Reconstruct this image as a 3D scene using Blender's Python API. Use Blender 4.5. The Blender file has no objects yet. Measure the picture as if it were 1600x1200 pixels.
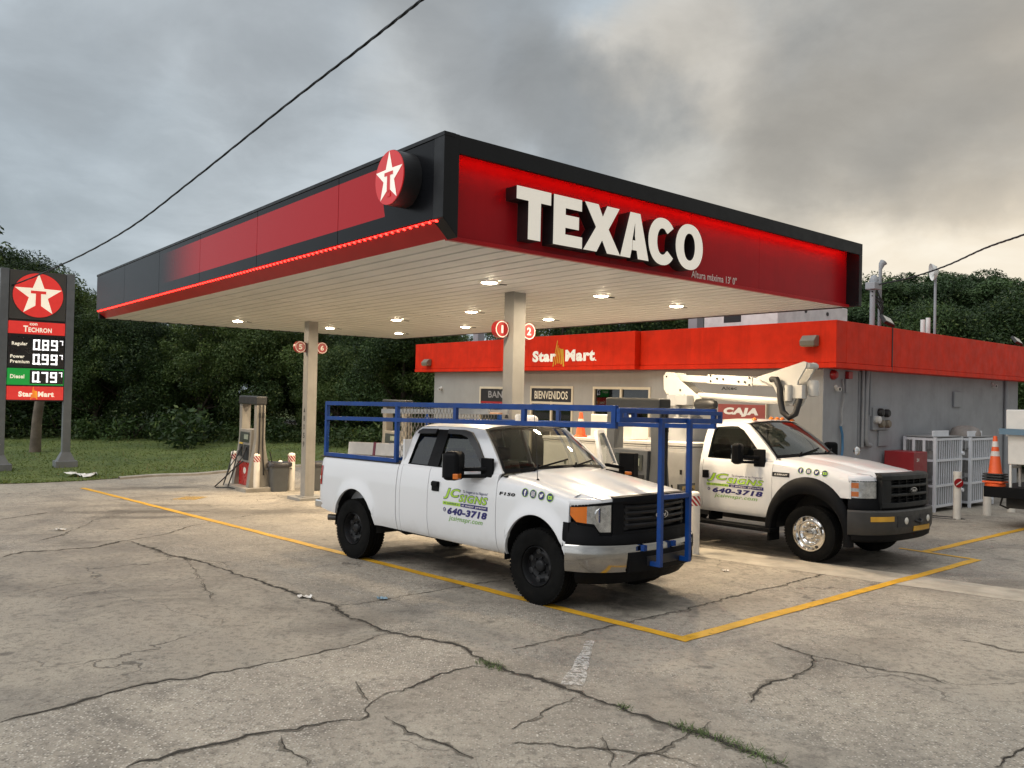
import bpy, bmesh, math, random
import numpy as np
from mathutils import Matrix, Vector
R = math.radians
rnd = random.Random(7)
sc = bpy.context.scene
COL = sc.collection
# ------------------------------------------------------------------ camera
CAM_H = 2.345
cam = bpy.data.cameras.new('camera'); camo = bpy.data.objects.new('camera', cam); COL.objects.link(camo)
cam.lens = 36*1261.4/1600; cam.sensor_width = 36; cam.clip_start = .05; cam.clip_end = 2000
_p, _r = R(.643), R(1.297)
_fw = Vector((0, math.cos(_p), math.sin(_p))); _up = Vector((0, -math.sin(_p), math.cos(_p))); _rt = Vector((1, 0, 0))
_r2 = _rt*math.cos(_r)+_up*math.sin(_r); _u2 = _up*math.cos(_r)-_rt*math.sin(_r)
camo.matrix_world = Matrix(((_r2.x, _u2.x, -_fw.x, 0), (_r2.y, _u2.y, -_fw.y, 0), (_r2.z, _u2.z, -_fw.z, CAM_H), (0, 0, 0, 1)))
sc.camera = camo
sc.view_settings.view_transform = 'Standard'; sc.view_settings.look = 'None'
sc.view_settings.exposure = 0.12; sc.view_settings.gamma = 1.0
sc.cycles.use_denoising = True
sc.cycles.max_bounces = 8; sc.cycles.transparent_max_bounces = 16
sc.cycles.sample_clamp_indirect = 6.0; sc.cycles.caustics_reflective = False; sc.cycles.caustics_refractive = False
# ------------------------------------------------------------------ sky
SUN_EL, SUN_AZ = R(44), R(238)        # azimuth clockwise from +Y: behind the camera and to the left
wld = bpy.data.worlds.new('World'); sc.world = wld; wld.use_nodes = True
nt = wld.node_tree; nt.nodes.clear()
def wn(t, **k):
    n = nt.nodes.new(t)
    for a, b in k.items(): setattr(n, a, b)
    return n
def wl(a, b): nt.links.new(a, b)
def setin(n, v):
    for i, x in v.items(): n.inputs[i].default_value = x
def wmath(op, a, b=None, c=None, clamp=False):
    n = wn('ShaderNodeMath', operation=op); n.use_clamp = clamp
    for i, x in enumerate((a, b, c)):
        if x is None: continue
        if isinstance(x, (int, float)): n.inputs[i].default_value = x
        else: wl(x, n.inputs[i])
    return n.outputs[0]
def wvec(op, a, b=None):
    n = wn('ShaderNodeVectorMath', operation=op)
    for i, x in enumerate((a, b)):
        if x is None: continue
        if isinstance(x, tuple): n.inputs[i].default_value = x
        else: wl(x, n.inputs[i])
    return n
def wsmooth(x, a, b):
    n = wn('ShaderNodeMapRange', interpolation_type='SMOOTHSTEP'); wl(x, n.inputs[0]); setin(n, {1: a, 2: b, 3: 0., 4: 1.}); return n.outputs[0]
def wmix(f, a, b, blend='MIX'):
    n = wn('ShaderNodeMix', data_type='RGBA', blend_type=blend)
    if isinstance(f, float): n.inputs[0].default_value = f
    else: wl(f, n.inputs[0])
    for i, x in ((6, a), (7, b)):
        if isinstance(x, tuple): n.inputs[i].default_value = x+(1,)
        else: wl(x, n.inputs[i])
    return n.outputs[2]
sky = wn('ShaderNodeTexSky', sky_type='NISHITA', sun_disc=False); sky.sun_elevation = SUN_EL; sky.sun_rotation = SUN_AZ
tc = wn('ShaderNodeTexCoord'); dirv = tc.outputs['Generated']
# warp the direction with noise so that the cloud masses get ragged edges
nz = wn('ShaderNodeTexNoise'); wl(dirv, nz.inputs['Vector']); setin(nz, {'Scale': 3.2, 'Detail': 7., 'Roughness': .55})
off = wvec('SCALE', wvec('SUBTRACT', nz.outputs['Color'], (.5, .5, .5)).outputs[0]); off.inputs['Scale'].default_value = .38
dw = wvec('NORMALIZE', wvec('ADD', dirv, off.outputs[0]).outputs[0]).outputs[0]
sx = wn('ShaderNodeSeparateXYZ'); wl(dirv, sx.inputs[0])
den = wmath('ADD', wmath('MAXIMUM', sx.outputs[2], 0.0), .22)
cx_ = wn('ShaderNodeCombineXYZ'); wl(wmath('DIVIDE', sx.outputs[0], den), cx_.inputs[0]); wl(wmath('DIVIDE', sx.outputs[1], den), cx_.inputs[1])
n1 = wn('ShaderNodeTexNoise'); wl(cx_.outputs[0], n1.inputs['Vector']); setin(n1, {'Scale': .9, 'Detail': 9., 'Roughness': .52, 'Distortion': .5})
n2 = wn('ShaderNodeTexNoise'); wl(cx_.outputs[0], n2.inputs['Vector']); setin(n2, {'Scale': 2.7, 'Detail': 8., 'Roughness': .6, 'Distortion': .3})
def pdir(u, v):                        # direction of a cloud mass, from its bearing and height
    d = _fw*1261.4+_r2*(u-800)-_u2*(v-600); d.normalize(); return tuple(d)
def blob(u, v, deg0, deg1):
    dt = wvec('DOT_PRODUCT', dw, pdir(u, v)).outputs['Value']
    return wsmooth(dt, math.cos(R(deg1)), math.cos(R(deg0)))
lum = wmath('ADD', wmath('MULTIPLY', n1.outputs[0], .54), wmath('MULTIPLY', n2.outputs[0], .46))
base_l = wsmooth(lum, .37, .64)
cool = wmix(base_l, (.35, .405, .44), (.55, .615, .665))
warm = wmix(base_l, (.385, .37, .335), (.73, .68, .585))
azw = wsmooth(sx.outputs[0], .02, .55)
col = wmix(azw, cool, warm)
for (u, v, a, b, c, s) in [
    (1640, 440, 4, 24, (1.0, .86, .66), .9), (1090, 60, 1, 7, (.62, .57, .49), .75), (1180, 300, 2, 13, (.60, .545, .45), .6),
    (330, 190, 4, 17, (.50, .54, .565), .6), (40, 60, 1, 9, (.42, .47, .51), .6), (700, 175, 1, 8, (.52, .53, .52), .7), (30, 330, 2, 14, (.36, .42, .46), .45),
    (790, 60, 2, 10, (.245, .258, .265), .72), (930, 160, 1, 7, (.25, .256, .252), .75), (430, 20, 1, 9, (.29, .31, .325), .55), (170, 30, 1, 6, (.30, .33, .35), .45),
    (1370, 90, 3, 13, (.29, .282, .26), .75), (1560, 250, 2, 8, (.29, .278, .25), .55), (1250, 210, 1, 7, (.33, .305, .26), .4)]:
    f = wmath('MULTIPLY', blob(u, v, a, b), s)
    col = wmix(f, col, wmix(.35, c, wmix(base_l, tuple(x*.7 for x in c), tuple(min(1, x*1.4) for x in c))))
# the sky overhead and behind, out of view, is brightened to light the ground
up = wsmooth(sx.outputs[2], .42, .8); bk = wsmooth(wvec('DOT_PRODUCT', dirv, (-.70, -.714, 0.)).outputs['Value'], .05, .75)
gl = wmath('MAXIMUM', wmath('MULTIPLY', up, .75), bk)
col = wmix(gl, col, wmix(base_l, (.80, .85, .90), (1.25, 1.29, 1.33)))
# unseen dark sky added behind camera right, dims the store side and lettering fascia
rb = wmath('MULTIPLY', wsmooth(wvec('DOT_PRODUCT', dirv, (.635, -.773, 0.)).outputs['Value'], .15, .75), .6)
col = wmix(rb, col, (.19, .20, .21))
hz = wsmooth(sx.outputs[2], .0, -.06)
col = wmix(hz, col, (.12, .12, .11))
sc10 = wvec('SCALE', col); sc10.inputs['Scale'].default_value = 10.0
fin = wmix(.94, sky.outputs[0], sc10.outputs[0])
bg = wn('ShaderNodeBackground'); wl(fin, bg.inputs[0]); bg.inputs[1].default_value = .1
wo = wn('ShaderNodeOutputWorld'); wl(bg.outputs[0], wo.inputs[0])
# ------------------------------------------------------------------ sun behind the overcast
sl = bpy.data.lights.new('sun', 'SUN'); sl.energy = 1.1; sl.angle = R(40); sl.color = (1, .965, .91)
so = bpy.data.objects.new('sun', sl); COL.objects.link(so)
sd = Vector((math.sin(SUN_AZ)*math.cos(SUN_EL), math.cos(SUN_AZ)*math.cos(SUN_EL), math.sin(SUN_EL)))
so.rotation_euler = sd.to_track_quat('Z', 'Y').to_euler()
# ------------------------------------------------------------------ materials
MAT = {}
class NT:
    def __init__(s, m): s.m = m; m.use_nodes = True; s.t = m.node_tree; s.b = s.t.nodes['Principled BSDF']; s.out = s.t.nodes['Material Output']
    def n(s, t, ins=None, **k):
        x = s.t.nodes.new(t)
        for a, b in k.items(): setattr(x, a, b)
        for i, v in (ins or {}).items(): s.put(x.inputs[i], v)
        return x
    def put(s, sock, v):
        if hasattr(v, 'is_output'): s.t.links.new(v, sock)
        elif isinstance(v, tuple) and len(v) == 3 and sock.type == 'RGBA': sock.default_value = v+(1,)
        else: sock.default_value = v
    def math(s, op, a, b=0., clamp=False):
        x = s.n('ShaderNodeMath', {0: a, 1: b}, operation=op); x.use_clamp = clamp; return x.outputs[0]
    def mix(s, f, a, b, blend='MIX'): return s.n('ShaderNodeMix', {0: f, 6: a, 7: b}, data_type='RGBA', blend_type=blend).outputs[2]
    def ramp(s, x, a, b, lo=0., hi=1.): return s.n('ShaderNodeMapRange', {0: x, 1: a, 2: b, 3: lo, 4: hi}, interpolation_type='SMOOTHSTEP').outputs[0]
    def noise(s, vec, scale, detail=5., rough=.55, dist=0.): return s.n('ShaderNodeTexNoise', {'Vector': vec, 'Scale': scale, 'Detail': detail, 'Roughness': rough, 'Distortion': dist}).outputs[0]
    def obj(s): return s.n('ShaderNodeTexCoord').outputs['Object']
    def bump(s, h, strength, dist=.01): s.put(s.b.inputs['Normal'], s.n('ShaderNodeBump', {'Height': h, 'Strength': strength, 'Distance': dist}).outputs[0])
def M(name, c, rough=.5, metal=0., var=.12, vs=3., bump=0., bs=60., coat=0., emit=None, es=0., dirt=0., spec=None, streak=0.):
    if name in MAT: return MAT[name]
    m = bpy.data.materials.new(name); q = NT(m); b = q.b
    b.inputs['Roughness'].default_value = rough; b.inputs['Metallic'].default_value = metal
    if coat: b.inputs['Coat Weight'].default_value = coat; b.inputs['Coat Roughness'].default_value = .06
    if spec is not None: b.inputs['Specular IOR Level'].default_value = spec
    o = q.obj()
    nv = q.noise(o, vs, 6., .6)
    cc = q.mix(q.ramp(nv, .3, .7), tuple(x*(1-var) for x in c), tuple(min(1, x*(1+var)) for x in c))
    if dirt:
        nd = q.noise(o, 1.7, 8., .68, .4)
        cc = q.mix(q.math('MULTIPLY', q.ramp(nd, .5, .75), dirt), cc, (.09, .075, .055))
    if streak:                                                       # rain streaks running down
        sv = q.n('ShaderNodeVectorMath', {0: o, 1: (9., 9., .45)}, operation='MULTIPLY').outputs[0]
        cc = q.mix(q.math('MULTIPLY', q.ramp(q.noise(sv, 1., 6., .65), .48, .72), streak), cc, tuple(x*.45 for x in c))
    q.put(b.inputs['Base Color'], cc)
    q.put(b.inputs['Roughness'], q.ramp(q.noise(o, vs*2.3, 5.), .3, .7, max(.02, rough-(.06 if var > .06 else .015)), min(1, rough+(.08 if var > .06 else .02))))
    if bump: q.bump(q.noise(o, bs, 4.), bump, .004)
    if emit: b.inputs['Emission Color'].default_value = emit+(1,); b.inputs['Emission Strength'].default_value = es
    MAT[name] = m; return m
def glass(name, tint, alpha=.75, rough=.02):
    """tinted glazing: part of the light passes, the rest is reflected or absorbed"""
    if name in MAT: return MAT[name]
    m = bpy.data.materials.new(name); q = NT(m)
    tr = q.n('ShaderNodeBsdfTransparent', {0: tint}); gl_ = q.n('ShaderNodeBsdfGlossy', {'Color': (1., 1., 1.), 'Roughness': rough})
    fr = q.n('ShaderNodeLayerWeight', {'Blend': .5}).outputs['Facing']
    fr = q.math('ADD', q.math('MULTIPLY', q.math('POWER', fr, 4.), .9), .055)
    mx = q.n('ShaderNodeMixShader', {0: fr, 1: tr.outputs[0], 2: gl_.outputs[0]})
    q.t.links.new(mx.outputs[0], q.out.inputs['Surface']); MAT[name] = m; return m
# ------------------------------------------------------------------ mesh helper
class MB:
    def __init__(s): s.v = []; s.f = []; s.m = []; s.k = 0
    def add(s, vs, fs, T=None):
        o = len(s.v)
        if T is not None: vs = [T @ Vector(v) for v in vs]
        s.v += [tuple(v) for v in vs]; s.f += [tuple(o+i for i in f) for f in fs]; s.m += [s.k]*len(fs); return s
    def box(s, x0, x1, y0, y1, z0, z1, T=None):
        return s.add([(x0, y0, z0), (x1, y0, z0), (x1, y1, z0), (x0, y1, z0), (x0, y0, z1), (x1, y0, z1), (x1, y1, z1), (x0, y1, z1)],
                     [(3, 2, 1, 0), (4, 5, 6, 7), (0, 1, 5, 4), (1, 2, 6, 5), (2, 3, 7, 6), (3, 0, 4, 7)], T)
    def bar(s, a, b, w, h, up=(0, 0, 1)):
        """rectangular tube from a to b"""
        a, b = Vector(a), Vector(b); d = (b-a); L = d.length; d.normalize(); u = Vector(up)
        if abs(d.dot(u)) > .95: u = Vector((1, 0, 0))
        y = u.cross(d).normalized(); z = d.cross(y)
        T = Matrix(((d.x, y.x, z.x, a.x), (d.y, y.y, z.y, a.y), (d.z, y.z, z.z, a.z), (0, 0, 0, 1)))
        return s.box(0, L, -w/2, w/2, -h/2, h/2, T)
    def tube(s, pts, r, n=8, cap=True):
        pts = [Vector(p) for p in pts]; rr = r if isinstance(r, (list, tuple)) else [r]*len(pts); vs = []; fs = []
        d0 = (pts[1]-pts[0]).normalized(); u = Vector((0, 0, 1)) if abs(d0.z) < .9 else Vector((1, 0, 0)); x = u.cross(d0).normalized()
        for i, p in enumerate(pts):
            d = (pts[min(i+1, len(pts)-1)]-pts[max(i-1, 0)]).normalized(); x = (x-d*x.dot(d)).normalized(); y = d.cross(x)
            for k in range(n):
                a = 2*math.pi*k/n; vs.append(p+x*(rr[i]*math.cos(a))+y*(rr[i]*math.sin(a)))
        for i in range(len(pts)-1):
            for k in range(n): fs.append((i*n+k, i*n+(k+1) % n, (i+1)*n+(k+1) % n, (i+1)*n+k))
        if cap: fs += [tuple(range(n-1, -1, -1)), tuple((len(pts)-1)*n+k for k in range(n))]
        return s.add(vs, fs)
    def lathe(s, prof, c=(0, 0, 0), axis='z', n=24, T=None, cap=True):
        """prof = (radius, height) pairs turned about an axis through c"""
        vs = []; fs = []
        for r, h in prof:
            for k in range(n):
                a = 2*math.pi*k/n; p, q = r*math.cos(a), r*math.sin(a)
                v = {'z': (p, q, h), 'y': (p, h, q), 'x': (h, p, q)}[axis]; vs.append((v[0]+c[0], v[1]+c[1], v[2]+c[2]))
        for i in range(len(prof)-1):
            for k in range(n): fs.append((i*n+k, i*n+(k+1) % n, (i+1)*n+(k+1) % n, (i+1)*n+k))
        if cap and prof[0][0] > 1e-4: fs.append(tuple(range(n-1, -1, -1)))
        if cap and prof[-1][0] > 1e-4: fs.append(tuple((len(prof)-1)*n+k for k in range(n)))
        return s.add(vs, fs, T)
    def prism(s, poly, h0, h1, fn):
        """poly = (u, v) outline, pushed from h0 to h1; fn(u, v, h) gives the point"""
        n = len(poly); vs = [fn(u, v, h0) for u, v in poly]+[fn(u, v, h1) for u, v in poly]
        return s.add(vs, [tuple(range(n-1, -1, -1)), tuple(range(n, 2*n))]+[(i, (i+1) % n, n+(i+1) % n, n+i) for i in range(n)])
    def grid(s, rows, closed=False):
        nr, nc = len(rows), len(rows[0]); vs = [p for r in rows for p in r]
        fs = [(i*nc+j, i*nc+(j+1) % nc, (i+1)*nc+(j+1) % nc, (i+1)*nc+j) for i in range(nr-1) for j in range(nc if closed else nc-1)]
        return s.add(vs, fs)
    def ring(s, outer, inner, fn, d=.02):
        """flat frame between two outlines of the same point count, with depth d"""
        n = len(outer)
        vs = [fn(u, v, 0) for u, v in outer]+[fn(u, v, 0) for u, v in inner]+[fn(u, v, d) for u, v in outer]+[fn(u, v, d) for u, v in inner]
        fs = []
        for i in range(n):
            j = (i+1) % n; fs += [(i, j, n+j, n+i), (2*n+i, 3*n+i, 3*n+j, 2*n+j), (i, 2*n+i, 2*n+j, j), (n+i, n+j, 3*n+j, 3*n+i)]
        return s.add(vs, fs)
    def text(s, body, x0, x1, y0, y1, fn, bold=0., shear=0., depth=0.):
        vs, fs = text_geo(body, bold, shear)
        ax = min(v[0] for v in vs); bx = max(v[0] for v in vs); ay = min(v[1] for v in vs); by = max(v[1] for v in vs)
        P = [(x0+(v[0]-ax)/(bx-ax)*(x1-x0), y0+(v[1]-ay)/(by-ay)*(y1-y0)) for v in vs]
        return s.add([fn(u, v) for u, v in P], fs)
    def build(s, name, mats, parent=None, smooth=None, bevel=None, seg=2):
        me = bpy.data.meshes.new(name); me.from_pydata(s.v, [], s.f)
        for m in (mats if isinstance(mats, (list, tuple)) else [mats]): me.materials.append(m)
        if max(s.m, default=0): me.polygons.foreach_set('material_index', s.m)
        bm = bmesh.new(); bm.from_mesh(me); bmesh.ops.recalc_face_normals(bm, faces=bm.faces); bm.to_mesh(me); bm.free()
        if smooth is not None:
            me.polygons.foreach_set('use_smooth', [True]*len(me.polygons)); me.set_sharp_from_angle(angle=R(smooth))
        o = bpy.data.objects.new(name, me); COL.objects.link(o)
        if parent is not None: o.parent = parent
        if bevel:
            b = o.modifiers.new('bevel', 'BEVEL'); b.width = bevel; b.segments = seg; b.limit_method = 'ANGLE'; b.angle_limit = R(35)
            b.harden_normals = True
            me.polygons.foreach_set('use_smooth', [True]*len(me.polygons))
            if smooth is None: me.set_sharp_from_angle(angle=R(30))
        return o
_TG = {}
def text_geo(body, bold, shear):
    k = (body, bold, shear)
    if k not in _TG:
        c = bpy.data.curves.new('lettering', 'FONT'); c.body = body; c.offset = bold; c.shear = shear; c.resolution_u = 3
        if bold: c.space_character = 1+bold*2.2
        o = bpy.data.objects.new('lettering', c); COL.objects.link(o); dg = bpy.context.evaluated_depsgraph_get()
        e = o.evaluated_get(dg); me = e.to_mesh(); _TG[k] = ([tuple(v.co) for v in me.vertices], [tuple(p.vertices) for p in me.polygons])
        e.to_mesh_clear(); bpy.data.objects.remove(o); bpy.data.curves.remove(c)
    return _TG[k]
def tag(o, label=None, cat=None, group=None, kind=None):
    for k, v in (('label', label), ('category', cat), ('group', group), ('kind', kind)):
        if v: o[k] = v
    return o
def thing(name, label, cat, loc=(0, 0, 0), rz=0., group=None, mat=None):
    o = bpy.data.objects.new(name, None); COL.objects.link(o); o.empty_display_size = .2
    if mat is not None: o.matrix_world = mat
    else: o.location = loc; o.rotation_euler = (0, 0, rz)
    return tag(o, label, cat, group)
def copy_tree(o, parent=None):
    c = o.copy(); COL.objects.link(c); c.parent = parent
    for ch in list(o.children): copy_tree(ch, c)
    return c
def lerp(a, b, t): return a+(b-a)*t
def interp(x, pts): return float(np.interp(x, [p[0] for p in pts], [p[1] for p in pts]))
def smooth01(t): t = max(0., min(1., t)); return t*t*(3-2*t)
# ground height: the forecourt falls gently away from the street, the lawn rises again
SLOPE = .026
def G(x, y): return -SLOPE*(y-10) if y < 22 else -.312+.035*(min(y, 45)-22)
# station frame: x = towards the store (right), y = along the long side (left and back)
ST = math.atan2(.6347, .7728); CA0 = Vector((-.695, 8.209, 0))
ST_M = Matrix.Translation(CA0) @ Matrix.Rotation(ST, 4, 'Z')
def st(t, s): p = ST_M @ Vector((t, s, 0)); return p.x, p.y
# ================================================================== SETTING
def ground_mat(name, wb=0., k=1.):
    """old concrete; wb moves the share of worn slab that shows its pebbles, k its paleness"""
    m = bpy.data.materials.new(name); q = NT(m); o = q.obj()
    big = q.noise(o, .22, 4., .6, .3); mid = q.noise(o, 1.3, 8., .62, .2); fine = q.noise(o, 14., 6., .7); spk = q.noise(o, 75., 3., .6)
    c = q.mix(q.ramp(big, .35, .65), (.36, .318, .256), (.24, .215, .178))
    c = q.mix(q.math('MULTIPLY', q.ramp(mid, .42, .68), .55), c, (.43, .385, .31))
    c = q.mix(q.math('MULTIPLY', q.ramp(q.noise(o, .7, 9., .7, .8), .50, .66), .62), c, (.135, .12, .10))
    c = q.mix(q.math('MULTIPLY', q.ramp(fine, .48, .66), .6), c, (.115, .10, .082))
    c = q.mix(q.math('MULTIPLY', q.ramp(q.noise(o, 5.5, 7., .72), .55, .72), .5), c, (.10, .088, .072))
    # exposed aggregate: worn slabs show pale and dark pebbles
    vor = q.n('ShaderNodeTexVoronoi', {'Vector': o, 'Scale': 46., 'Randomness': 1.}, feature='F1')
    wear = q.ramp(q.math('ADD', q.noise(o, .55, 6., .6, .5), wb), .40, .60)
    peb = q.math('MULTIPLY', q.ramp(vor.outputs['Distance'], .42, .22), q.math('ADD', q.math('MULTIPLY', wear, .78), .14))
    pc = q.mix(q.n('ShaderNodeSeparateColor', {0: vor.outputs['Color']}).outputs[0], (.07, .06, .05), (.66, .61, .53))
    c = q.mix(peb, c, pc)
    v2 = q.n('ShaderNodeTexVoronoi', {'Vector': o, 'Scale': 19., 'Randomness': 1.}, feature='F1')
    pit = q.math('MULTIPLY', q.ramp(v2.outputs['Distance'], .20, .08), q.math('GREATER_THAN', q.n('ShaderNodeSeparateColor', {0: v2.outputs['Color']}).outputs[1], .62))
    c = q.mix(q.math('MULTIPLY', pit, .75), c, (.075, .065, .052))
    c = q.mix(q.math('MULTIPLY', q.ramp(spk, .58, .68), .65), c, (.085, .075, .062))
    v3 = q.n('ShaderNodeTexVoronoi', {'Vector': o, 'Scale': 1.7, 'Randomness': 1.}, feature='F1')
    drip = q.math('MULTIPLY', q.ramp(q.math('ADD', v3.outputs['Distance'], q.math('MULTIPLY', q.math('SUBTRACT', q.noise(o, 9., 5.), .5), .12)), .13, .05), q.math('GREATER_THAN', q.n('ShaderNodeSeparateColor', {0: v3.outputs['Color']}).outputs[0], .66))
    c = q.mix(q.math('MULTIPLY', drip, .6), c, (.06, .052, .044))
    # short hairline cracks in the worn areas
    wv = q.n('ShaderNodeVectorMath', {0: o, 1: q.n('ShaderNodeTexNoise', {'Vector': o, 'Scale': 1.6, 'Detail': 6.}).outputs['Color']}, operation='ADD').outputs[0]
    vc = q.n('ShaderNodeTexVoronoi', {'Vector': wv, 'Scale': .55}, feature='DISTANCE_TO_EDGE').outputs['Distance']
    hair = q.math('MULTIPLY', q.ramp(vc, .009, .002), q.ramp(q.noise(o, .35, 3.), .5, .62))
    c = q.mix(q.math('MULTIPLY', hair, .7), c, (.05, .043, .035))
    # oil and tyre stains, each with its own place and shape
    st_ = 0.
    nse = q.noise(o, 2.2, 7., .68, .5)
    for (x, y, rx, ry, rot, dk) in STAINS:
        mp = q.n('ShaderNodeMapping', {'Vector': o, 'Location': (0., 0., 0.)}, vector_type='TEXTURE'); mp.inputs['Location'].default_value = (x, y, 0); mp.inputs['Rotation'].default_value = (0, 0, rot); mp.inputs['Scale'].default_value = (rx, ry, 1000)
        ln = q.n('ShaderNodeVectorMath', {0: mp.outputs[0]}, operation='LENGTH').outputs['Value']
        d = q.math('ADD', ln, q.math('MULTIPLY', q.math('SUBTRACT', nse, .5), 2.2))
        f = q.math('MULTIPLY', q.ramp(d, 1.05, .1), dk)
        st_ = f if isinstance(st_, float) else q.math('MAXIMUM', st_, f)
    c = q.mix(1., c, (k, k, k), 'MULTIPLY'); c = q.mix(st_, c, (.058, .048, .038))
    q.put(q.b.inputs['Base Color'], c)
    q.put(q.b.inputs['Roughness'], q.ramp(mid, .3, .7, .62, .9))
    h = q.math('ADD', q.math('MULTIPLY', vor.outputs['Distance'], -.5), q.math('ADD', q.math('MULTIPLY', fine, .8), q.math('MULTIPLY', mid, 2.)))
    h = q.math('SUBTRACT', h, q.math('MULTIPLY', hair, 2.))
    q.bump(h, .55, .012)
    return m
STAINS = [(-9.1, 20.6, 2.6, .7, .5, .6), (-7.3, 15.9, 1.9, .5, .25, .75), (-6.6, 15.2, 1.5, .35, .3, .65), (-4.6, 16.4, 2.4, .8, .3, .55), (-7.3, 17., 1.6, .35, .3, .5),
          (-.4, 11.3, 2.6, 1.2, -.75, .8), (.9, 9.6, 1.8, 1.2, -.7, .72), (2.2, 11.9, 2.2, .9, .5, .55), (1.7, 10.7, 1.5, .8, .6, .45), (4.6, 12.5, 2.2, 1.5, -.85, .8), (3.4, 13.6, 2.5, 1.0, -.85, .6), (5.6, 11.6, 1.2, .6, -.6, .45), (-3.3, 17.8, 2., .6, .4, .4), (2.4, 9.2, 1.2, .5, .5, .35),
          (-1.5, 7.9, 1.0, .35, .6, .35), (-2.6, 12.4, 1.2, .5, .4, .35), (3.2, 7.4, 2.2, .5, .7, .25), (6.8, 10.6, 1.6, .5, .2, .35), (-5.2, 9.2, 1.4, .8, .3, .22)]
def sheet(name, mat, xs, ys, dz=0., kind='structure', inside=None):
    vs = [(x, y, G(x, y)+dz) for y in ys for x in xs]; n = len(xs)
    fs = [(j*n+i, j*n+i+1, (j+1)*n+i+1, (j+1)*n+i) for j in range(len(ys)-1) for i in range(n-1)]
    mb = MB(); mb.add(vs, fs); o = mb.build(name, mat); tag(o, kind=kind); return o
CONC = ground_mat('concrete')
sheet('forecourt_ground', CONC, [-90, -40, -20, -10, 0, 10, 20, 40, 90], [-30, -10, 0, 5, 10, 15, 22, 30, 45, 160])
# grass beyond the kerb
m = bpy.data.materials.new('lawn'); q = NT(m); o_ = q.obj()
gc = q.mix(q.ramp(q.noise(o_, .5, 7., .65), .35, .65), (.065, .100, .022), (.135, .170, .038))
gc = q.mix(q.math('MULTIPLY', q.ramp(q.noise(o_, 6., 5., .7), .45, .7), .6), gc, (.14, .185, .045))
gc = q.mix(q.math('MULTIPLY', q.ramp(q.noise(o_, .9, 5.), .6, .72), .35), gc, (.10, .085, .05))
q.put(q.b.inputs['Base Color'], gc); q.b.inputs['Roughness'].default_value = .9; q.bump(q.noise(o_, 30., 5.), 1., .05); LAWN = m
def lawn_edge(t): return 17.55+.12*math.sin(t*1.3)+.08*math.sin(t*3.1+1)
mb = MB(); rows = []
for s_ in (0, 1.5, 3, 5, 7, 10, 14, 20, 30, 60, 120):
    row = []
    for t in np.arange(-60, 90, .75):
        p = st(t, lawn_edge(t)+s_); row.append((p[0], p[1], G(*p)+.012))
    rows.append(row)
tag(mb.grid(rows).build('lawn', LAWN), kind='structure')
KERB = M('kerb_concrete', (.30, .275, .235), .85, var=.2, bump=.4)
mb = MB(); pr = [(-.16, -.03), (-.16, .05), (-.14, .065), (.0, .065), (.02, .05), (.02, -.03)]; rows = []
for t in np.arange(1.2, 14, .4):
    rr = []
    for a, b in pr:
        p = st(t, lawn_edge(t)+a-.03); rr.append((p[0], p[1], G(*p)+b))
    rows.append(rr)
tag(mb.grid(rows).build('kerb', KERB, smooth=50), kind='structure')
SLAB_A = ground_mat('smooth_concrete', -.16, .93); SLAB_B = ground_mat('aggregate_concrete', .2, 1.10)
# light worn strip of newer concrete on the right
def poly_sheet(name, pts, dz, mat, n=1):
    """ground-hugging polygon with a ragged outline"""
    r_ = random.Random(len(pts)+int(abs(pts[0][0])*100)); out = []
    for i, a in enumerate(pts):
        b = pts[(i+1) % len(pts)]; L = math.dist(a, b); k = max(1, int(L/.12)) if n else 1
        for j in range(k):
            t = j/k; w = n*.012 if j else 0
            out.append((lerp(a[0], b[0], t)+r_.uniform(-w, w), lerp(a[1], b[1], t)+r_.uniform(-w, w)))
    me = MB(); me.add([(x, y, G(x, y)+dz) for x, y in out], [tuple(range(len(out)))]); o = me.build(name, mat)
    bm = bmesh.new(); bm.from_mesh(o.data); bmesh.ops.triangulate(bm, faces=bm.faces); bm.to_mesh(o.data); bm.free()
    tag(o, kind='structure'); return o
poly_sheet('smooth_slab', [(-5.86, 12.46), (-4.56, 11.24), (-3.65, 10.42), (-2.75, 9.48), (-2.03, 8.8), (-1.48, 8.09), (-1.11, 7.56), (-1.34, 7.21), (-1.68, 6.86), (-2.22, 6.39), (-2.82, 5.91), (-3.28, 5.28), (-6, 3.5), (-9, 6), (-7.6, 10.4), (-6.81, 10.85), (-6.73, 11.37), (-6.03, 11.84)], .0015, SLAB_A)
poly_sheet('aggregate_slab', [(-3.28, 5.28), (-2.82, 5.91), (-2.22, 6.39), (-1.68, 6.86), (-1.34, 7.21), (-1.11, 7.56), (-.84, 7.51), (-.37, 7.2), (-.16, 6.76), (-.21, 6.67), (-.46, 6.49), (-.76, 6.05), (-.96, 5.77), (-.93, 5.53), (-1.32, 5.34), (-1.59, 5.19), (-1.84, 4.98), (-2.17, 4.67), (-2.8, 3.9), (-3.9, 4.6)], .0015, SLAB_B)
STRIP = M('light_concrete', (.40, .36, .295), .85, var=.22, vs=2., bump=.4, dirt=.35)
poly_sheet('concrete_strip', [(2.7, 12.39), (3.0, 13.1), (3.83, 12.53), (6.55, 10.27), (9.4, 7.9), (9.0, 7.2), (6.08, 9.6), (3.53, 11.6)], .003, STRIP)
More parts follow.
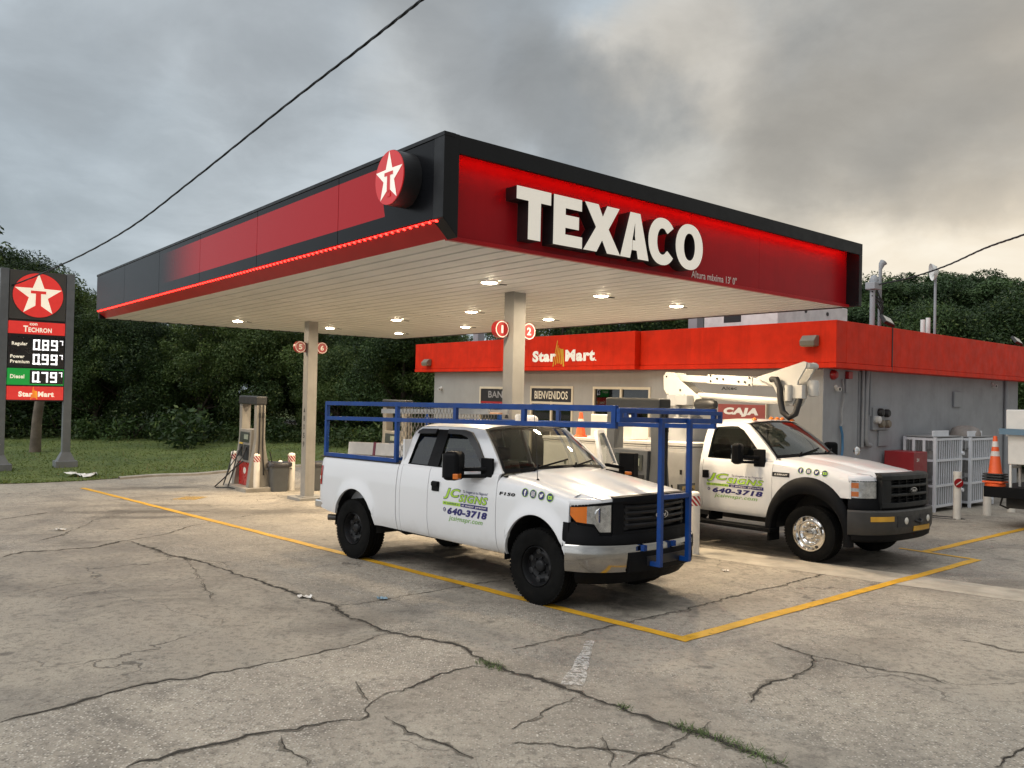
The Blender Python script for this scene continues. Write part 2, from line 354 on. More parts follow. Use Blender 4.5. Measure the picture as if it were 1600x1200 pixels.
# painted lines
def paint_mat(name, c, wear0, wear1):
    m = bpy.data.materials.new(name); q = NT(m); o = q.obj()
    q.put(q.b.inputs['Base Color'], q.mix(q.ramp(q.noise(o, 5., 7., .7), .35, .7), c, tuple(x*.72 for x in c))); q.b.inputs['Roughness'].default_value = .6
    a = q.ramp(q.noise(o, 8. if wear0 < .4 else 22., 10., .82, .2), wear0, wear1); q.put(q.b.inputs['Alpha'], a)
    q.bump(q.noise(o, 60., 4.), .5, .004); return m
YEL = paint_mat('yellow_paint', (.70, .38, .02), .33, .42); WHP = paint_mat('worn_white_paint', (.58, .56, .52), .42, .56); YWORN = paint_mat('worn_yellow_paint', (.55, .33, .05), .42, .56)
def line(name, a, b, w, mat, dz=.007, ext=0.):
    a, b = Vector(a), Vector(b); d = (b-a).normalized(); a = a-d*ext; b = b+d*ext; nn = Vector((-d.y, d.x)); L = (b-a).length; rows = []
    k = max(2, int(L/.4)); r_ = random.Random(int(L*100))
    for i in range(k+1):
        p = a.lerp(b, i/k); ww = w/2+r_.uniform(-.006, .006); sh = r_.uniform(-.008, .008)
        rows.append([(p.x+nn.x*(x+sh), p.y+nn.y*(x+sh), G(p.x, p.y)+dz) for x in (-ww, ww)])
    tag(MB().grid(rows).build(name, mat), kind='structure')
line('yellow_line_marking', (-10.59, 20.09), (1.678, 7.612), .13, YEL, ext=.05)
line('yellow_line_marking', (1.64, 7.60), (7.229, 12.467), .13, YEL, .0075, ext=.03)
line('yellow_line_marking', (7.2, 12.5), (6.49, 13.43), .1, YEL, .007)
line('yellow_line_marking', (6.741, 13.094), (12.2, 17.9), .13, YEL, .0075)
poly_sheet('worn_white_marking', [(.74, 7.5), (.82, 7.5), (.60, 6.25), (.43, 6.27)], .006, WHP)
poly_sheet('yellow_patch_marking', [(-7.56, 18.1), (-7.50, 18.75), (-7.0, 18.8), (-7.05, 18.1)], .006, YWORN)
# cracks: jagged dark strips with a soft band of dirt beside them
def crack_mat(name, c, a0, a1):
    m = bpy.data.materials.new(name); q = NT(m); o = q.obj(); uv = q.n('ShaderNodeUVMap').outputs[0]
    u = q.n('ShaderNodeSeparateXYZ', {0: uv}).outputs[0]
    e = q.math('ABSOLUTE', q.math('SUBTRACT', u, .5)); e = q.math('ADD', q.math('MULTIPLY', e, 2.), q.math('MULTIPLY', q.math('SUBTRACT', q.noise(o, 9., 9., .82), .5), 4.2))
    q.put(q.b.inputs['Base Color'], q.mix(q.noise(o, 25., 4.), c, tuple(x*1.7 for x in c))); q.b.inputs['Roughness'].default_value = .95
    q.put(q.b.inputs['Alpha'], q.ramp(e, a0, a1)); return m
CRK = crack_mat('crack_dark', (.020, .017, .013), 1.0, .55); DIRT = crack_mat('crack_dirt', (.12, .105, .083), .9, .0)
CRACKS = [(0.0169,[(-3.28,5.28),(-3.06,5.55),(-2.82,5.91),(-2.48,6.18),(-2.22,6.39),(-1.68,6.86),(-1.34,7.21),(-1.11,7.56)]),(0.0242,[(-5.86,12.46),(-4.56,11.24),(-3.65,10.42),(-2.75,9.48),(-2.03,8.8),(-1.48,8.09),(-1.03,7.61),(-0.84,7.51),(-0.37,7.2),(-0.16,6.76),(0.05,6.56),(0.3,6.34),(0.56,6.11),(0.83,5.82),(1.13,5.48),(1.48,5.16),(1.71,4.88)]),(0.0218,[(-2.17,4.67),(-1.84,4.98),(-1.59,5.19),(-1.32,5.34),(-0.93,5.53),(-0.96,5.77),(-0.76,6.05),(-0.46,6.49),(-0.21,6.67)]),(0.0087,[(-0.82,5.54),(-0.57,5.25),(-0.3,5.02),(-0.18,4.9)]),(0.0073,[(-1.42,5.17),(-1.29,4.94),(-1.15,4.75)]),(0.0242,[(-6.81,10.85),(-6.73,11.37),(-6.03,11.84),(-5.86,12.46)]),(0.0121,[(-9.06,14.4),(-8.94,14.96),(-8.76,15.58)]),(0.0097,[(-7.13,12.28),(-7.19,13.28),(-7.49,14.67),(-7.22,15.87)]),(0.0169,[(-1.85,8.62),(-1.51,8.8),(-1.21,9.13),(-0.7,9.59),(0.06,10.23)]),(0.0068,[(0.05,7.18),(1.08,8.09),(1.99,8.89),(4.34,11.04)]),(0.0068,[(2.47,7.63),(2.59,7.37),(2.72,7.19),(2.56,6.82),(2.28,6.55),(1.96,6.27),(1.81,5.95)]),(0.0039,[(2.72,7.19),(3.05,6.9),(3.36,6.76),(3.6,6.41)]),(0.0077,[(0.05,5.36),(0.25,5.66),(0.53,6.0)]),(0.0077,[(0.71,4.84),(1.08,5.21),(1.42,5.58)]),(0.0145,[(2.99,4.94),(3.36,5.24),(3.88,5.64)]),(0.0034,[(0.05,5.13),(0.25,5.14),(0.45,5.08),(0.89,5.04),(1.16,4.85)]),(0.002,[(-1.15,6.24),(-0.98,5.83)]),(0.0039,[(4.39,7.83),(4.6,7.57),(4.94,7.36)]),(0.002,[(0.64,5.29),(0.68,5.0),(0.64,4.82)]),(0.0058,[(-5.86,12.46),(-5.68,12.95),(-5.43,14.76),(-4.85,16.31)]),(0.0048,[(-4.56,11.24),(-3.67,9.81),(-3.18,8.69)])]
def strip(pts, w, dz, name, mat, jag, seed):
    r_ = random.Random(seed); P = [Vector(p) for p in pts]; fine = [P[0]]
    for a, b in zip(P, P[1:]):
        L = (b-a).length; k = max(2, int(L/.045)); nn = Vector((-(b-a).y, (b-a).x)).normalized(); off = 0
        for j in range(1, k+1):
            off = off*.86+r_.uniform(-jag, jag)*min(1., .35+w*14)
            fine.append(a.lerp(b, j/k)+nn*(off if j < k else 0))
    rows = []; n = len(fine); lw = 1.
    for i, p in enumerate(fine):
        d = (fine[min(i+1, n-1)]-fine[max(i-1, 0)]).normalized(); nn = Vector((-d.y, d.x)); lw = max(.25, min(1.7, lw+r_.uniform(-.22, .22))); ww = w/2*lw*(r_.uniform(.6, 1.25))*min(1, .3+i/6, .3+(n-1-i)/6)
        q_ = [p-nn*ww, p+nn*ww*r_.uniform(.6, 1.2)]
        rows.append([(x.x, x.y, G(x.x, x.y)+dz) for x in q_])
    mb = MB().grid(rows); o = mb.build(name, mat); me = o.data; uv = me.uv_layers.new(name='UVMap')
    for lp in me.loops: uv.data[lp.index].uv = (lp.vertex_index % 2, 0)
    return o
cr_v = []
for i, (w, pts) in enumerate(CRACKS):
    tag(strip(pts, max(w*3.0, .045), .0045, 'crack_dirt_marking', DIRT, .03, i), kind='structure')
    tag(strip(pts, w*.95+.006, .0055, 'crack_marking', CRK, .03, i), kind='structure')
# weeds along the widest crack, litter
GRS = M('weed_green', (.075, .11, .03), .8, var=.5, vs=20)
mb = MB(); r_ = random.Random(3)
for (x, y) in [(-.19, 6.76), (-.12, 6.70), (-.05, 6.63), (1.23, 5.43), (1.27, 5.38), (1.31, 5.33), (1.40, 5.26), (1.47, 5.2), (1.53, 5.11), (1.58, 5.03), (.85, 5.8), (1.65, 4.95), (1.18, 5.5)]:
    for _ in range(46):
        a = r_.uniform(0, 6.28); l = r_.uniform(.02, .06); px, py = x+r_.gauss(0, .035), y+r_.gauss(0, .035); z = G(px, py)
        dx, dy = math.cos(a), math.sin(a); w = .004
        mb.add([(px-dy*w, py+dx*w, z), (px+dy*w, py-dx*w, z), (px+dx*l, py+dy*l, z+l*r_.uniform(.2, .9))], [(0, 1, 2)])
tag(mb.build('crack_weeds', GRS), kind='stuff')
PAP = M('paper_white', (.72, .70, .66), .8); BLUP = M('blue_plastic', (.20, .33, .42), .5)
def litter(name, x, y, s, mat, label, cat):
    r_ = random.Random(int(x*1000)); mb = MB(); n = 9; rows = []
    for i in range(4):
        rows.append([(x+s*(j/8-.5)*1.6+r_.uniform(-.2, .2)*s, y+s*(i/3-.5)+r_.uniform(-.15, .15)*s, G(x, y)+.012+r_.uniform(0, .3)*s) for j in range(n)])
    tag(mb.grid(rows).build(name, mat, smooth=60), label, cat)
litter('paper_scrap', -7.39, 13.32, .10, PAP, 'crumpled white paper scrap on the cracked concrete left of the yellow line', 'litter')
litter('plastic_scrap', -1.38, 8.96, .07, BLUP, 'pale blue plastic scrap in the crack beside the yellow line', 'litter')
litter('paper_scrap', -2.24, 8.96, .09, PAP, 'small white scrap beside the broken joint in the foreground concrete', 'litter')
litter('paper_scrap', 2.97, 11.06, .06, PAP, 'white paper scrap lying in front of the bucket truck', 'litter')
litter('white_sheeting', -12.05, 22.75, .42, PAP, 'long white plastic sheet lying on the lawn edge by the price sign', 'litter')
# ================================================================== CANOPY
SOF, TOP = 3.90, 4.925
TX, SY = 7.96, 14.10                   # size towards the store, size along the long side
DARK = M('charcoal_panel', (.014, .015, .018), .22, var=.1)
DARKF = M('charcoal_frame', (.008, .0085, .0095), .4, var=.12, spec=.25, streak=.3)
REDP = M('red_panel', (.36, .010, .015), .30, var=.05, spec=.15, streak=.12)
REDS = M('red_soffit_edge', (.42, .010, .013), .32, var=.06, spec=.2)
SOFM = M('white_ceiling_panel', (.70, .69, .67), .40, var=.05, vs=1.2, dirt=.10)
STEEL = M('post_paint', (.27, .26, .24), .42, var=.08, vs=2., dirt=.12, streak=.25)
LED = M('red_led', (.8, .02, .02), .4, emit=(1., .015, .01), es=13.)
WHT = M('white_plastic', (.80, .77, .70), .4, var=.03)
LITW = M('lit_white_acrylic', (.82, .79, .72), .35, var=.02, emit=(1., .90, .74), es=.30)
LITR = M('lit_red_acrylic', (.50, .012, .014), .3, var=.03, emit=(1., .02, .02), es=.16)
BLK = M('black_plastic', (.018, .018, .019), .5, var=.2)
BLKM = M('black_metal', (.012, .012, .013), .45)
cano = thing('station_canopy', 'large flat fuel station canopy with charcoal and red fascia and white ribbed ceiling', 'canopy', mat=ST_M)
# star side (x = -.18) : dark panels printed with a red band that fades out to the far end
m = bpy.data.materials.new('printed_fascia'); q = NT(m); o = q.obj(); sp = q.n('ShaderNodeSeparateXYZ', {0: o})
yy, zz = sp.outputs[1], sp.outputs[2]
band = q.math('MULTIPLY', q.math('GREATER_THAN', zz, 4.245), q.math('LESS_THAN', zz, 4.80))
band = q.math('MULTIPLY', band, q.math('GREATER_THAN', q.math('SUBTRACT', yy, q.math('MULTIPLY', zz, .27)), -.20))
band = q.math('MULTIPLY', band, q.ramp(yy, 9.3, 6.6))
q.put(q.b.inputs['Base Color'], q.mix(band, (.006, .0065, .008), (.42, .013, .018))); q.b.inputs['Roughness'].default_value = .26; q.b.inputs['Specular IOR Level'].default_value = .10
q.bump(q.noise(o, 1.1, 2.), .25, .02)
mb = MB(); ed = [-.18, 2.05, 4.55, 7.0, 9.3, 11.8, SY+.18]
for a, b in zip(ed, ed[1:]): mb.box(-.18, -.13, a+.004, b-.004, 4.077, TOP-.045)
mb.build('fascia_panel', m, cano, bevel=.004)
mb = MB().box(-.19, -.05, -.19, SY+.19, TOP-.045, TOP); mb.build('top_trim', DARKF, cano, bevel=.006)
mb = MB(); mb.add([(-.178, -.0, 4.06), (-.178, SY+.17, 4.06), (.0, SY+.0, SOF), (.0, -.0, SOF), (-.13, 0, 4.08), (-.13, SY+.17, 4.08)], [(0, 1, 2, 3), (0, 4, 5, 1)])
mb.build('sloped_red_panel', REDS, cano)
mb = MB()
for i in range(118):
    y = -.05+i*.121
    mb.lathe([(0, -.012), (.016, -.010), (.022, 0), (.016, .010), (0, .012)], (-.166, y, 4.052), 'z', 8)
mb.box(-.172, -.158, -.05, SY+.15, 4.054, 4.066)
mb.build('led_strip', LED, cano, smooth=60)
# corner upright and the frame round the lettering side
mb = MB()
poly = [(-.18, TOP), (-.18, 4.077), (.0, SOF-.01), (.03, SOF-.01), (.03, 4.0), (.0, 4.73), (.0, TOP)]
mb.prism([(-.185, TOP-.002), (-.185, 4.07), (.0, SOF-.012), (.0, TOP-.002)], -.186, -.004, lambda u, v, h: (u, h, v))
mb.build('corner_upright', DARKF, cano, bevel=.005)
mb = MB(); mb.box(.0, TX+.18, -.18, -.145, 4.735, TOP-.003); mb.box(.0, TX+.18, -.145, .12, 4.80, TOP-.004); mb.box(TX+.085, TX+.18, -.18, .12, SOF, 4.734); mb.box(TX+.087, TX+.178, -.144, .119, 4.734, 4.80)
mb.build('lettering_frame', DARKF, cano, bevel=.005)
mb = MB(); ed = [.0, 2.42, 3.96, 5.55, TX+.085]
for a, b in zip(ed, ed[1:]): mb.box(a+.002, b-.002, .04, .07, SOF+.002, 4.80)
mb.build('red_lettering_panel', REDP, cano)
mb = MB().box(.0, TX+.085, -.02, .04, SOF-.012, SOF+.03); mb.build('red_bottom_lip', REDS, cano, bevel=.004)
mb = MB().box(.02, TX+.07, -.12, -.09, 4.785, 4.798)
for i in range(66): mb.lathe([(0, -.010), (.014, -.008), (.018, 0), (.014, .006)], (.06+i*.121, -.105, 4.782), 'z', 6)
mb.build('led_strip', LED, cano, smooth=60)
mb = MB().text('Altura máxima 13\' 0"', 3.99, 5.0, 3.945, 4.045, lambda u, v: (u, .0365, v), bold=.012); mb.build('height_notice', WHT, cano)
# far sides and deck
mb = MB(); mb.box(TX+.10, TX+.18, .12, SY+.18, SOF-.01, TOP); mb.box(-.13, TX+.18, SY+.10, SY+.18, SOF-.01, TOP); mb.box(-.1, TX+.1, .1, SY+.1, TOP-.35, TOP-.25)
mb.build('rear_fascia', DARKF, cano)
# ribbed ceiling
mb = MB(); rows = [[], []]; w = .29; xs = []
t = 0.
while t < TX+.1:
    for dx, dz in ((0, 0), (w*.45, -.004), (w-.060, 0), (w-.052, .016), (w-.010, .016), (w-.002, 0)): xs.append((min(t+dx, TX+.1), dz))
    t += w
for (y0, y1) in ((0, 7.02), (7.035, SY+.1)):
    mb.grid([[(x, y0, SOF+dz) for x, dz in xs], [(x, y1, SOF+dz) for x, dz in xs]])
mb.build('ceiling', SOFM, cano)
mb = MB().box(0, TX+.1, 7.015, 7.04, SOF+.017, SOF+.021); mb.build('ceiling_joint', BLK, cano)
# posts
def post_text(mb, x, y, z, s):
    fn = lambda u, v: (x, y-u, v)
    mb.add([fn(-s*.5, z), fn(s*.5, z), fn(0, z+s*1.1)], [(0, 1, 2)])
    for i, ch in enumerate('8O59'): mb.text(ch, -s*.42, s*.42, z-(i+1)*s*2.0, z-(i+1)*s*2.0+s*1.25, fn, bold=.02)
for (t, s, g) in ((2.89, 3.30, 1), (10.72, 3.62, 1)):
    p_ = st(t if False else s, t); gz = G(*p_)
    x, y = s, t
    mb = MB().box(x-.12, x+.12, y-.12, y+.12, gz, SOF+.01); po = mb.build('post', STEEL, cano, bevel=.008)
    mb = MB().box(x-.34, x+.34, y-.34, y+.34, gz-.02, gz+.07); mb.box(x-.2, x+.2, y-.2, y+.2, gz+.07, gz+.085); mb.build('base_plate', STEEL, po, bevel=.01)
    if g:
        mb = MB(); post_text(mb, x-.1225, y, gz+2.02, .10); mb.build('stencilled_marks', BLK, po)
# ceiling lights
LMP = M('lamp_lens', (.9, .9, .85), .3, emit=(1., .86, .62), es=48.)
lt = None
LTS = [(2.23, 2.17), (4.33, 2.04), (6.16, 2.05), (6.48, 5.65), (4.52, 5.68), (4.55, 8.48), (6.59, 8.72), (4.73, 12.0), (2.35, 11.97), (6.75, 11.98)]
LLB = ['glowing recessed ceiling light nearest the charcoal canopy corner', 'glowing ceiling light straight above the open truck hood, nearest the lettering', 'glowing ceiling light at the store end nearest the lettering fascia',
       'glowing ceiling light just right of the front post with pump signs', 'glowing ceiling light just left of the front post with pump signs', 'glowing ceiling light in the middle of the canopy left of the ceiling joint',
       'glowing ceiling light beyond the joint on the store side of the middle', 'glowing ceiling light just right of the far post marked five and six', 'glowing ceiling light at the far left end above the lone fuel pump', 'glowing ceiling light in the farthest corner by the trees']
LLB[1] = 'glowing ceiling light under the lettering fascia, second from the canopy corner'
for i, (x, y) in enumerate(LTS):
    p_ = ST_M @ Vector((x, y, SOF))
    if lt is None:
        lt = thing('canopy_light', None, 'ceiling light', p_, ST, 'recessed canopy lights')
        MB().lathe([(.16, .0), (.16, -.010), (.118, -.020), (.113, -.008)], n=28, cap=False).build('trim_ring', WHT, lt, smooth=40)
        MB().lathe([(.113, -.010), (.095, -.026), (.05, -.035), (0, -.037)], n=28).build('lens', LMP, lt, smooth=60)
        MB().box(.25, .36, .05, .09, -.012, .0).build('sensor_box', BLK, lt)
        c = lt
    else: c = copy_tree(lt); c.location = p_
    c['label'] = LLB[i]
    L = bpy.data.lights.new('canopy_lamp', 'AREA'); L.shape = 'DISK'; L.size = .22; L.energy = 82 if x > 6 else 52; L.color = (1., .80, .55); L.spread = R(175)
    lo = bpy.data.objects.new('lamp_glow', L); COL.objects.link(lo); lo.parent = c; lo.location = (0, 0, -.05)
# ------------------------------------------------------------------ station lettering and emblem
sg = thing('station_sign', 'big white raised block lettering of the station name on the red fascia', 'sign', mat=ST_M)
def letter(polys, holes=None):
    mb = MB()
    for ply in polys:
        mb.k = 0; n = len(ply); vs = [(u, -.15, v) for u, v in ply]; mb.add(vs, [tuple(range(n))])
        mb.k = 1; mb.add([(u, -.149, v) for u, v in ply]+[(u, .035, v) for u, v in ply], [(i, (i+1) % n, n+(i+1) % n, n+i) for i in range(n)])
    o = mb.build('letter', [LITW, BLK], sg)
    bm = bmesh.new(); bm.from_mesh(o.data); bmesh.ops.triangulate(bm, faces=[f for f in bm.faces if len(f.verts) > 4]); bm.to_mesh(o.data); bm.free()
b0, t0 = 4.01, 4.565
letter([[(.782, t0), (.782, t0-.14), (.95, t0-.14), (.95, b0), (1.13, b0), (1.13, t0-.14), (1.278, t0-.14), (1.278, t0)]])
letter([[(1.318, b0), (1.318, t0), (1.753, t0), (1.753, t0-.13), (1.50, t0-.13), (1.50, t0-.205), (1.71, t0-.205), (1.71, b0+.205), (1.50, b0+.205), (1.50, b0+.13), (1.765, b0+.13), (1.765, b0)]])
letter([[(1.785, b0), (1.985, b0+.285), (1.80, t0), (2.02, t0), (2.095, t0-.135), (2.165, t0), (2.375, t0), (2.195, b0+.285), (2.40, b0), (2.175, b0), (2.09, b0+.145), (2.0, b0)]])
letter([[(2.40, b0), (2.565, t0), (2.745, t0), (2.91, b0), (2.715, b0), (2.69, b0+.10), (2.615, b0+.10), (2.615, b0+.22), (2.665, b0+.22), (2.655, b0+.27), (2.655, b0+.30), (2.655, t0-.13), (2.652, t0-.13), (2.61, b0+.22), (2.61, b0+.10), (2.60, b0+.10), (2.575, b0)]])
def ell(cx, cz, rx, rz, a0, a1, n): return [(cx+rx*math.copysign(abs(math.cos(R(lerp(a0, a1, i/n))))**.9, math.cos(R(lerp(a0, a1, i/n)))), cz+rz*math.sin(R(lerp(a0, a1, i/n)))) for i in range(n+1)]
cz_ = (b0+t0)/2
letter([ell(3.165, cz_, .265, .295, 40, 320, 40)+[(3.26, b0+.17)]+ell(3.165, cz_, .10, .165, 310, 50, 30)+[(3.26, t0-.17)]])
o_out = ell(3.70, cz_, .277, .295, 0, 360, 48)[:-1]; o_in = ell(3.70, cz_, .112, .175, 0, 360, 48)[:-1]
mb = MB(); n = 48
mb.add([(u, -.15, v) for u, v in o_out+o_in], [(i, (i+1) % n, n+(i+1) % n, n+i) for i in range(n)])
mb.k = 1
for L_ in (o_out, o_in): mb.add([(u, -.149, v) for u, v in L_]+[(u, .035, v) for u, v in L_], [(i, (i+1) % n, n+(i+1) % n, n+i) for i in range(n)])
mb.build('letter', [LITW, BLK], sg)
def star_poly(R_, r_=None):
    r_ = r_ or R_*.40; return [((R_ if k % 2 == 0 else r_)*math.sin(k*math.pi/5), (R_ if k % 2 == 0 else r_)*math.cos(k*math.pi/5)) for k in range(10)]
def emblem(parent, fn, rad, depth, white, red, dark):
    """round emblem: red disc, white five-pointed star, red T; fn(u, v, h) with h out of the face"""
    n = 48; ci = [(rad*math.cos(2*math.pi*k/n), rad*math.sin(2*math.pi*k/n)) for k in range(n)]
    MB().prism(ci, -depth, -.012, fn).build('emblem_can', dark, parent)
    MB().prism([(u*.985, v*.985) for u, v in ci], -.012, 0, fn).build('emblem_disc', red, parent)
    mb = MB(); sp_ = star_poly(rad*.97); mb.add([fn(0, 0, .004)]+[fn(u, v, .004) for u, v in sp_], [(0, i+1, (i+1) % 10+1) for i in range(10)]); mb.build('emblem_star', white, parent)
    a = rad; mb = MB()
    mb.add([fn(u*a, v*a, .008) for u, v in [(-.30, .20), (.30, .20), (.30, .07), (-.30, .07)]], [(0, 1, 2, 3)])
    mb.add([fn(u*a, v*a, .008) for u, v in [(-.10, .07), (.10, .07), (.115, -.62), (0, -.45), (-.115, -.62)]], [(0, 1, 2, 3, 4)])
    mb.add([fn(u*a, v*a, .0085) for u, v in [(-.115, -.56), (.115, -.56), (.13, -.7), (-.13, -.7)]], [(0, 1, 2, 3)])
    mb.build('emblem_letter', red, parent)
eb = thing('emblem_sign', 'round backlit red emblem with a white star on the canopy corner', 'sign', mat=ST_M)
emblem(eb, lambda u, v, h: (-.40-h, .50-u, 4.55+v), .285, .225, LITW, LITR, BLK)
# ------------------------------------------------------------------ pump number discs
RED = M('sign_red', (.33, .014, .016), .35, var=.06); WHS = M('sign_white', (.78, .75, .70), .45, var=.03)
def number_sign(txt, x, y, z, side, label):
    t_ = thing('number_sign', label, 'sign', mat=ST_M @ Matrix.Translation((x, y, z)), group='round pump number signs on the posts')
    n = 32; r_ = .135; ci = [(math.cos(2*math.pi*k/n), math.sin(2*math.pi*k/n)) for k in range(n)]
    fn = lambda u, v, h: (u, -h, v)
    mb = MB().prism([(u*r_, v*r_) for u, v in ci], -.10, 0, fn); mb.box(min(0, side*-.13), max(0, side*-.13), .02, .09, -.11, .11); mb.build('disc', RED, t_)
    mb = MB().ring([(u*r_*.93, v*r_*.93) for u, v in ci], [(u*r_*.83, v*r_*.83) for u, v in ci], lambda u, v, h: (u, -.002-h, v), .003); mb.text(txt, *((-.018, .018) if txt == '1' else (-.042, .042)), -.06, .06, lambda u, v: (u, -.004, v), bold=.03); mb.build('numeral', WHS, t_)
number_sign('1', 3.30-.27, 2.89-.03, 3.32, -1, 'round red pump number 1 sign on the near post')
number_sign('2', 3.30+.27, 2.89-.03, 3.32, 1, 'round red pump number 2 sign on the near post')
number_sign('5', 3.62-.27, 10.72-.03, 3.30, -1, 'round red pump number 5 sign on the far post')
number_sign('6', 3.62+.27, 10.72-.03, 3.30, 1, 'round red pump number 6 sign on the far post')
# ------------------------------------------------------------------ price sign
SGB = M('sign_grey_panel', (.085, .078, .068), .5, var=.1); SGP = M('sign_post_grey', (.16, .168, .175), .5, var=.1)
BACK = M('sign_black', (.012, .012, .014), .3, coat=.2)
LITR2 = M('lit_red_face', (.55, .03, .03), .35, emit=(1., .05, .035), es=.42); LITG = M('lit_green_face', (.01, .30, .05), .35, emit=(.01, .55, .07), es=.30)
LITC = M('lit_cream', (.85, .8, .68), .4, emit=(1., .88, .66), es=.55); LEDW = M('price_led', (.9, .9, .9), .4, emit=(1., .96, .97), es=1.15)
LITY = M('lit_yellow', (.7, .3, .02), .4, emit=(1., .5, .03), es=.6)
PS_M = Matrix.Translation((-14.9, 23.56, 0)) @ Matrix.Rotation(ST, 4, 'Z')     # x along the sign, -y faces the street
ps = thing('price_sign', 'tall grey two-post fuel price sign with round star emblem on the lawn edge', 'sign', mat=PS_M)
PW = 1.72
for i, x in enumerate((0, PW)):
    p_ = PS_M @ Vector((x, 0, 0)); gz = G(p_.x, p_.y)
    po = MB().box(x-.11, x+.11, -.11, .11, gz-.05, 5.66).build('post', SGP, ps, bevel=.01)
    mb = MB().box(x-.30, x+.30, -.26, .26, gz-.05, gz+.20); mb.add([(x-.24, -.2, gz+.2), (x+.24, -.2, gz+.2), (x+.24, .2, gz+.2), (x-.24, .2, gz+.2), (x-.12, -.12, gz+.46), (x+.12, -.12, gz+.46), (x+.12, .12, gz+.46), (x-.12, .12, gz+.46)], [(0, 1, 5, 4), (1, 2, 6, 5), (2, 3, 7, 6), (3, 0, 4, 7)])
    mb.build('base', SGP, po, bevel=.015)
sfn = lambda u, v, h=0.: (u, -.10-h, v)
def panel(name, z0, z1, mat, d=0.): return MB().box(.125, PW-.125, -.10-d, .08, z0, z1).build(name, mat, ps, bevel=.006)
panel('emblem_panel', 4.20, 5.64, SGB)
emblem(ps, lambda u, v, h: (PW/2+u, -.125-h, 4.93+v), .665, .02, LITC, LITR2, BLK)
def sign_text(name, items, mat, d=.004):
    for (s, x0, x1, z0, z1, b, sh) in items: MB().text(s, x0, x1, z0, z1, lambda u, v: (u, -.10-d, v), bold=b, shear=sh).build(name, mat, ps)
panel('back_panel', 1.78, 4.19, BLK, -.02)
panel('slogan_panel', 3.77, 4.14, LITR2)
sign_text('slogan_lettering', [('con', .66, .86, 4.03, 4.10, .03, 0), ('T', .50, .62, 3.83, 4.015, .035, 0), ('ECHRON', .63, 1.24, 3.83, 3.97, .035, 0)], LITC)
panel('price_panel', 2.78, 3.72, BACK); panel('diesel_panel', 2.26, 2.75, LITG)
SEG = {'0': 'abcdef', '8': 'abcdefg', '9': 'abcdfg', '7': 'abc'}
def digit(mb, ch, x, z, w, h, t):
    sgm = {'a': (x, x+w, z+h-t, z+h), 'd': (x, x+w, z, z+t), 'g': (x, x+w, z+h/2-t/2, z+h/2+t/2), 'b': (x+w-t, x+w, z+h/2, z+h), 'c': (x+w-t, x+w, z, z+h/2), 'f': (x, x+t, z+h/2, z+h), 'e': (x, x+t, z, z+h/2)}
    for k in SEG[ch]:
        a, b, c, d = sgm[k]; mb.box(a+.005, b-.005, -.108, -.1, c+.005, d-.005)
for nm, z, tx in (('price_display', 3.30, '089'), ('price_display', 2.87, '099'), ('price_display', 2.34, '079')):
    mb = MB()
    for i, ch in enumerate(tx): digit(mb, ch, .76+i*.235, z, .185, .32, .058)
    digit(mb, '7', 1.455, z+.17, .10, .15, .035); mb.box(.955, .98, -.108, -.1, z, z+.035)
    mb.build(nm, LEDW, ps)
    MB().box(.70, 1.58, -.1035, -.1, z-.04, z+.37).build('display_window', BACK, ps)
sign_text('price_lettering', [('Regular', .22, .62, 3.40, 3.53, .03, 0), ('Power', .19, .55, 3.05, 3.15, .03, 0), ('Premium', .19, .68, 2.90, 3.0, .03, 0), ('Diesel', .20, .56, 2.45, 2.57, .03, 0)], LITC)
panel('store_panel', 1.82, 2.22, LITR2)
def starmart(fn, white, yellow, parent, w, h):
    """shop name with slanted rays between its two words; fn(u, v) on the wall"""
    mb = MB(); mb.text('Star', 0, w*.385, h*.16, h*.66, fn, bold=.05, shear=0.); mb.text('Mart', w*.53, w*.97, h*.16, h*.66, fn, bold=.05); mb.text('.', w*.975, w*.99, h*.16, h*.22, fn, bold=.03)
    mb.build('shop_lettering', white, parent)
    mb = MB()
    for (a, b, c, d, e) in ((.335, -.12, .405, 1.08, .011), (.375, .02, .415, .86, .011), (.405, .08, .432, .76, .012), (.435, .08, .452, .72, .015), (.468, .04, .472, .70, .018), (.505, -.06, .488, .70, .022)):
        mb.add([fn(w*(a-e/2), h*b), fn(w*(a+e/2), h*b), fn(w*(c+e/2), h*d), fn(w*(c-e/2), h*d)], [(0, 1, 2, 3)])
    mb.build('shop_rays', yellow, parent)
starmart(lambda u, v: (.42+u, -.106, 1.86+v), LITC, LITY, ps, .95, .32)
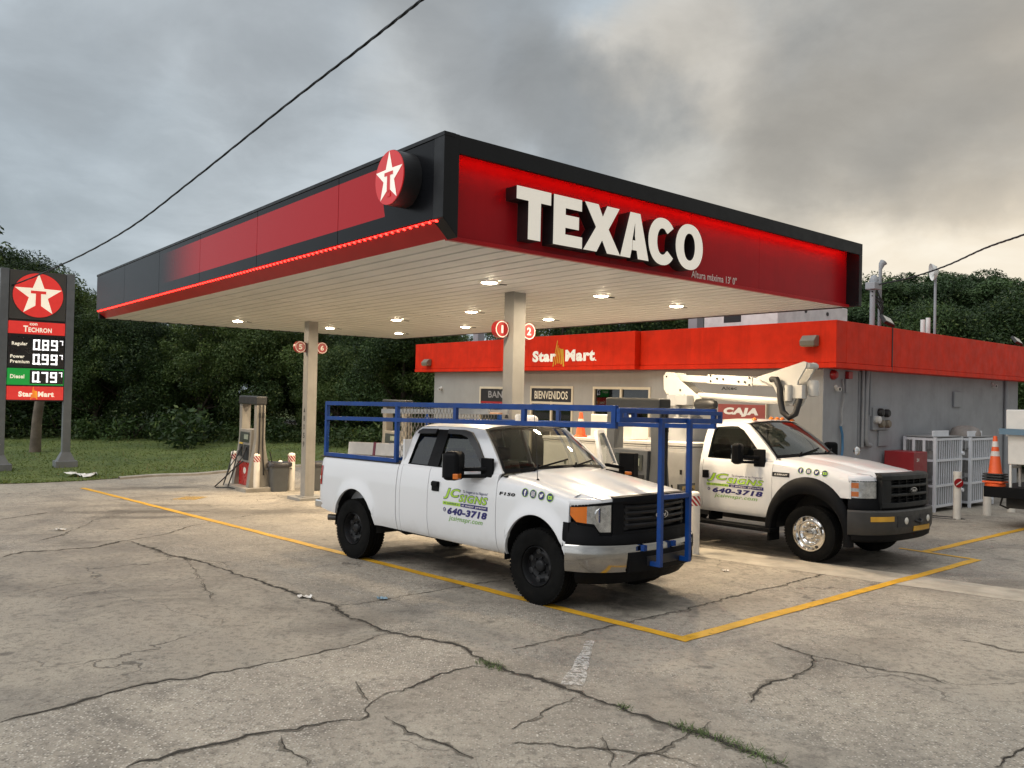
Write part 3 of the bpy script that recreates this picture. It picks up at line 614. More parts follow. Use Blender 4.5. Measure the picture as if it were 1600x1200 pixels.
# ------------------------------------------------------------------ bollards
BOLW = M('bollard_white', (.74, .70, .63), .5, var=.06, vs=6, dirt=.22)
m = bpy.data.materials.new('red_stripe_tape'); q = NT(m); o = q.obj(); sp = q.n('ShaderNodeSeparateXYZ', {0: o})
ang = q.math('ARCTAN2', sp.outputs[1], sp.outputs[0])
fr = q.math('FRACT', q.math('ADD', q.math('MULTIPLY', ang, 1.2732), q.math('MULTIPLY', sp.outputs[2], 12.)))
q.put(q.b.inputs['Base Color'], q.mix(q.math('GREATER_THAN', fr, .42), (.76, .72, .66), (.36, .016, .018))); q.b.inputs['Roughness'].default_value = .4
TAPE = m
BGR = 'white bollards with red striped bands'
bo = None
def bollard(t, s, label, first=[None]):
    x, y = st(t, s)
    if first[0] is None:
        b = thing('bollard', label, 'bollard', (x, y, G(x, y)), 0, BGR)
        MB().lathe([(.092, -.05), (.092, .90), (.085, .935), (.06, .955), (0, .962)], n=24).build('shaft', BOLW, b, smooth=40)
        MB().lathe([(.0945, .745), (.0945, .895)], n=24, cap=False).build('striped_band', TAPE, b, smooth=60); first[0] = b
    else:
        b = copy_tree(first[0]); b.location = (x, y, G(x, y)); b['label'] = label
    b.rotation_euler = (0, 0, rnd.uniform(0, 6)); return b
bollard(3.16, 14.10, 'white bollard with red stripes left of the far fuel pump, ringed by its hose')
bollard(3.27, 12.91, 'white bollard with red stripes standing in front of the lone fuel pump')
bollard(4.17, 12.84, 'white bollard with red stripes right of the grey bin')
bollard(5.44, 1.04, 'white bollard with red stripes between the two white trucks')
NOE = thing('slim_bollard', 'slim white bollard with a round red sign before the gas cages', 'bollard', (9.843, 17.777, G(9.8, 17.8)), 0, 'slim white bollards by the gas cages')
MB().lathe([(.078, -.03), (.078, .96)], n=20).build('shaft', BOLW, NOE, smooth=40); MB().lathe([(.085, .96), (.085, 1.04), (0, 1.045)], n=20).build('cap', BOLW, NOE, smooth=40)
mb = MB().prism([(.10*math.cos(k*math.pi/14), .10*math.sin(k*math.pi/14)) for k in range(28)], 0, .01, lambda u, v, h: (u-.02, -.085-h, .80+v)); mb.build('round_sign', RED, NOE)
mb = MB().add([(-.085, -.098, .765), (-.075, -.098, .745), (.045, -.098, .835), (.035, -.098, .855)], [(0, 1, 2, 3)]); mb.build('sign_bar', WHS, NOE)
for (x, y, h, lb) in ((11.027, 18.665, .62, 'short white bollard below the dark truck deck at the right'), (12.089, 19.472, .6, 'short white bollard at the right edge behind the truck deck')):
    b = thing('slim_bollard', lb, 'bollard', (x, y, G(x, y)), 0, 'slim white bollards by the gas cages'); MB().lathe([(.085, -.03), (.085, h), (0, h+.01)], n=20).build('shaft', BOLW, b, smooth=40)
# ------------------------------------------------------------------ fuel pumps
PGR = M('pump_grey', (.23, .215, .19), .45, var=.08, dirt=.15); PDK = M('pump_dark', (.016, .017, .018), .45); PMID = M('pump_midgrey', (.085, .09, .096), .4, var=.08, dirt=.15)
PRED = M('pump_red', (.42, .012, .012), .3, coat=.2); SCR = M('pump_screen', (.03, .035, .03), .15); LCD = M('pump_lcd', (.25, .28, .22), .3)
TANL = M('label_tan', (.50, .35, .14), .5); CHR = M('chrome', (.78, .77, .75), .07, metal=1., var=.03)
HOSE = M('rubber_hose', (.014, .014, .014), .5); YLB = M('label_yellow', (.62, .42, .05), .5)
def pump(t, s, label, body=PGR, full=True):
    x, y = st(t, s); gz = G(x, y)
    p = thing('fuel_pump', label, 'fuel pump', mat=ST_M @ Matrix.Translation((t, s, gz)), group='fuel pumps under the canopy')
    # x across the island, y along it
    MB().box(-.42, .42, -.75, .75, -.02, .12).build('plinth', KERB, p, bevel=.02)
    for sg_ in (-1, 1):                                              # hose columns flare towards the ground
        pts = [(.115, 2.2), (.115, 1.35), (.15, 1.05), (.23, .62), (.29, .12)]
        mb = MB(); o_ = [(a, b) for a, b in pts]+[(-a, b) for a, b in reversed(pts)]
        mb.prism(o_, sg_*.40, sg_*.58, lambda u, v, h: (u, h, v)); mb.build('hose_column', body, p, bevel=.012)
        mb = MB()
        for dx in (-.045, .045):
            mb.tube([(dx, sg_*.595, 2.18), (dx, sg_*.60, 1.9), (dx, sg_*.605, 1.2), (dx*1.4, sg_*.61, .8), (dx*2, sg_*.61, .42)], .016, 6)
            mb.tube([(dx, sg_*.602, 1.86), (dx, sg_*.602, 1.98)], .028, 8)
        mb.build('hose', HOSE, p, smooth=60)
    MB().box(-.145, .145, -.60, .60, 2.18, 2.40).build('topper', PDK, p, bevel=.035)
    mb = MB().box(-.165, .165, -.39, .39, .12, .72); mb.build('lower_cabinet', PRED if full else PMID, p, bevel=.01)
    mb = MB().prism([(-.21, .72), (.21, .72), (.17, 1.55), (-.17, 1.55)], -.39, .39, lambda u, v, h: (u, h, v)); mb.build('upper_cabinet', body, p, bevel=.012)
    for sg_ in (-1, 1):
        def f(u, v, h=0.): return (sg_*(lerp(.21, .17, (v-.72)/.83)+.006+h), -sg_*u, v)
        def rect(name, u0, u1, v0, v1, mat, h=0.): MB().prism([(u0, v0), (u1, v0), (u1, v1), (u0, v1)], 0, .008, lambda u, v, hh: f(u, v, hh+h)).build(name, mat, p)
        rect('display', -.30, .30, 1.22, 1.48, SCR); rect('display_digits', -.24, .02, 1.30, 1.42, LCD, .006); rect('keypad', .08, .30, .86, 1.16, PDK); rect('nozzle_recess', -.34, .02, .78, 1.16, BLKM); rect('grade_label', .10, .30, 1.17, 1.205, YLB, .004)
        n_ = 20; MB().prism([(.085*math.cos(6.2832*k/n_), .085*math.sin(6.2832*k/n_)) for k in range(n_)], 0, .004, lambda u, v, h: (sg_*(.166+h), -sg_*u, .5+v)).build('round_badge', WHS, p)
        for yy_ in (-.2, .14):
            MB().tube([f(yy_, 1.1, .02), f(yy_, 1.0, .05), f(yy_, .86, .10)], .022, 8).build('nozzle', BLK, p, smooth=60)
            MB().tube([f(yy_, .86, .10), f(yy_+.05, .6, .25), f(yy_+.15, .16, .34), f(yy_+.30, .10, .30), f(yy_+.42, .5, .15), f(yy_+.40, 1.0, .06)], .014, 6).build('hose', HOSE, p, smooth=60)
    return p
pm = pump(3.35, 13.45, 'lone fuel pump with red lower panel at the far left island')
# hose lying in a loop by the bollard
mb = MB(); hp = [(-.25, -.1, .75), (-.40, .1, .55), (-.60, .35, .25), (-.72, .55, .06), (-.66, .62, .03), (-.45, .3, .05), (-.40, -.1, .05), (-.34, -.4, .03)]
mb.tube(hp, .017, 8).build('hose', HOSE, pm, smooth=60)
p3 = pump(5.45, 2.25, 'dark grey fuel pump with wide topper between the two white trucks', PMID, False)
MB().box(0, .1, 0, .1, 0, .1)
mb = MB().box(.30, .72, -.66, -.62, .12, 1.02); mb.build('grade_sign', PMID, p3, bevel=.008)
mb = MB().box(.38, .70, -.668, -.661, .78, .98); mb.build('tan_label', TANL, p3); mb = MB().box(.38, .70, -.668, -.661, .54, .775); mb.build('black_label', BLKM, p3)
mb = MB().text('Power Pr', .42, .69, .87, .94, lambda u, v: (u, -.6695, v), bold=.02); mb.build('tan_lettering', BLK, p3)
mb = MB().text('Regular', .44, .69, .64, .72, lambda u, v: (u, -.6695, v), bold=.03); mb.build('black_label_lettering', WHS, p3)
pump(6.9, 12.2, 'fuel pump with dark topper beyond the blue truck rack', PGR, False)
# ------------------------------------------------------------------ bins
BIN = M('bin_grey', (.085, .09, .092), .55, var=.1); BAG = M('bin_liner', (.03, .028, .03), .35)
def bin_(x, y, label):
    b = thing('waste_bin', label, 'bin', (x, y, G(x, y)), .5, 'grey plastic bins on the pump islands')
    mb = MB(); rows = []
    def rr(a, z): return [(a*(math.copysign(abs(math.cos(k*math.pi/12))**.45, math.cos(k*math.pi/12))), a*(math.copysign(abs(math.sin(k*math.pi/12))**.45, math.sin(k*math.pi/12))), z) for k in range(24)]
    mb.grid([rr(.205, 0), rr(.21, .02), rr(.25, .62), rr(.285, .63), rr(.29, .70), rr(.25, .705), rr(.24, .5)], True); mb.add(rr(.205, .0), [tuple(range(24))]); mb.build('tub', BIN, b, smooth=45)
    rows = []
    for i in range(5):
        rows.append([(a[0]*(1+.03*math.sin(k*5)), a[1]*(1+.03*math.cos(k*4)), a[2]+.012*math.sin(k*3.)) for k, a in enumerate(rr((.30, .302, .285, .2, .02)[i], (.64, .70, .735, .72, .70)[i]))])
    MB().grid(rows, True).build('liner', BAG, b, smooth=60)
    mb = MB()
    for s_ in (-1, 1): mb.tube([(s_*.27, -.09, .58), (s_*.32, -.06, .56), (s_*.32, .06, .56), (s_*.27, .09, .58)], .014, 6)
    mb.build('handle', BIN, b, smooth=60); return b
b1 = bin_(*st(3.80, 12.78), 'grey plastic bin with black liner beside the lone fuel pump')
mb = MB(); mb.lathe([(.0, .73), (.05, .735), (.06, .76), (.03, .78), (0, .785)], (.06, -.05, 0), n=8); tag(mb.build('crumpled_paper', PAP, smooth=60), 'crumpled white paper on top of the grey bin', 'litter'); bpy.context.view_layer.update()
bpy.data.objects['crumpled_paper'].location = b1.location
bin_(*st(4.80, 12.6), 'grey bin half hidden behind the white pickup tailgate')
# ================================================================== STORE
E0 = Vector((6.75, 16.84, 0)); SM = Matrix.Translation(E0) @ Matrix.Rotation(ST, 4, 'Z')
def sw(x, y): p = SM @ Vector((x, y, 0)); return p.x, p.y
store = thing('store_building', 'low grey station store with a tall red parapet band behind the canopy', 'building', mat=SM)
WALL = M('grey_stucco', (.35, .36, .375), .75, var=.10, vs=1.3, bump=.5, bs=45., dirt=.15, streak=.14); WALLF = M('front_stucco', (.31, .30, .28), .75, var=.06, vs=1.3, bump=.4, bs=45., streak=.10)
PARA = M('red_parapet_paint', (.70, .028, .006), .5, var=.12, vs=1.8, bump=.5, bs=30., dirt=.05, streak=.22, spec=.15)
CREAM = M('cream_frame', (.60, .53, .40), .45, var=.04); INTD = M('store_interior', (.06, .055, .045), .7, var=.6, vs=2.)
GLS = glass('shop_glass', (.42, .44, .42))
X1, Y1, ZB, ZT = 11.4, 16.2, 3.03, 4.03
# walls with openings on the front (x = .25)
ops = [(5.23, 7.34, .62, 2.58), (8.14, 10.03, -.2, 2.58), (10.37, 12.60, .62, 2.54)]
mb = MB(); ycur = .42
for (a, b, z0, z1) in ops:
    mb.box(.25, .45, ycur, a, -.6, 3.1); mb.box(.25, .45, a, b, z1, 3.1)
    if z0 > 0: mb.box(.25, .45, a, b, -.6, z0)
    ycur = b
mb.box(.25, .45, ycur, 15.3, -.6, 3.1)
mb.build('front_wall', WALLF, store)
mb = MB(); mb.box(.4505, X1, .42, .62, -.6, 3.1); mb.box(X1-.2, X1, .62, 15.3, -.6, 3.1); mb.box(.4505, X1, 15.1, 15.3, -.6, 3.1); mb.box(.252, .4505, .415, .42, -.6, 3.1); mb.build('side_wall', WALL, store)
mb = MB(); mb.box(2.5, 2.6, .62, 15.1, -.3, 3.0); mb.box(.45, 2.5, .62, 15.1, -.3, -.25); mb.box(.45, 2.5, .62, 15.1, 2.95, 3.0); mb.build('interior', INTD, store)
SHELF = M('shelf_goods', (.30, .22, .14), .6, var=.9, vs=9.)
mb = MB()
for k in range(9): mb.box(1.5, 1.8, 1.2+k*1.5, 2.4+k*1.5, -.2, 1.5)
mb.build('shelf_row', SHELF, store)
RL = M('interior_lamp', (.9, .9, .9), .5, emit=(1., .88, .68), es=2.2)
mb = MB()
for k in range(5): mb.box(1.0, 1.9, 2.0+k*2.7, 2.25+k*2.7, 2.90, 2.93)
mb.build('interior_lamp', RL, store)
# parapet: a band round the roof, with a bump-out for the shop name
mb = MB()
def band(x0, x1, y0, y1): mb.box(x0, x1, y0, y1, ZB+.115, ZT); mb.box(x0-.012, x1+.012, y0-.012, y1+.012, ZB, ZB+.105); mb.box(x0+.02, x1-.02, y0+.02, y1-.02, ZB+.1, ZB+.12)
band(0, .42, 0, 5.4); band(.421, X1+.3, 0, .42); band(0, .42, 11.0, Y1); band(-.20, .42, 5.4+.013, 11.0-.013); band(X1, X1+.3, .45, Y1); band(.43, X1, Y1-.4, Y1)
mb.build('parapet', PARA, store, bevel=.008)
mb = MB(); mb.box(2.44, 2.47, -.014, .0, ZB+.0, ZT+.004); mb.build('expansion_joint', BLK, store)
mb = MB(); mb.box(.3, X1, .3, Y1-.3, 3.5, 3.6); mb.box(.25, X1, .43, 15.3, 3.05, 3.1); mb.build('roof', WALL, store)
mb = MB(); mb.box(.02, .25, .0, Y1, ZB+.03, ZB+.06); mb.box(.25, X1, .02, .42, ZB+.03, ZB+.06); mb.build('eave', WALL, store)
# windows and door
def frame(name, y0, y1, z0, z1, mull=(), rail=()):
    mb = MB(); w = .07
    mb.box(.225, .33, y0, y0+w, z0, z1); mb.box(.225, .33, y1-w, y1, z0, z1); mb.box(.227, .328, y0+w, y1-w, z1-w, z1); mb.box(.227, .328, y0+w, y1-w, z0, z0+w)
    for a in mull: mb.box(.23, .325, a-w/2, a+w/2, z0+w, z1-w)
    for a in rail: mb.box(.232, .322, y0+w, y1-w, a-w/2, a+w/2)
    f = mb.build(name, CREAM, store, bevel=.004)
    MB().box(.275, .283, y0+w, y1-w, z0+w, z1-w).build('pane', GLS, f); return f
frame('window', 5.23, 7.34, .62, 2.58, (6.28,)); frame('window', 10.37, 12.60, .62, 2.54, (11.5,)); dr = frame('door', 8.14, 10.03, -.2, 2.58, (9.08,), (2.08,))
mb = MB().tube([(.20, 9.0, .7), (.17, 9.0, .75), (.17, 9.0, 1.15), (.20, 9.0, 1.2)], .015, 6); mb.build('door_handle', CHR, dr, smooth=60)
def tw(x): return lambda u, v: (x, -u, v)        # writing on the front wall: u runs to the right
dkp = M('poster_black', (.018, .014, .013), .35)
sgn = thing('welcome_sign', 'dark welcome sign with pale capital letters above the store door', 'sign', mat=SM)
MB().box(.215, .224, 8.22, 9.95, 2.13, 2.50).build('board', dkp, sgn); mb = MB().text('BIENVENIDOS', -9.80, -8.34, 2.19, 2.43, tw(.2135), bold=.015); mb.build('lettering', M('sign_cream', (.72, .66, .52), .5), sgn)
sgn = thing('bank_sign', 'dark window sign with grey letters and a red stripe, left of the door', 'sign', mat=SM)
MB().box(.215, .224, 10.45, 12.5, 2.02, 2.46).build('board', dkp, sgn); MB().box(.2128, .2145, 10.45, 12.5, 2.0, 2.06).build('stripe', RED, sgn)
mb = MB().text('BANCO', -12.1, -10.75, 2.18, 2.40, tw(.2135), bold=.015); mb.build('lettering', M('sign_grey', (.28, .27, .27), .5), sgn)
sgn = thing('caja_sign', 'small brick red sign reading CAJA on the wall behind the bucket truck cab', 'sign', mat=SM)
MB().box(.17, .25, 1.77, 3.06, 1.84, 2.20).build('board', M('faded_red', (.30, .055, .045), .5), sgn, bevel=.006); MB().box(.165, .25, 1.74, 1.768, 1.6, 2.23).build('edge_trim', CREAM, sgn)
mb = MB().text('CAJA', -2.90, -1.95, 1.915, 2.125, tw(.1675), bold=.07, shear=.15); mb.build('lettering', WHS, sgn)
ss = thing('shop_sign', 'white and yellow shop name on the red parapet above the door', 'sign', mat=SM)
STW = M('shop_white', (.82, .78, .68), .45, emit=(1., .9, .7), es=.22); STY = M('shop_yellow', (.75, .42, .03), .45)
starmart(lambda u, v: (-.207, 9.45-u, 3.17+v), STW, STY, ss, 2.68, .66)
# wall packs, cameras, alarms, conduits
FIX = M('lamp_bronze', (.20, .165, .12), .5); PVC = M('pvc_grey', (.30, .31, .325), .5, var=.06); PVW = M('pvc_white', (.70, .69, .66), .45)
for (y, z, x, lb) in ((15.3, 3.36, -.012, 'small flood lamp at the left end of the red parapet'), (.55, 3.60, -.012, 'bronze wall pack lamp near the corner of the red parapet')):
    l_ = thing('wall_lamp', lb, 'wall lamp', mat=SM @ Matrix.Translation((x, y, z)))
    MB().prism([(0, -.11), (-.20, -.11), (-.22, .0), (-.10, .12), (0, .12)], -.17, .17, lambda u, v, h: (u, h, v)).build('housing', FIX, l_, bevel=.015)
    MB().box(-.19, -.03, -.14, .14, -.122, -.1105).build('lens', M('lamp_amber', (.35, .25, .13), .3), l_)
def camera(x, y, z, ax, lb):
    c = thing('security_camera', lb, 'camera', mat=SM @ Matrix.Translation((x, y, z)), group='white security cameras on the store walls')
    d = Vector((-1, 0, 0)) if ax == 'x' else Vector((0, -1, 0)); s_ = Vector((0, -1, 0)) if ax == 'x' else Vector((-1, 0, 0))
    MB().tube([(0, 0, 0), d*.03], .05, 14).build('base', PVW, c, smooth=50); MB().tube([d*.03, d*.09+Vector((0, 0, -.03))], .018, 8).build('bracket', PVW, c)
    q0 = d*.04+Vector((0, 0, -.05)); MB().tube([q0, q0+d*.10+s_*.06, q0+d*.105+s_*.062], [.045, .05, .04], 14).build('body', PVW, c, smooth=50)
    q1 = q0+d*.103+s_*.0615; MB().tube([q1, q1+d*.012], .034, 14).build('lens', BLK, c)
camera(.25, 14.85, 2.48, 'x', 'white security camera on the front wall at the far left end'); camera(.75, .42, 2.64, 'y', 'white bullet camera on the side wall under the red corner'); camera(9.4, .42, 2.90, 'y', 'white camera on the side wall high above the gas cages')
for (x, lb, r_) in ((.62, 'round red alarm sounder on the side wall at the corner', 1), (1.25, 'square red alarm strobe on the side wall beside the round one', 0)):
    a_ = thing('alarm', lb, 'alarm', mat=SM @ Matrix.Translation((x, .42, 2.90)))
    if r_: MB().lathe([(.11, 0), (.11, -.05), (.07, -.11), (0, -.12)], axis='y', n=20).build('sounder', RED, a_, smooth=40)
    else: MB().box(-.09, .09, -.09, 0, -.07, .09).build('strobe', RED, a_, bevel=.01); MB().box(-.12, -.0, -.05, 0, -.38, -.075).build('junction_box', PVC, a_, bevel=.006)
pc = thing('conduit_run', 'three grey conduits running down the side wall to an elbow box', 'pipes', mat=SM)
for (x, z0, r_) in ((1.86, 1.3, .035), (2.04, 1.30, .055), (2.2, 2.0, .03)):
    pts = [(x, .36, 3.03), (x, .36, z0)] if x != 2.04 else [(2.04, .35, 3.03), (2.0, .35, 2.6), (1.98, .35, 1.5), (2.05, .35, 1.36), (2.22, .35, 1.33)]
    MB().tube(pts, r_, 10).build('conduit', PVC, pc, smooth=60)
mb = MB().box(1.75, 2.3, .40, .415, 1.27, 3.0); mb.build('backing_plate', PVC, pc)
mp = thing('meter_panel', 'grey electricity meter panel with round meters on the side wall', 'meter', mat=SM)
MB().box(2.33, 3.15, .35, .42, 1.68, 2.2).build('panel', PVC, mp, bevel=.01); MB().box(2.68, 3.14, .375, .42, 1.30, 1.67).build('lower_box', PVC, mp, bevel=.008)
for (x, z, mt) in ((2.62, 2.09, BLK), (2.92, 2.07, BLK), (2.66, 1.83, FIX), (2.96, 1.82, FIX)):
    MB().lathe([(.095, .35), (.095, .28), (.075, .25), (0, .245)], (x, 0, z), 'y', 18).build('meter', mt, mp, smooth=40)
MB().lathe([(.09, .35), (.085, .24), (.05, .22), (0, .215)], (2.44, 0, 1.92), 'y', 16).build('meter_cover', PVW, mp, smooth=40)
bx = thing('wall_box', 'small flat grey box on the side wall above the gas cages', 'box', mat=SM); MB().box(6.75, 7.25, .36, .42, 2.24, 2.65).build('cover', PVC, bx, bevel=.01)
cd = thing('conduit', 'single grey conduit on the side wall at the right end', 'pipe', mat=SM); MB().tube([(10.3, .36, 3.03), (10.3, .36, -.3)], .05, 10).build('pipe', PVC, cd, smooth=60)
ct = thing('cable', 'loose wire bundle ending in a blue tube hanging on the side wall', 'cable', mat=SM)
MB().tube([(1.0, .38, 2.82), (1.02, .36, 2.4), (.92, .35, 2.1), (.98, .36, 1.85), (.9, .36, 1.78)], .022, 6).build('wires', PVC, ct, smooth=60)
MB().tube([(.9, .36, 1.78), (.98, .36, 1.6), (1.0, .36, 1.3), (.92, .36, .9), (.9, .36, .3)], .028, 8).build('blue_tube', M('blue_tube', (.05, .17, .33), .45), ct, smooth=60)
# roof things
ac = thing('rooftop_unit', 'white cabinet on the roof behind the red parapet under the canopy edge', 'roof unit', mat=SM)
MB().box(.8, 4.0, 1.9, 4.0, 3.6, 4.72).build('cabinet', PVW, ac, bevel=.02)
for x in (1.0, 2.0, 3.0): MB().lathe([(.05, 1.9), (.05, 1.885), (0, 1.885)], (x, 0, 4.5), 'y', 12).build('port', BLK, ac)
MB().box(.795, .80, 2.9, 3.4, 4.2, 4.6).build('hatch', BLK, ac)
ds = thing('dish_antenna', 'white dish antenna on a tall thin pole above the red parapet', 'antenna', mat=SM)
MB().tube([(6.05, .6, 3.5), (6.05, .6, 5.92)], .035, 8).build('pole', PVC, ds, smooth=60)
MB().lathe([(.0, .16), (.07, .155), (.15, .11), (.215, .03), (.225, .0), (.21, .03), (.14, .09), (0, .13)], (0, 0, 0), 'x', 26, Matrix.Translation((5.80, .6, 5.74)) @ Matrix.Rotation(-.9, 4, 'Z') @ Matrix.Rotation(-.15, 4, 'Y')).build('dish', PVW, ds, smooth=50)
MB().tube([(6.05, .6, 5.74), (5.88, .6, 5.74)], .05, 10).build('feed_housing', PVW, ds, smooth=50)
for (x, h, lb) in ((5.40, 4.47, 'shorter white vent pipe standing on the roof beside the antenna pole'), (5.70, 4.54, 'taller white vent pipe standing on the roof beside the antenna pole')):
    tag(MB().tube([(0, 0, 3.5), (0, 0, h)], .055, 12).build('vent_pipe', PVW, None, smooth=50), lb, 'pipe').matrix_world = SM @ Matrix.Translation((x, .62, 0))
for (x, y, z, lb) in ((.9, 4.33, 5.1, 'grey square post rising from the store roof to the canopy edge, right one'), (.9, 13.6, 5.0, 'grey square post rising from the store roof to the canopy edge, left one')):
    tag(MB().box(-.14, .14, -.14, .14, 3.5, z).build('roof_post', PVC, None, bevel=.01), lb, 'post', 'square posts on the store roof').matrix_world = SM @ Matrix.Translation((x, y, 0))
ms = thing('service_mast', 'weatherhead mast with meters and cables on the roof corner', 'mast', mat=SM)
MB().tube([(3.1, .62, 3.5), (3.1, .62, 5.5), (3.12, .60, 5.62), (3.16, .57, 5.68)], [.04, .04, .07, .09], 10).build('mast', PVC, ms, smooth=50)
MB().tube([(2.74, .62, 3.5), (2.74, .62, 5.05)], .06, 10).build('post', PVC, ms, smooth=50)
mb = MB(); r_ = random.Random(4)
for k in range(9):
    a = (2.74+r_.uniform(-.1, .1), .6, 5.05+r_.uniform(-.25, .1)); b = (3.1+r_.uniform(-.1, .15), .6, 4.35+r_.uniform(-.1, .5))
    mb.tube([a, (lerp(a[0], b[0], .4)+.15, .55, lerp(a[2], b[2], .5)-.12), b], .014, 5)
mb.build('cable', BLK, ms, smooth=60); MB().box(2.6, 2.92, .5, .74, 4.98, 5.15).build('clamp', PVC, ms, bevel=.02); MB().lathe([(.09, 0), (.11, .1), (.06, .2), (0, .22)], (2.8, .62, 5.12), n=10).build('insulator', PVC, ms, smooth=50)
for (x, z, lb) in ((3.02, 4.10, 'square flood light on the roof beside the mast'), (11.2, 4.1, 'square flood light on the far right end of the parapet')):
    f_ = thing('flood_light', lb, 'flood light', mat=SM @ Matrix.Translation((x, .45, z)))
    MB().tube([(0, 0, -.3), (0, 0, .05)], .02, 6).build('stem', BLK, f_); T = Matrix.Translation((0, -.06, .16)) @ Matrix.Rotation(-.7, 4, 'X') @ Matrix.Rotation(.35, 4, 'Y')
    mb = MB(); mb.box(-.17, .17, -.03, .05, -.13, .13, T); mb.build('housing', BLK, f_, bevel=.01); mb = MB(); mb.box(-.13, .13, -.036, -.031, -.095, .095, T); mb.build('lens', M('flood_lens', (.5, .48, .42), .2), f_)
# red cabinet and gas cages by the side wall
rc = thing('red_cabinet', 'red metal cabinet against the side wall behind the bucket truck', 'cabinet', mat=SM)
MB().box(2.85, 3.55, -.35, .33, -.25, 1.20).build('body', M('cabinet_red', (.28, .015, .022), .4, var=.08, dirt=.1), rc, bevel=.015); MB().text('2H', 3.0, 3.12, .98, 1.06, lambda u, v: (u, -.3515, v), bold=.03).build('marking', WHS, rc)
CAGE = M('cage_white', (.74, .76, .80), .4, var=.06, dirt=.12); MESH = M('cage_mesh', (.30, .30, .30), .5); CYL = M('gas_cylinder', (.36, .35, .34), .45, var=.35, vs=1.5)
def cage(x0, lb):
    c0 = SM @ Vector((x0, -.41, 0)); gz = G(c0.x, c0.y)
    c = thing('gas_cage', lb, 'gas cage', mat=SM @ Matrix.Translation((x0, -.41, gz)), group='white gas bottle cages along the side wall')
    W, D, H = 1.5, .76, 1.76
    mb = MB()
    for x in (0, W-.06):
        for y in (0, D-.06): mb.box(x, x+.06, y, y+.06, -.0, H)
    for z in (.10, .58, 1.18, 1.68):
        mb.box(.06, W-.06, .005, .05, z, z+.055); mb.box(.06, W-.06, D-.05, D-.005, z, z+.055); mb.box(.005, .05, .06, D-.06, z, z+.055); mb.box(W-.05, W-.005, .06, D-.06, z, z+.055)
    for k in (.245, .485): mb.box(.003, .053, k, k+.06, .1, H-.02)
    mb.build('frame', CAGE, c)
    mb = MB()
    for k in range(11): mb.box(.13+k*.123, .155+k*.123, .012, .035, .15, 1.69)
    for k in range(11): mb.box(.13+k*.123, .155+k*.123, D-.04, D-.02, .15, 1.69)
    mb.build('bars', CAGE, c)
    mb = MB(); mb.box(0, W, 0, D, H, H+.015); mb.box(.03, W-.03, .05, D-.03, .86, .875); mb.box(.03, W-.03, .05, D-.03, .08, .095); mb.build('shelf', MESH, c)
    mb = MB()
    for k in range(60):
        a = k*.026+.01
        if a < D: mb.box(.022, .026, a, a+.004, .12, 1.7)
        if a < W: mb.box(a, a+.004, .044, .048, .12, 1.7)
    for k in range(58): mb.box(.022, .026, .05, D-.05, .14+k*.027, .144+k*.027); mb.box(.05, W-.05, .044, .048, .14+k*.027, .144+k*.027)
    mb.build('mesh_screen', MESH, c)
    for z in (.095, .875):
        for k in range(4):
            for j in range(2): MB().lathe([(.13, 0), (.155, .05), (.155, .38), (.12, .46), (.05, .49), (.05, .55), (0, .55)], (.24+k*.34, .22+j*.32, z), n=14).build('cylinder', CYL, c, smooth=50)
    MB().box(.1, .95, .1, .14, H+.015, H+.15).build('header_board', CAGE, c, bevel=.005)
    for z in (1.35, .45): MB().lathe([(.045, 0), (.045, -.05), (0, -.052)], (W-.03, 0, z), 'y', 12).build('latch', CAGE, c)
    return c
cage(3.84, 'white gas bottle cage nearest the bucket truck hood'); cage(5.85, 'white gas bottle cage half behind the orange traffic cones')
tk = thing('gas_tank', 'rusty grey domed tank on top of the far gas cage', 'tank', mat=SM); p_ = sw(6.3, 0)
MB().lathe([(.36, 1.50), (.36, 1.58), (.30, 1.70), (.16, 1.76), (0, 1.775)], (6.55, .0, 0), n=24).build('dome', M('rust_grey', (.26, .23, .21), .55, var=.3), tk, smooth=50)
x, y = 9.5, 18.35
mb = MB(); mb.tube([(9.15, 18.1, G(x, y)+.03), (9.5, 18.25, G(x, y)+.012), (9.9, 18.05, G(x, y)+.012), (10.0, 17.75, G(x, y)+.012), (9.7, 17.72, G(x, y)+.012), (9.25, 18.0, G(x, y)+.012)], .016, 6)
tag(mb.build('ground_hose', HOSE, smooth=60), 'black hose lying on the concrete before the gas cage', 'hose')
# overhead cables
def cable(name, pts, r, label):
    P = [Vector(p) for p in pts]; out = []
    for i in range(len(P)-1):
        a, b, c, d = P[max(i-1, 0)], P[i], P[i+1], P[min(i+2, len(P)-1)]
        for k in range(10):
            t = k/10; out.append(.5*((2*b)+(c-a)*t+(2*a-5*b+4*c-d)*t*t+(3*b-a-3*c+d)*t**3))
    out.append(P[-1]); mb = MB(); n = len(out)
    for ph in (0, 2.094, 4.189):                                     # three twisted strands
        mb.tube([p+Vector((r*.75*math.cos(i*1.1+ph), 0, r*.75*math.sin(i*1.1+ph))) for i, p in enumerate(out)], r*.62, 5)
    tag(mb.build(name, BLKM, smooth=60), label, 'cable')
cable('overhead_cable', [(3.5, 4, 6.9), (.8, 7.5, 7.2), (-.99, 10, 7.40), (-1.3, 10.6, 7.51), (-2.51, 12.5, 7.63), (-4.41, 15, 7.55), (-7.26, 18, 6.93), (-9.62, 20, 6.2), (-12.3, 22, 5.6), (-15.3, 24, 5.09), (-19, 26.5, 4.85), (-30, 33, 5.0)], .019, 'long twisted overhead cable sagging from the top of the picture past the price sign')
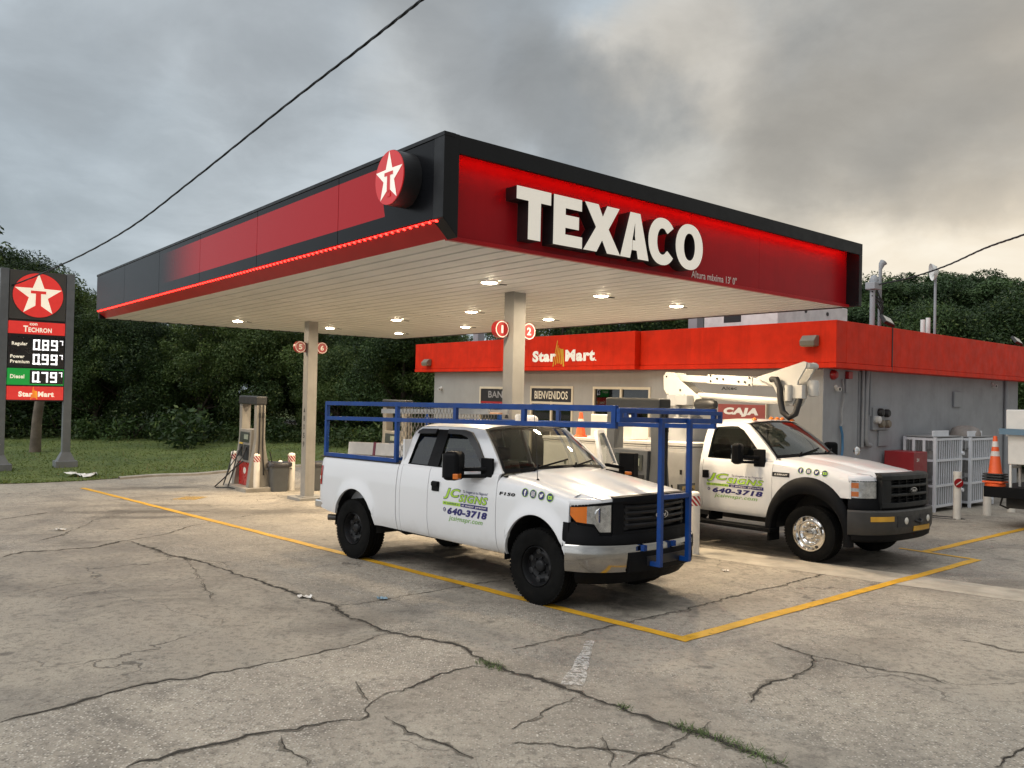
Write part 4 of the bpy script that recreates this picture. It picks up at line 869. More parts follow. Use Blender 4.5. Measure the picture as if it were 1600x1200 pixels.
cable('overhead_cable', [(8.2, 9, 5.2), (8.72, 13, 5.32), (8.84, 14, 5.3), (9.05, 15.5, 5.34), (9.39, 17.5, 5.33), (9.25, 18.75, 5.25), (8.6, 19.0, 5.1)], .016, 'twisted overhead cable at the right running to the roof mast')
# ================================================================== VEHICLES
m = bpy.data.materials.new('white_car_paint'); q = NT(m); o = q.obj(); sp = q.n('ShaderNodeSeparateXYZ', {0: o})
dirtf = q.math('MULTIPLY', q.ramp(q.math('ADD', sp.outputs[2], q.math('MULTIPLY', q.math('SUBTRACT', q.noise(o, 3., 7., .7), .5), .5)), .72, .38), .34)
q.put(q.b.inputs['Base Color'], q.mix(dirtf, q.mix(q.noise(o, 1.2, 5.), (.66, .668, .68), (.70, .708, .718)), (.36, .33, .285)))
q.b.inputs['Roughness'].default_value = .3; q.b.inputs['Coat Weight'].default_value = .6; q.b.inputs['Coat Roughness'].default_value = .05
WPAINT = m
TRIM = M('black_trim', (.006, .0062, .007), .55, var=.15, bump=.15, bs=300, spec=.1); TRIMG = M('dark_grey_trim', (.016, .016, .0175), .45, var=.12, spec=.25); TYRE = M('tyre_rubber', (.006, .006, .0058), .8, var=.35, vs=4, bump=.2, bs=90, spec=.08, dirt=.15); RIMB = M('black_steel', (.009, .0092, .010), .38, var=.25, spec=.2)
CABIN = M('cabin_dark', (.03, .029, .028), .8); SEAT = M('seat_fabric', (.06, .058, .055), .9, var=.2)
AMB = M('amber_lens', (.62, .15, .01), .15, coat=.5); REDL = M('red_lens', (.34, .012, .015), .15, coat=.5)
LENS = glass('clear_lens', (.92, .93, .94)); TINT = glass('tinted_glass', (.20, .235, .215)); TINTD = glass('privacy_glass', (.10, .125, .115)); WSG = glass('windscreen_glass', (.42, .45, .42))
BLUE = M('blue_enamel', (.002, .044, .215), .42, var=.15, vs=5, dirt=.28, spec=.35)
NAVY = M('decal_navy', (.018, .016, .13), .35); LIME = M('decal_lime', (.36, .60, .045), .35); LGRN = M('decal_green', (.24, .42, .14), .4)
MIRG = M('mirror_glass', (.5, .52, .53), .03, metal=1.)
BCREAM = M('body_white', (.66, .64, .60), .4, var=.05, dirt=.12)
def inv(dx, pts): return interp(dx, pts)
def panel(mb, xs, zb, zt, yf, sg_, zz=None, lip=.035):
    zz = zz or [0, .03, .08, .16, .26, .38, .5, .62, .74, .84, .9, .94, .97, .99, 1]
    P = []
    for x in xs:
        a, b = zb(x), zt(x); P.append([(x, yf(x, lerp(a, b, t)), lerp(a, b, t)) for t in zz])
    P = [[r_[0]]+r_+[r_[-1]] for r_ in P]; P = [P[0]]+P+[P[-1]]
    nr, nc = len(P), len(P[0])
    out = [[(p[0], sg_*(p[1]-(lip if i in (0, nr-1) or j in (0, nc-1) else 0)), p[2]) for j, p in enumerate(r_)] for i, r_ in enumerate(P)]
    mb.grid(out); return mb
def arch_fn(base, arcs):
    def f(x):
        z = base(x) if callable(base) else base
        for (xc, zc, rx, rz) in arcs:
            t = (x-xc)/rx
            if abs(t) < 1: z = max(z, zc+rz*math.sqrt(1-t*t))
        return z
    return f
def arch_xs(x0, x1, arcs, step=.06):
    xs = set(np.linspace(x0, x1, max(3, int((x1-x0)/step))).round(4).tolist())
    for (xc, zc, rx, rz) in arcs:
        for k in range(37):
            x = round(xc+rx*math.cos(math.pi*k/36), 4)
            if x0 < x < x1: xs.add(x)
    return sorted(xs)
def flare(x, z, arcs, w, h):
    b = 0
    for (xc, zc, rx, rz) in arcs:
        d = math.hypot((x-xc)/rx, max(0, z-zc)/rz)
        if d < 1+w: b = max(b, h*(1-smooth01((d-1)/w)))
    return b
def well(mb, xc, zc, rx, rz, sg_, y0, y1):
    rows = [[(xc+rx*math.cos(math.pi*k/20), sg_*y, zc+rz*math.sin(math.pi*k/20)) for k in range(21)] for y in (y0, y1)]
    rows = [[(xc+rx, sg_*y, zc+.02)]+[p for p in r_]+[(xc-rx, sg_*y, zc+.02)] for r_, y in zip(rows, (y0, y1))]
    mb.grid(rows); mb.add(rows[1], [tuple(range(len(rows[1])))])
class Plan:
    """outline of the vehicle's nose seen from above; f runs from the middle (0) to the side (1)"""
    def __init__(s, pts):
        out = []
        for i in range(len(pts)-1):
            a, b, c, d = [Vector(pts[max(0, min(len(pts)-1, k))]) for k in (i-1, i, i+1, i+2)]
            if i == 0: a = Vector((-c.x, c.y))
            for k in range(8):
                t = k/8; out.append(.5*((2*b)+(c-a)*t+(2*a-5*b+4*c-d)*t*t+(3*b-a-3*c+d)*t**3))
        out.append(Vector(pts[-1])); s.p = out; L = [0]
        for a, b in zip(out, out[1:]): L.append(L[-1]+(b-a).length)
        s.f = [l/L[-1] for l in L]
    def at(s, f, off=0.):
        g = abs(f); y = float(np.interp(g, s.f, [p.x for p in s.p])); x = float(np.interp(g, s.f, [p.y for p in s.p])); e = .02
        y1, x1 = float(np.interp(max(0, g-e), s.f, [p.x for p in s.p])), float(np.interp(max(0, g-e), s.f, [p.y for p in s.p])); y2, x2 = float(np.interp(min(1, g+e), s.f, [p.x for p in s.p])), float(np.interp(min(1, g+e), s.f, [p.y for p in s.p]))
        ty, tx = y2-y1, x2-x1; n = math.hypot(tx, ty) or 1; nx, ny = ty/n, -tx/n
        if g < .01: nx, ny = 1, 0
        sg_ = -1 if f < 0 else 1; return x+nx*off, sg_*(y+ny*off)
    def fy(s, y): return float(np.interp(abs(y), [p.x for p in s.p], s.f))*(1 if y >= 0 else -1)
    def strip(s, mb, f0, f1, prof, n=16, closed=True):
        """prof(f) -> list of (offset out, z)"""
        rows = []
        for i in range(n+1):
            f = lerp(f0, f1, i/n); rows.append([(*s.at(f, o), z) for o, z in prof(f)])
        mb.grid(rows, closed)
        if closed:
            k = len(rows[0]); mb.add(rows[0], [tuple(range(k))]); mb.add(rows[-1], [tuple(range(k))])
        return mb
def band(off, z0, z1, th=.03):
    return lambda f: [(off-th, z0), (off, z0+.006), (off+.002, (z0+z1)/2), (off, z1-.006), (off-th, z1)]
def wheel(parent, x, y, r_, w, rim_r, style, sg_, rz_=0.):
    wh = bpy.data.objects.new('wheel', None); COL.objects.link(wh); wh.parent = parent; wh.location = (x, y, r_); wh.rotation_euler = (0, 0, (0 if sg_ < 0 else math.pi)+rz_)
    h = w/2
    half = [(rim_r-.005, -h*.72), (rim_r+.012, -h*.92), (rim_r+.03, -h*.96), (lerp(rim_r, r_, .42), -h*1.0), (lerp(rim_r, r_, .66), -h*.985), (r_*.955, -h*.90), (r_*.985, -h*.80), (r_, -h*.66), (r_, -h*.38), (r_-.012, -h*.37), (r_-.012, -h*.31), (r_, -h*.30), (r_, -h*.05), (r_-.012, -h*.04)]
    prof = half+[(a, -b) for a, b in reversed(half)]
    mb = MB().lathe(prof, axis='y', n=56, cap=False)
    for k in range(60):
        a = 6.2832*k/60; T = Matrix.Rotation(a, 4, 'Y'); mb.box(-.014, .014, -h*.90, -h*.70, r_*.95, r_*.997, T); T2 = Matrix.Rotation(a+.05, 4, 'Y'); mb.box(-.014, .014, h*.70, h*.90, r_*.95, r_*.997, T2)
    mb.build('tyre', TYRE, wh, smooth=35)
    R_ = rim_r
    if style == 'steel':
        mb = MB().lathe([(R_+.005, -h*.80), (R_-.008, -h*.90), (R_-.02, -h*.80), (R_-.03, -h*.45), (R_*.80, -h*.30), (R_*.62, -h*.42), (R_*.48, -h*.34), (R_*.34, -h*.34), (R_*.30, -h*.52), (R_*.24, -h*.60), (R_*.12, -h*.62), (0, -h*.62)], axis='y', n=40, cap=False)
        rim = mb.build('rim', RIMB, wh, smooth=35); mb = MB()
        for k in range(7):
            a = 6.2832*k/7; mb.lathe([(.0, -.012), (.034, -.008), (.040, .01)], (R_*.72*math.cos(a), -h*.36, R_*.72*math.sin(a)), 'y', 14)
        mb.build('vent_hole', BLKM, wh); mb = MB()
        for k in range(6):
            a = 6.2832*k/6+.3; mb.lathe([(0, -.03), (.011, -.026), (.013, 0)], (R_*.41*math.cos(a), -h*.34, R_*.41*math.sin(a)), 'y', 6)
        mb.build('lug_nut', RIMB, wh)
    else:
        mb = MB().lathe([(R_+.012, -h*.86), (R_+.004, -h*.98), (R_-.012, -h*.98), (R_-.022, -h*.80), (R_*.86, -h*.62), (R_*.74, -h*.74), (R_*.60, -h*.70), (R_*.50, -h*.52), (R_*.36, -h*.52), (R_*.33, -h*.80), (R_*.28, -h*.92), (R_*.14, -h*.96), (0, -h*.96)], axis='y', n=44, cap=False)
        rim = mb.build('rim', CHR, wh, smooth=40); mb = MB()
        for k in range(10):
            a = 6.2832*k/10; mb.lathe([(0, -.045), (.013, -.04), (.017, 0)], (R_*.53*math.cos(a), -h*.56, R_*.53*math.sin(a)), 'y', 8)
        mb.build('lug_nut', CHR, wh, smooth=40); mb = MB()
        for k in range(4):
            a = 6.2832*k/4+.5; mb.lathe([(.0, -.010), (.022, -.007), (.028, .01)], (R_*.82*math.cos(a), -h*.66, R_*.82*math.sin(a)), 'y', 14)
        mb.build('vent_hole', BLKM, wh)
    return wh
def resamp(poly, n):
    return poly
def mirror_part(parent, hinge, head, size, amber, sg_, yaw=0.):
    """towing mirror: arm from the door to a tall rounded head"""
    hx, hy, hz = head; w, d, h = size
    if parent.type == 'EMPTY' and parent.parent is not None:            # on a part: one mesh, no deeper levels
        T = Matrix.Translation(head) @ Matrix.Rotation(yaw, 4, 'Z'); mb = MB().box(-d/2, d/2, -w/2, w/2, -h/2, h/2, T)
        for dz in (-.05, .03): mb.bar((hinge[0], hinge[1], hinge[2]+dz), (hx, hy-sg_*w*.2, hz+dz-.08), .05, .045)
        mb.k = 1; mb.box(d/2-.03, d/2+.006, w/2-.14, w/2-.02, -h/2+.03, -h/2+.085, T); return mb.build('mirror', [TRIM, AMB], parent, bevel=.03, seg=3)
    mr = bpy.data.objects.new('mirror', None); COL.objects.link(mr); mr.parent = parent
    T = Matrix.Translation(head) @ Matrix.Rotation(yaw, 4, 'Z')
    MB().box(-d/2, d/2, -w/2, w/2, -h/2, h/2, T).build('housing', TRIM, mr, bevel=.055, seg=4)
    MB().box(-d/2-.004, -d/2+.0, -w/2+.03, w/2-.03, -h/2+.03, h/2-.03, T).build('mirror_glass', MIRG, mr)
    mb = MB()
    for dz in (-.05, .03): mb.bar((hinge[0], hinge[1], hinge[2]+dz), (hx, hy-sg_*w*.2, hz+dz-.08), .05, .045)
    mb.box(hinge[0]-.10, hinge[0]+.10, hinge[1]-.02, hinge[1]+.02, hinge[2]-.12, hinge[2]+.16); mb.build('arm', TRIM, mr, bevel=.012)
    if amber: MB().box(d/2-.06, d/2+.006, -w/2-.004 if sg_ < 0 else w/2-.12, -w/2+.12 if sg_ < 0 else w/2+.004, -h/2+.02, -h/2+.085, T).build('marker_light', AMB, mr, bevel=.008)
    return mr
def circ(cx, cz, r_, n=28): return [(cx+r_*math.cos(6.2832*k/n), cz+r_*math.sin(6.2832*k/n)) for k in range(n)]
def flat(mb, poly, fn): mb.add([fn(u, v) for u, v in poly], [tuple(range(len(poly)))])
def decals(parent, ys, x0, x1, ztop, icons, badge):
    """door lettering of the sign maker and the four round icons on the wing (side facing -y)"""
    w = x1-x0; MS = [NAVY, LIME, WHS, LGRN]
    def fn(d): return lambda u, v: (u, -(ys(u, v)+d), v)
    X = lambda t: x0+w*t
    Z = lambda t: ztop-t
    def new(k): m_ = MB(); m_.k = k; return m_
    a = new(0); a.text('JC', X(.01), X(.40), Z(.140), Z(-.005), fn(.003), bold=.06, shear=.25); a.k = 1; a.text('JC', X(.018), X(.392), Z(.133), Z(.002), fn(.0042), bold=.035, shear=.25)
    a.k = 0; a.text('SIGNS', X(.36), X(1.0), Z(.152), Z(.053), fn(.003), bold=.055, shear=.25); a.k = 1; a.text('SIGNS', X(.366), X(.994), Z(.146), Z(.059), fn(.0042), bold=.028, shear=.25); a.build('name_decal', MS, parent)
    new(0).text('Tu Imagen es tu Negocio!', X(.45), X(.99), Z(.045), Z(.003), fn(.003), bold=.004, shear=.3).build('slogan_decal', MS, parent)
    a = new(1); flat(a, [(X(0), Z(.165)), (X(.40), Z(.165)), (X(.40), Z(.205)), (X(0), Z(.205))], fn(.003)); a.k = 0; a.text('la calidad y', X(.03), X(.37), Z(.199), Z(.171), fn(.0045), bold=.012); a.build('lime_bar_decal', MS, parent)
    a = new(0); flat(a, [(X(.41), Z(.165)), (X(1), Z(.165)), (X(1), Z(.215)), (X(.41), Z(.205))], fn(.003)); a.k = 2; a.text('al mejor precio!', X(.44), X(.97), Z(.204), Z(.172), fn(.0045), bold=.012); a.build('navy_bar_decal', MS, parent)
    new(0).text('640-3718', X(.11), X(.99), Z(.318), Z(.230), fn(.003), bold=.05, shear=.22).build('phone_decal', MS, parent)
    a = new(0); flat(a, circ(X(.045), Z(.265), .026), fn(.003)); a.k = 2; a.text('c', X(.03), X(.06), Z(.28), Z(.252), fn(.0045), bold=.03); a.build('phone_icon_decal', MS, parent)
    new(3).text('jcsignspr.com', X(.14), X(.90), Z(.405), Z(.332), fn(.003), bold=.018, shear=.25).build('web_decal', MS, parent)
    for k, (ix, iz, ir) in enumerate(icons):
        a = new(0); flat(a, circ(ix, iz, ir), fn(.003)); a.k = 1; a.ring(circ(ix, iz, ir*1.0), circ(ix, iz, ir*.90), lambda u, v, h: fn(.004+h)(u, v), .0005); a.k = 2
        s_ = ir
        if k == 0: a.text('f', ix-s_*.28, ix+s_*.32, iz-s_*.68, iz+s_*.62, fn(.0045), bold=.06)
        elif k == 1:
            sq = lambda t: [(ix-s_*t, iz-s_*t), (ix+s_*t, iz-s_*t), (ix+s_*t, iz+s_*t), (ix-s_*t, iz+s_*t)]
            a.ring(sq(.5), sq(.36), lambda u, v, h: fn(.0045+h)(u, v), .0004); a.ring(circ(ix, iz, s_*.26, 16), circ(ix, iz, s_*.13, 16), lambda u, v, h: fn(.0045+h)(u, v), .0004)
        elif k == 2: flat(a, [(ix+s_*p[0], iz+s_*p[1]) for p in [(-.6, -.35), (-.1, -.42), (.35, -.1), (.42, .22), (.62, .35), (.40, .40), (.22, .50), (.02, .36), (.0, .15), (-.3, .22), (-.55, .45), (-.5, .1), (-.35, -.1), (-.35, -.22)]], fn(.0045))
        else:
            a.k = 1; flat(a, [(ix-s_*.58, iz-s_*.38), (ix+s_*.58, iz-s_*.38), (ix+s_*.58, iz+s_*.38), (ix-s_*.58, iz+s_*.38)], fn(.0045)); a.k = 0; flat(a, [(ix-s_*.16, iz-s_*.22), (ix+s_*.26, iz), (ix-s_*.16, iz+s_*.22)], fn(.0055))
        a.build('round_icon_decal', MS, parent)
    bx0, bx1, bz0, bz1, txt = badge; mb = MB().text(txt, bx0, bx1, bz0, bz1, fn(.007), bold=.03, shear=.15)
    if txt != 'F150': mb.k = 1; mb.prism([(bx0-.03, bz0-.02), (bx1+.03, bz0-.02), (bx1+.03, bz1+.02), (bx0-.03, bz1+.02)], .002, .006, lambda u, v, h: fn(h)(u, v))
    mb.build('model_badge', [TRIM if txt == 'F150' else WHS, TRIMG], parent)
def oval_badge(parent, x, z, w, h):
    el = lambda k: [(w*k*math.cos(6.2832*i/32), z+h*k*math.sin(6.2832*i/32)) for i in range(32)]
    bd = MB().prism(el(1), 0, .03, lambda u, v, hh: (x+hh, u, v)); bd.k = 1; bd.prism(el(.86), .03, .033, lambda u, v, hh: (x+hh, u, v)); bd.k = 2; bd.text('Ford', -w*.62, w*.62, z-h*.42, z+h*.45, lambda u, v: (x+.0345, u, v), bold=.02, shear=.3); bd.build('oval_badge', [CHR, TRIMG, WHS], parent)
def windscreen(parent, top, base, mat, bulge=.03, n=16):
    """glass between a bowed top edge and a bowed lower edge; top(y01), base(y01) with y01 from -1 to 1"""
    def pt(a, t):
        p, q_ = Vector(top(a)), Vector(base(a)); v = p.lerp(q_, t); k = 4*t*(1-t)*bulge; return (v.x+k*.7, v.y, v.z+k*.7)
    A = [lerp(-1, 1, i/n) for i in range(n+1)]
    g_ = MB().grid([[pt(a, t) for a in A] for t in np.linspace(0, 1, 9)]).build('windscreen', mat, parent, smooth=60)
    def off(p, d): return (p[0]+d*.7, p[1], p[2]+d*.7)
    mb = MB(); mb.grid([[off(pt(a, t), .003) for a in A] for t in (0, .05)]); mb.grid([[off(pt(a, t), .003) for a in A] for t in (.93, 1.0)])
    for s_ in (0, 1):
        aa = (-1, -.965) if s_ == 0 else (.965, 1); mb.grid([[off(pt(a, t), .003) for a in aa] for t in np.linspace(0, 1, 9)])
    mb.build('black_border', TRIM, g_, smooth=60)
    mb = MB()
    for a0, a1 in ((-.62, .02), (.05, .72)):
        P = [off(pt(lerp(a0, a1, k/6), lerp(.98, .84, k/6)), .022) for k in range(7)]; mb.tube(P, .012, 6); mb.tube([off(pt(a0, 1.0), .01), off(pt(a0+.08, .93), .03)], .016, 6)
    mb.build('wiper', TRIM, g_, smooth=60); return g_
def seat(parent, x, y, z, w=.5):
    mb = MB(); mb.box(x-.25, x+.27, y-w/2, y+w/2, z, z+.16); T = Matrix.Translation((x-.22, y, z+.1)) @ Matrix.Rotation(-.22, 4, 'Y'); mb.box(-.09, .07, -w/2, w/2, 0, .62, T); mb.box(-.06, .05, -.13, .13, .64, .82, T)
    return mb.build('seat', SEAT, parent, bevel=.05, seg=3)
def truck_matrix(o, u, l): u, l = Vector(u).normalized(), Vector(l); w = u.cross(l).normalized(); l = w.cross(u); return Matrix(((u.x, l.x, w.x, o[0]), (u.y, l.y, w.y, o[1]), (u.z, l.z, w.z, o[2]), (0, 0, 0, 1)))

# ------------------------------------------------------------------ white pickup with blue rack (origin under the rear axle, x forward)
T1 = truck_matrix((-1.508, 12.113, -.055), (.705, -.709, .018), (.710, .704, -.018))
pk = thing('pickup_truck', 'white extended cab pickup with blue steel rack and green and navy door lettering', 'pickup truck', mat=T1)
AR1 = [(.06, .42, .495, .565), (3.56, .42, .475, .565)]
YB = [(.44, .88), (.48, .925), (.53, .965), (.60, .985), (.680, 1.0), (.697, .983), (.715, 1.006), (.9, 1.012), (1.08, 1.010), (1.2, 1.0), (1.30, .985), (1.36, .968), (1.39, .945)]
def yside(x, z): return interp(z, YB)+flare(x, z, AR1, .26, .034)
rock = lambda x: interp(x, [(-.95, .66), (-.6, .60), (.5, .535), (3.0, .475), (3.2, .50), (4.1, .52)])
zb1 = arch_fn(rock, AR1); belt = lambda x: 1.385
def yrear(x, z):
    y = yside(x, z); t = (-.80-x)/.13
    return y-(.14*(1-math.sqrt(max(0, 1-min(1, t)**2))) if t > 0 else 0)
mb = MB()
for s_ in (-1, 1):
    panel(mb, arch_xs(-.93, 1.010, AR1[:1]), zb1, belt, yrear, s_)
    mb.grid([[(x, s_*.80, z) for x in (-.90, 1.0)] for z in (.80, 1.38)])
mb.box(-.90, 1.0, -.80, .80, .78, .80); mb.box(.975, 1.008, -.80, .80, .80, 1.38)
mb.build('cargo_bed', WPAINT, pk, smooth=32)
tg = MB().box(-.945, -.90, -.80, .80, .70, 1.385).build('tailgate', WPAINT, pk, bevel=.012); MB().box(-.955, -.944, -.12, .12, 1.18, 1.26).build('handle', TRIM, tg, bevel=.004)
mb = MB()
for s_ in (-1, 1): mb.box(-.93, 1.005, s_*.79 if s_ > 0 else -.962, .962 if s_ > 0 else -.79, 1.384, 1.402)
mb.box(-.948, -.895, -.79, .79, 1.384, 1.402); mb.build('bed_rail_cap', M('rail_cap', (.03, .022, .018), .6), pk, bevel=.006)
for s_ in (-1, 1):
    rows = [[(x, s_*(yrear(x, z)+.007), z) for x in (-.928, -.90, -.86, -.82, -.785)] for z in (.985, 1.05, 1.12, 1.19, 1.26)]
    t_ = MB().grid(rows).build('tail_light', REDL, pk, smooth=50)
    MB().grid([[(x, s_*(yrear(x, z)+.010), z) for x in (-.92, -.87, -.81)] for z in (1.06, 1.11)]).build('reverse_lens', M('pale_lens', (.7, .62, .6), .2), t_)
mb = MB(); 
for s_ in (-1, 1): panel(mb, [1.022, 1.05, 1.098], zb1, belt, yside, s_)
mb.box(1.022, 1.05, -.93, .93, .6, 1.38); mb.build('cab_corner', WPAINT, pk, smooth=32)
for s_ in (-1, 1):
    panel(MB(), arch_xs(1.104, 1.676, []), zb1, belt, yside, s_).build('rear_door', WPAINT, pk, smooth=32)
# near front door with handle
fd = panel(MB(), arch_xs(1.684, 2.928, []), zb1, belt, yside, -1).build('front_door', WPAINT, pk, smooth=32)
h_ = MB().box(1.765, 1.905, -1.022, -1.0, 1.10, 1.225).build('handle', TRIM, fd, bevel=.012); MB().box(1.775, 1.895, -1.040, -1.021, 1.165, 1.215).build('handle_grip', TRIM, fd, bevel=.008)
# fenders
zt1 = lambda x: interp(x, [(2.93, 1.385), (3.4, 1.345), (3.9, 1.265), (4.3, 1.21), (4.5, 1.19)])
def yfen(x, z):
    y = yside(x, z); t = (z-(zt1(x)-.11))/.11
    if t > 0: y -= (y-.80)*(1-math.sqrt(max(0, 1-min(1, t)**2)))
    if x > 3.95: y -= .0
    return y
zzf = [0, .03, .08, .16, .26, .38, .5, .6, .68, .75, .80, .84, .88, .91, .94, .96, .975, .988, .996, 1]
for s_ in (-1, 1): panel(MB(), arch_xs(2.936, 4.05, AR1[1:]), arch_fn(rock, AR1), zt1, yfen, s_, zzf).build('fender', WPAINT, pk, smooth=32)
PL = Plan([(0, 4.50), (.30, 4.485), (.58, 4.43), (.78, 4.33), (.92, 4.20), (1.0, 4.03)])
# hood
def hood_z(x, y):
    k = 1-(y/.80)**2
    return zt1(x)+.075*max(0, k)**.8*interp(x, [(3, 1), (4.2, .75), (4.5, .55)])+.016*smooth01((.60-abs(y))/.10)-.0*x
rows = []
ysn = [-.80, -.78, -.72, -.66, -.60, -.57, -.54, -.50, -.42, -.3, -.15, 0, .15, .3, .42, .50, .54, .57, .60, .66, .72, .78, .80]
for i in range(19):
    t = i/18; row = []
    for y in ysn:
        xr = 2.985+.22*(1-(y/.80)**2); xf = PL.at(PL.fy(y), -.012)[0]; x = lerp(xr, xf, t); row.append((x, y, hood_z(x, y)-(.0 if i < 18 else .006)))
    rows.append(row)
rows.append([(p[0]+.006, p[1], p[2]-.045) for p in rows[-1]])
MB().grid(rows).build('hood', WPAINT, pk, smooth=50)
rows = []
for i in range(10):
    t = i/9; rows.append([(2.95+.24*(1-(y/.94)**2)+t*.06, y, 1.36+.075*(1-(y/.94)**2)-.012*t) for y in np.linspace(-.93, .93, 21)])
MB().grid(rows).build('cowl', TRIM, pk, smooth=60)
# nose pieces
for s_ in (-1, 1):
    mb = MB(); a, b = PL.fy(.795), 1.0
    PL.strip(mb, s_*a, s_*b, lambda f: [(-.03, 1.10), (0, lerp(1.17, 1.118, (abs(f)-a)/(1-a))), (0, 1.185), (-.012, 1.20), (-.05, 1.212), (-.12, 1.205)], 10, False)
    rows = []
    for i in range(11):
        f = lerp(a, 1.0, i/10); p = PL.at(s_*f, -.10); x_ = lerp(4.335, 4.02, i/10); rows.append([(p[0], p[1], 1.207), (x_, s_*.80, zt1(x_)+.001), (x_, s_*.78, zt1(x_)-.01)])
    mb.grid(rows); mb.build('nose_corner', WPAINT, pk, smooth=50)
fi, fo = PL.fy(.685), .985
def hl_top(f): return lerp(1.172, 1.120, (abs(f)-fi)/(1-fi))
def hl_bot(f): return interp((abs(f)-fi)/(1-fi), [(0, .845), (.30, .845), (.42, .935), (.80, .955), (1, 1.06)])
for s_ in (-1, 1):
    n_ = 20; sp_ = lerp(fi, fo, .60)
    hl = PL.strip(MB(), s_*fi, s_*fo, lambda f: [(-.09, hl_bot(f)), (.0, hl_bot(f)-.012), (.0, hl_top(f)+.012), (-.09, hl_top(f))], n_).build('headlight', TRIM, pk)
    PL.strip(MB(), s_*(fi+.02), s_*sp_, lambda f: [(.012, lerp(hl_bot(f), hl_top(f), t)) for t in (.06, .3, .5, .7, .94)], n_, False).build('clear_lens', LENS, hl, smooth=60)
    m_ = M('reflector_chrome', (.66, .66, .66), .16, metal=1., var=.3, vs=9, bump=.35, bs=11.)
    PL.strip(MB(), s_*(fi+.02), s_*sp_, lambda f: [(.003, lerp(hl_bot(f), hl_top(f), t)) for t in np.linspace(.06, .94, 8)], n_, False).build('reflector', m_, hl, smooth=60)
    xx, yy_ = PL.at(s_*lerp(fi, sp_, .5), .005); MB().lathe([(.075, 0), (.06, -.02), (.02, -.035), (0, -.035)], (xx, yy_, 1.04), 'x', 20).build('lamp_bowl', CHR, hl, smooth=50)
    PL.strip(MB(), s_*sp_, s_*(fo-.01), lambda f: [(.012, lerp(hl_bot(f), hl_top(f), t)) for t in (.06, .3, .5, .7, .94)], n_, False).build('amber_lens', AMB, hl, smooth=60)
gf = PL.fy(.69)
gr = MB(); PL.strip(gr, -gf, gf, lambda f: [(-.05, 1.255-.02*(f/gf)**2), (.02, 1.245-.02*(f/gf)**2), (.035, 1.20-.02*(f/gf)**2), (.028, 1.155), (-.03, 1.15)], 24)
for s_ in (-1, 1): PL.strip(gr, s_*PL.fy(.585), s_*gf, lambda f: [(-.05, .80), (.026, .80), (.032, 1.0), (.028, 1.17), (-.05, 1.17)], 5)
PL.strip(gr, -gf, gf, band(.025, .80, .865, .07), 24)
gro = gr.build('grille', TRIM, pk, bevel=.006)
PL.strip(MB(), -PL.fy(.58), PL.fy(.58), lambda f: [(-.075, .84), (-.075, 1.17)], 20, False).build('grille_backing', BLKM, gro)
mb = MB()
for z in (.91, .975, 1.04, 1.105): PL.strip(mb, -PL.fy(.55), PL.fy(.55), lambda f: [(-.05, z-.004), (.004, z+.002), (.008, z+.018), (.0, z+.034), (-.05, z+.03)], 20)
for s_ in (-1, 1): PL.strip(mb, s_*PL.fy(.50), s_*PL.fy(.56), band(-.005, .87, 1.15, .05), 3)
mb.build('slats', TRIMG, gro)
oval_badge(gro, 4.505, 1.02, .115, .046)
def vtop(f): return .868 if abs(f) < fi else min(.955, hl_bot(f)-.016)
MB_ = MB(); PL.strip(MB_, -1.0, 1.0, lambda f: [(-.05, .70), (.045, .715), (.05, .76), (.034, .82), (.016, vtop(f)), (-.06, vtop(f)+.004)], 90); MB_.build('valance', TRIM, pk, smooth=35)
mb = MB()
for s_ in (-1, 1): panel(mb, arch_xs(3.985, 4.06, AR1[1:], .01), lambda x: .70, lambda x: .955, lambda x, z: yside(x, z)+.012, s_, [0, .5, 1], .02)
mb.build('arch_extension', TRIM, pk)
bm_ = MB(); PL.strip(bm_, -1.0, 1.0, lambda f: [(-.02, .735), (.055, .742), (.082, .735), (.092, .715), (.094, .60), (.085, .50), (.07, .455), (.03, .44)], 52, False)
BCH = M('bumper_chrome', (.40, .385, .36), .10, metal=1., var=.08); bp = bm_.build('front_bumper', BCH, pk, smooth=40)
PL.strip(MB(), -PL.fy(.56), PL.fy(.56), lambda f: [(.06, .435), (.112, .45), (.118, .55), (.108, .655), (.06, .665)], 24).build('bumper_insert', TRIM, bp, bevel=.008)
PL.strip(MB(), -PL.fy(.34), PL.fy(.34), lambda f: [(.10, .50), (.1215, .51), (.1215, .60), (.10, .61)], 12).build('plate_recess', BLKM, bp)
PL.strip(MB(), -.93, .93, lambda f: [(-.25, .45), (.02, .44), (.0, .38), (-.06, .31), (-.25, .30)], 40).build('air_dam', TRIM, pk, smooth=35)
rb = MB().box(-1.06, -.93, -.90, .90, .60, .76); rb.box(-1.03, -.70, -.985, -.90, .62, .75); rb.box(-1.03, -.70, .90, .985, .62, .75); rb.build('rear_bumper', CHR, pk, bevel=.03, seg=3)
MB().tube([(.2, -.62, .52), (-.45, -.70, .50), (-.72, -.93, .50)], .045, 12).build('exhaust_pipe', M('dull_steel', (.10, .095, .09), .5, metal=.6), pk, smooth=60)
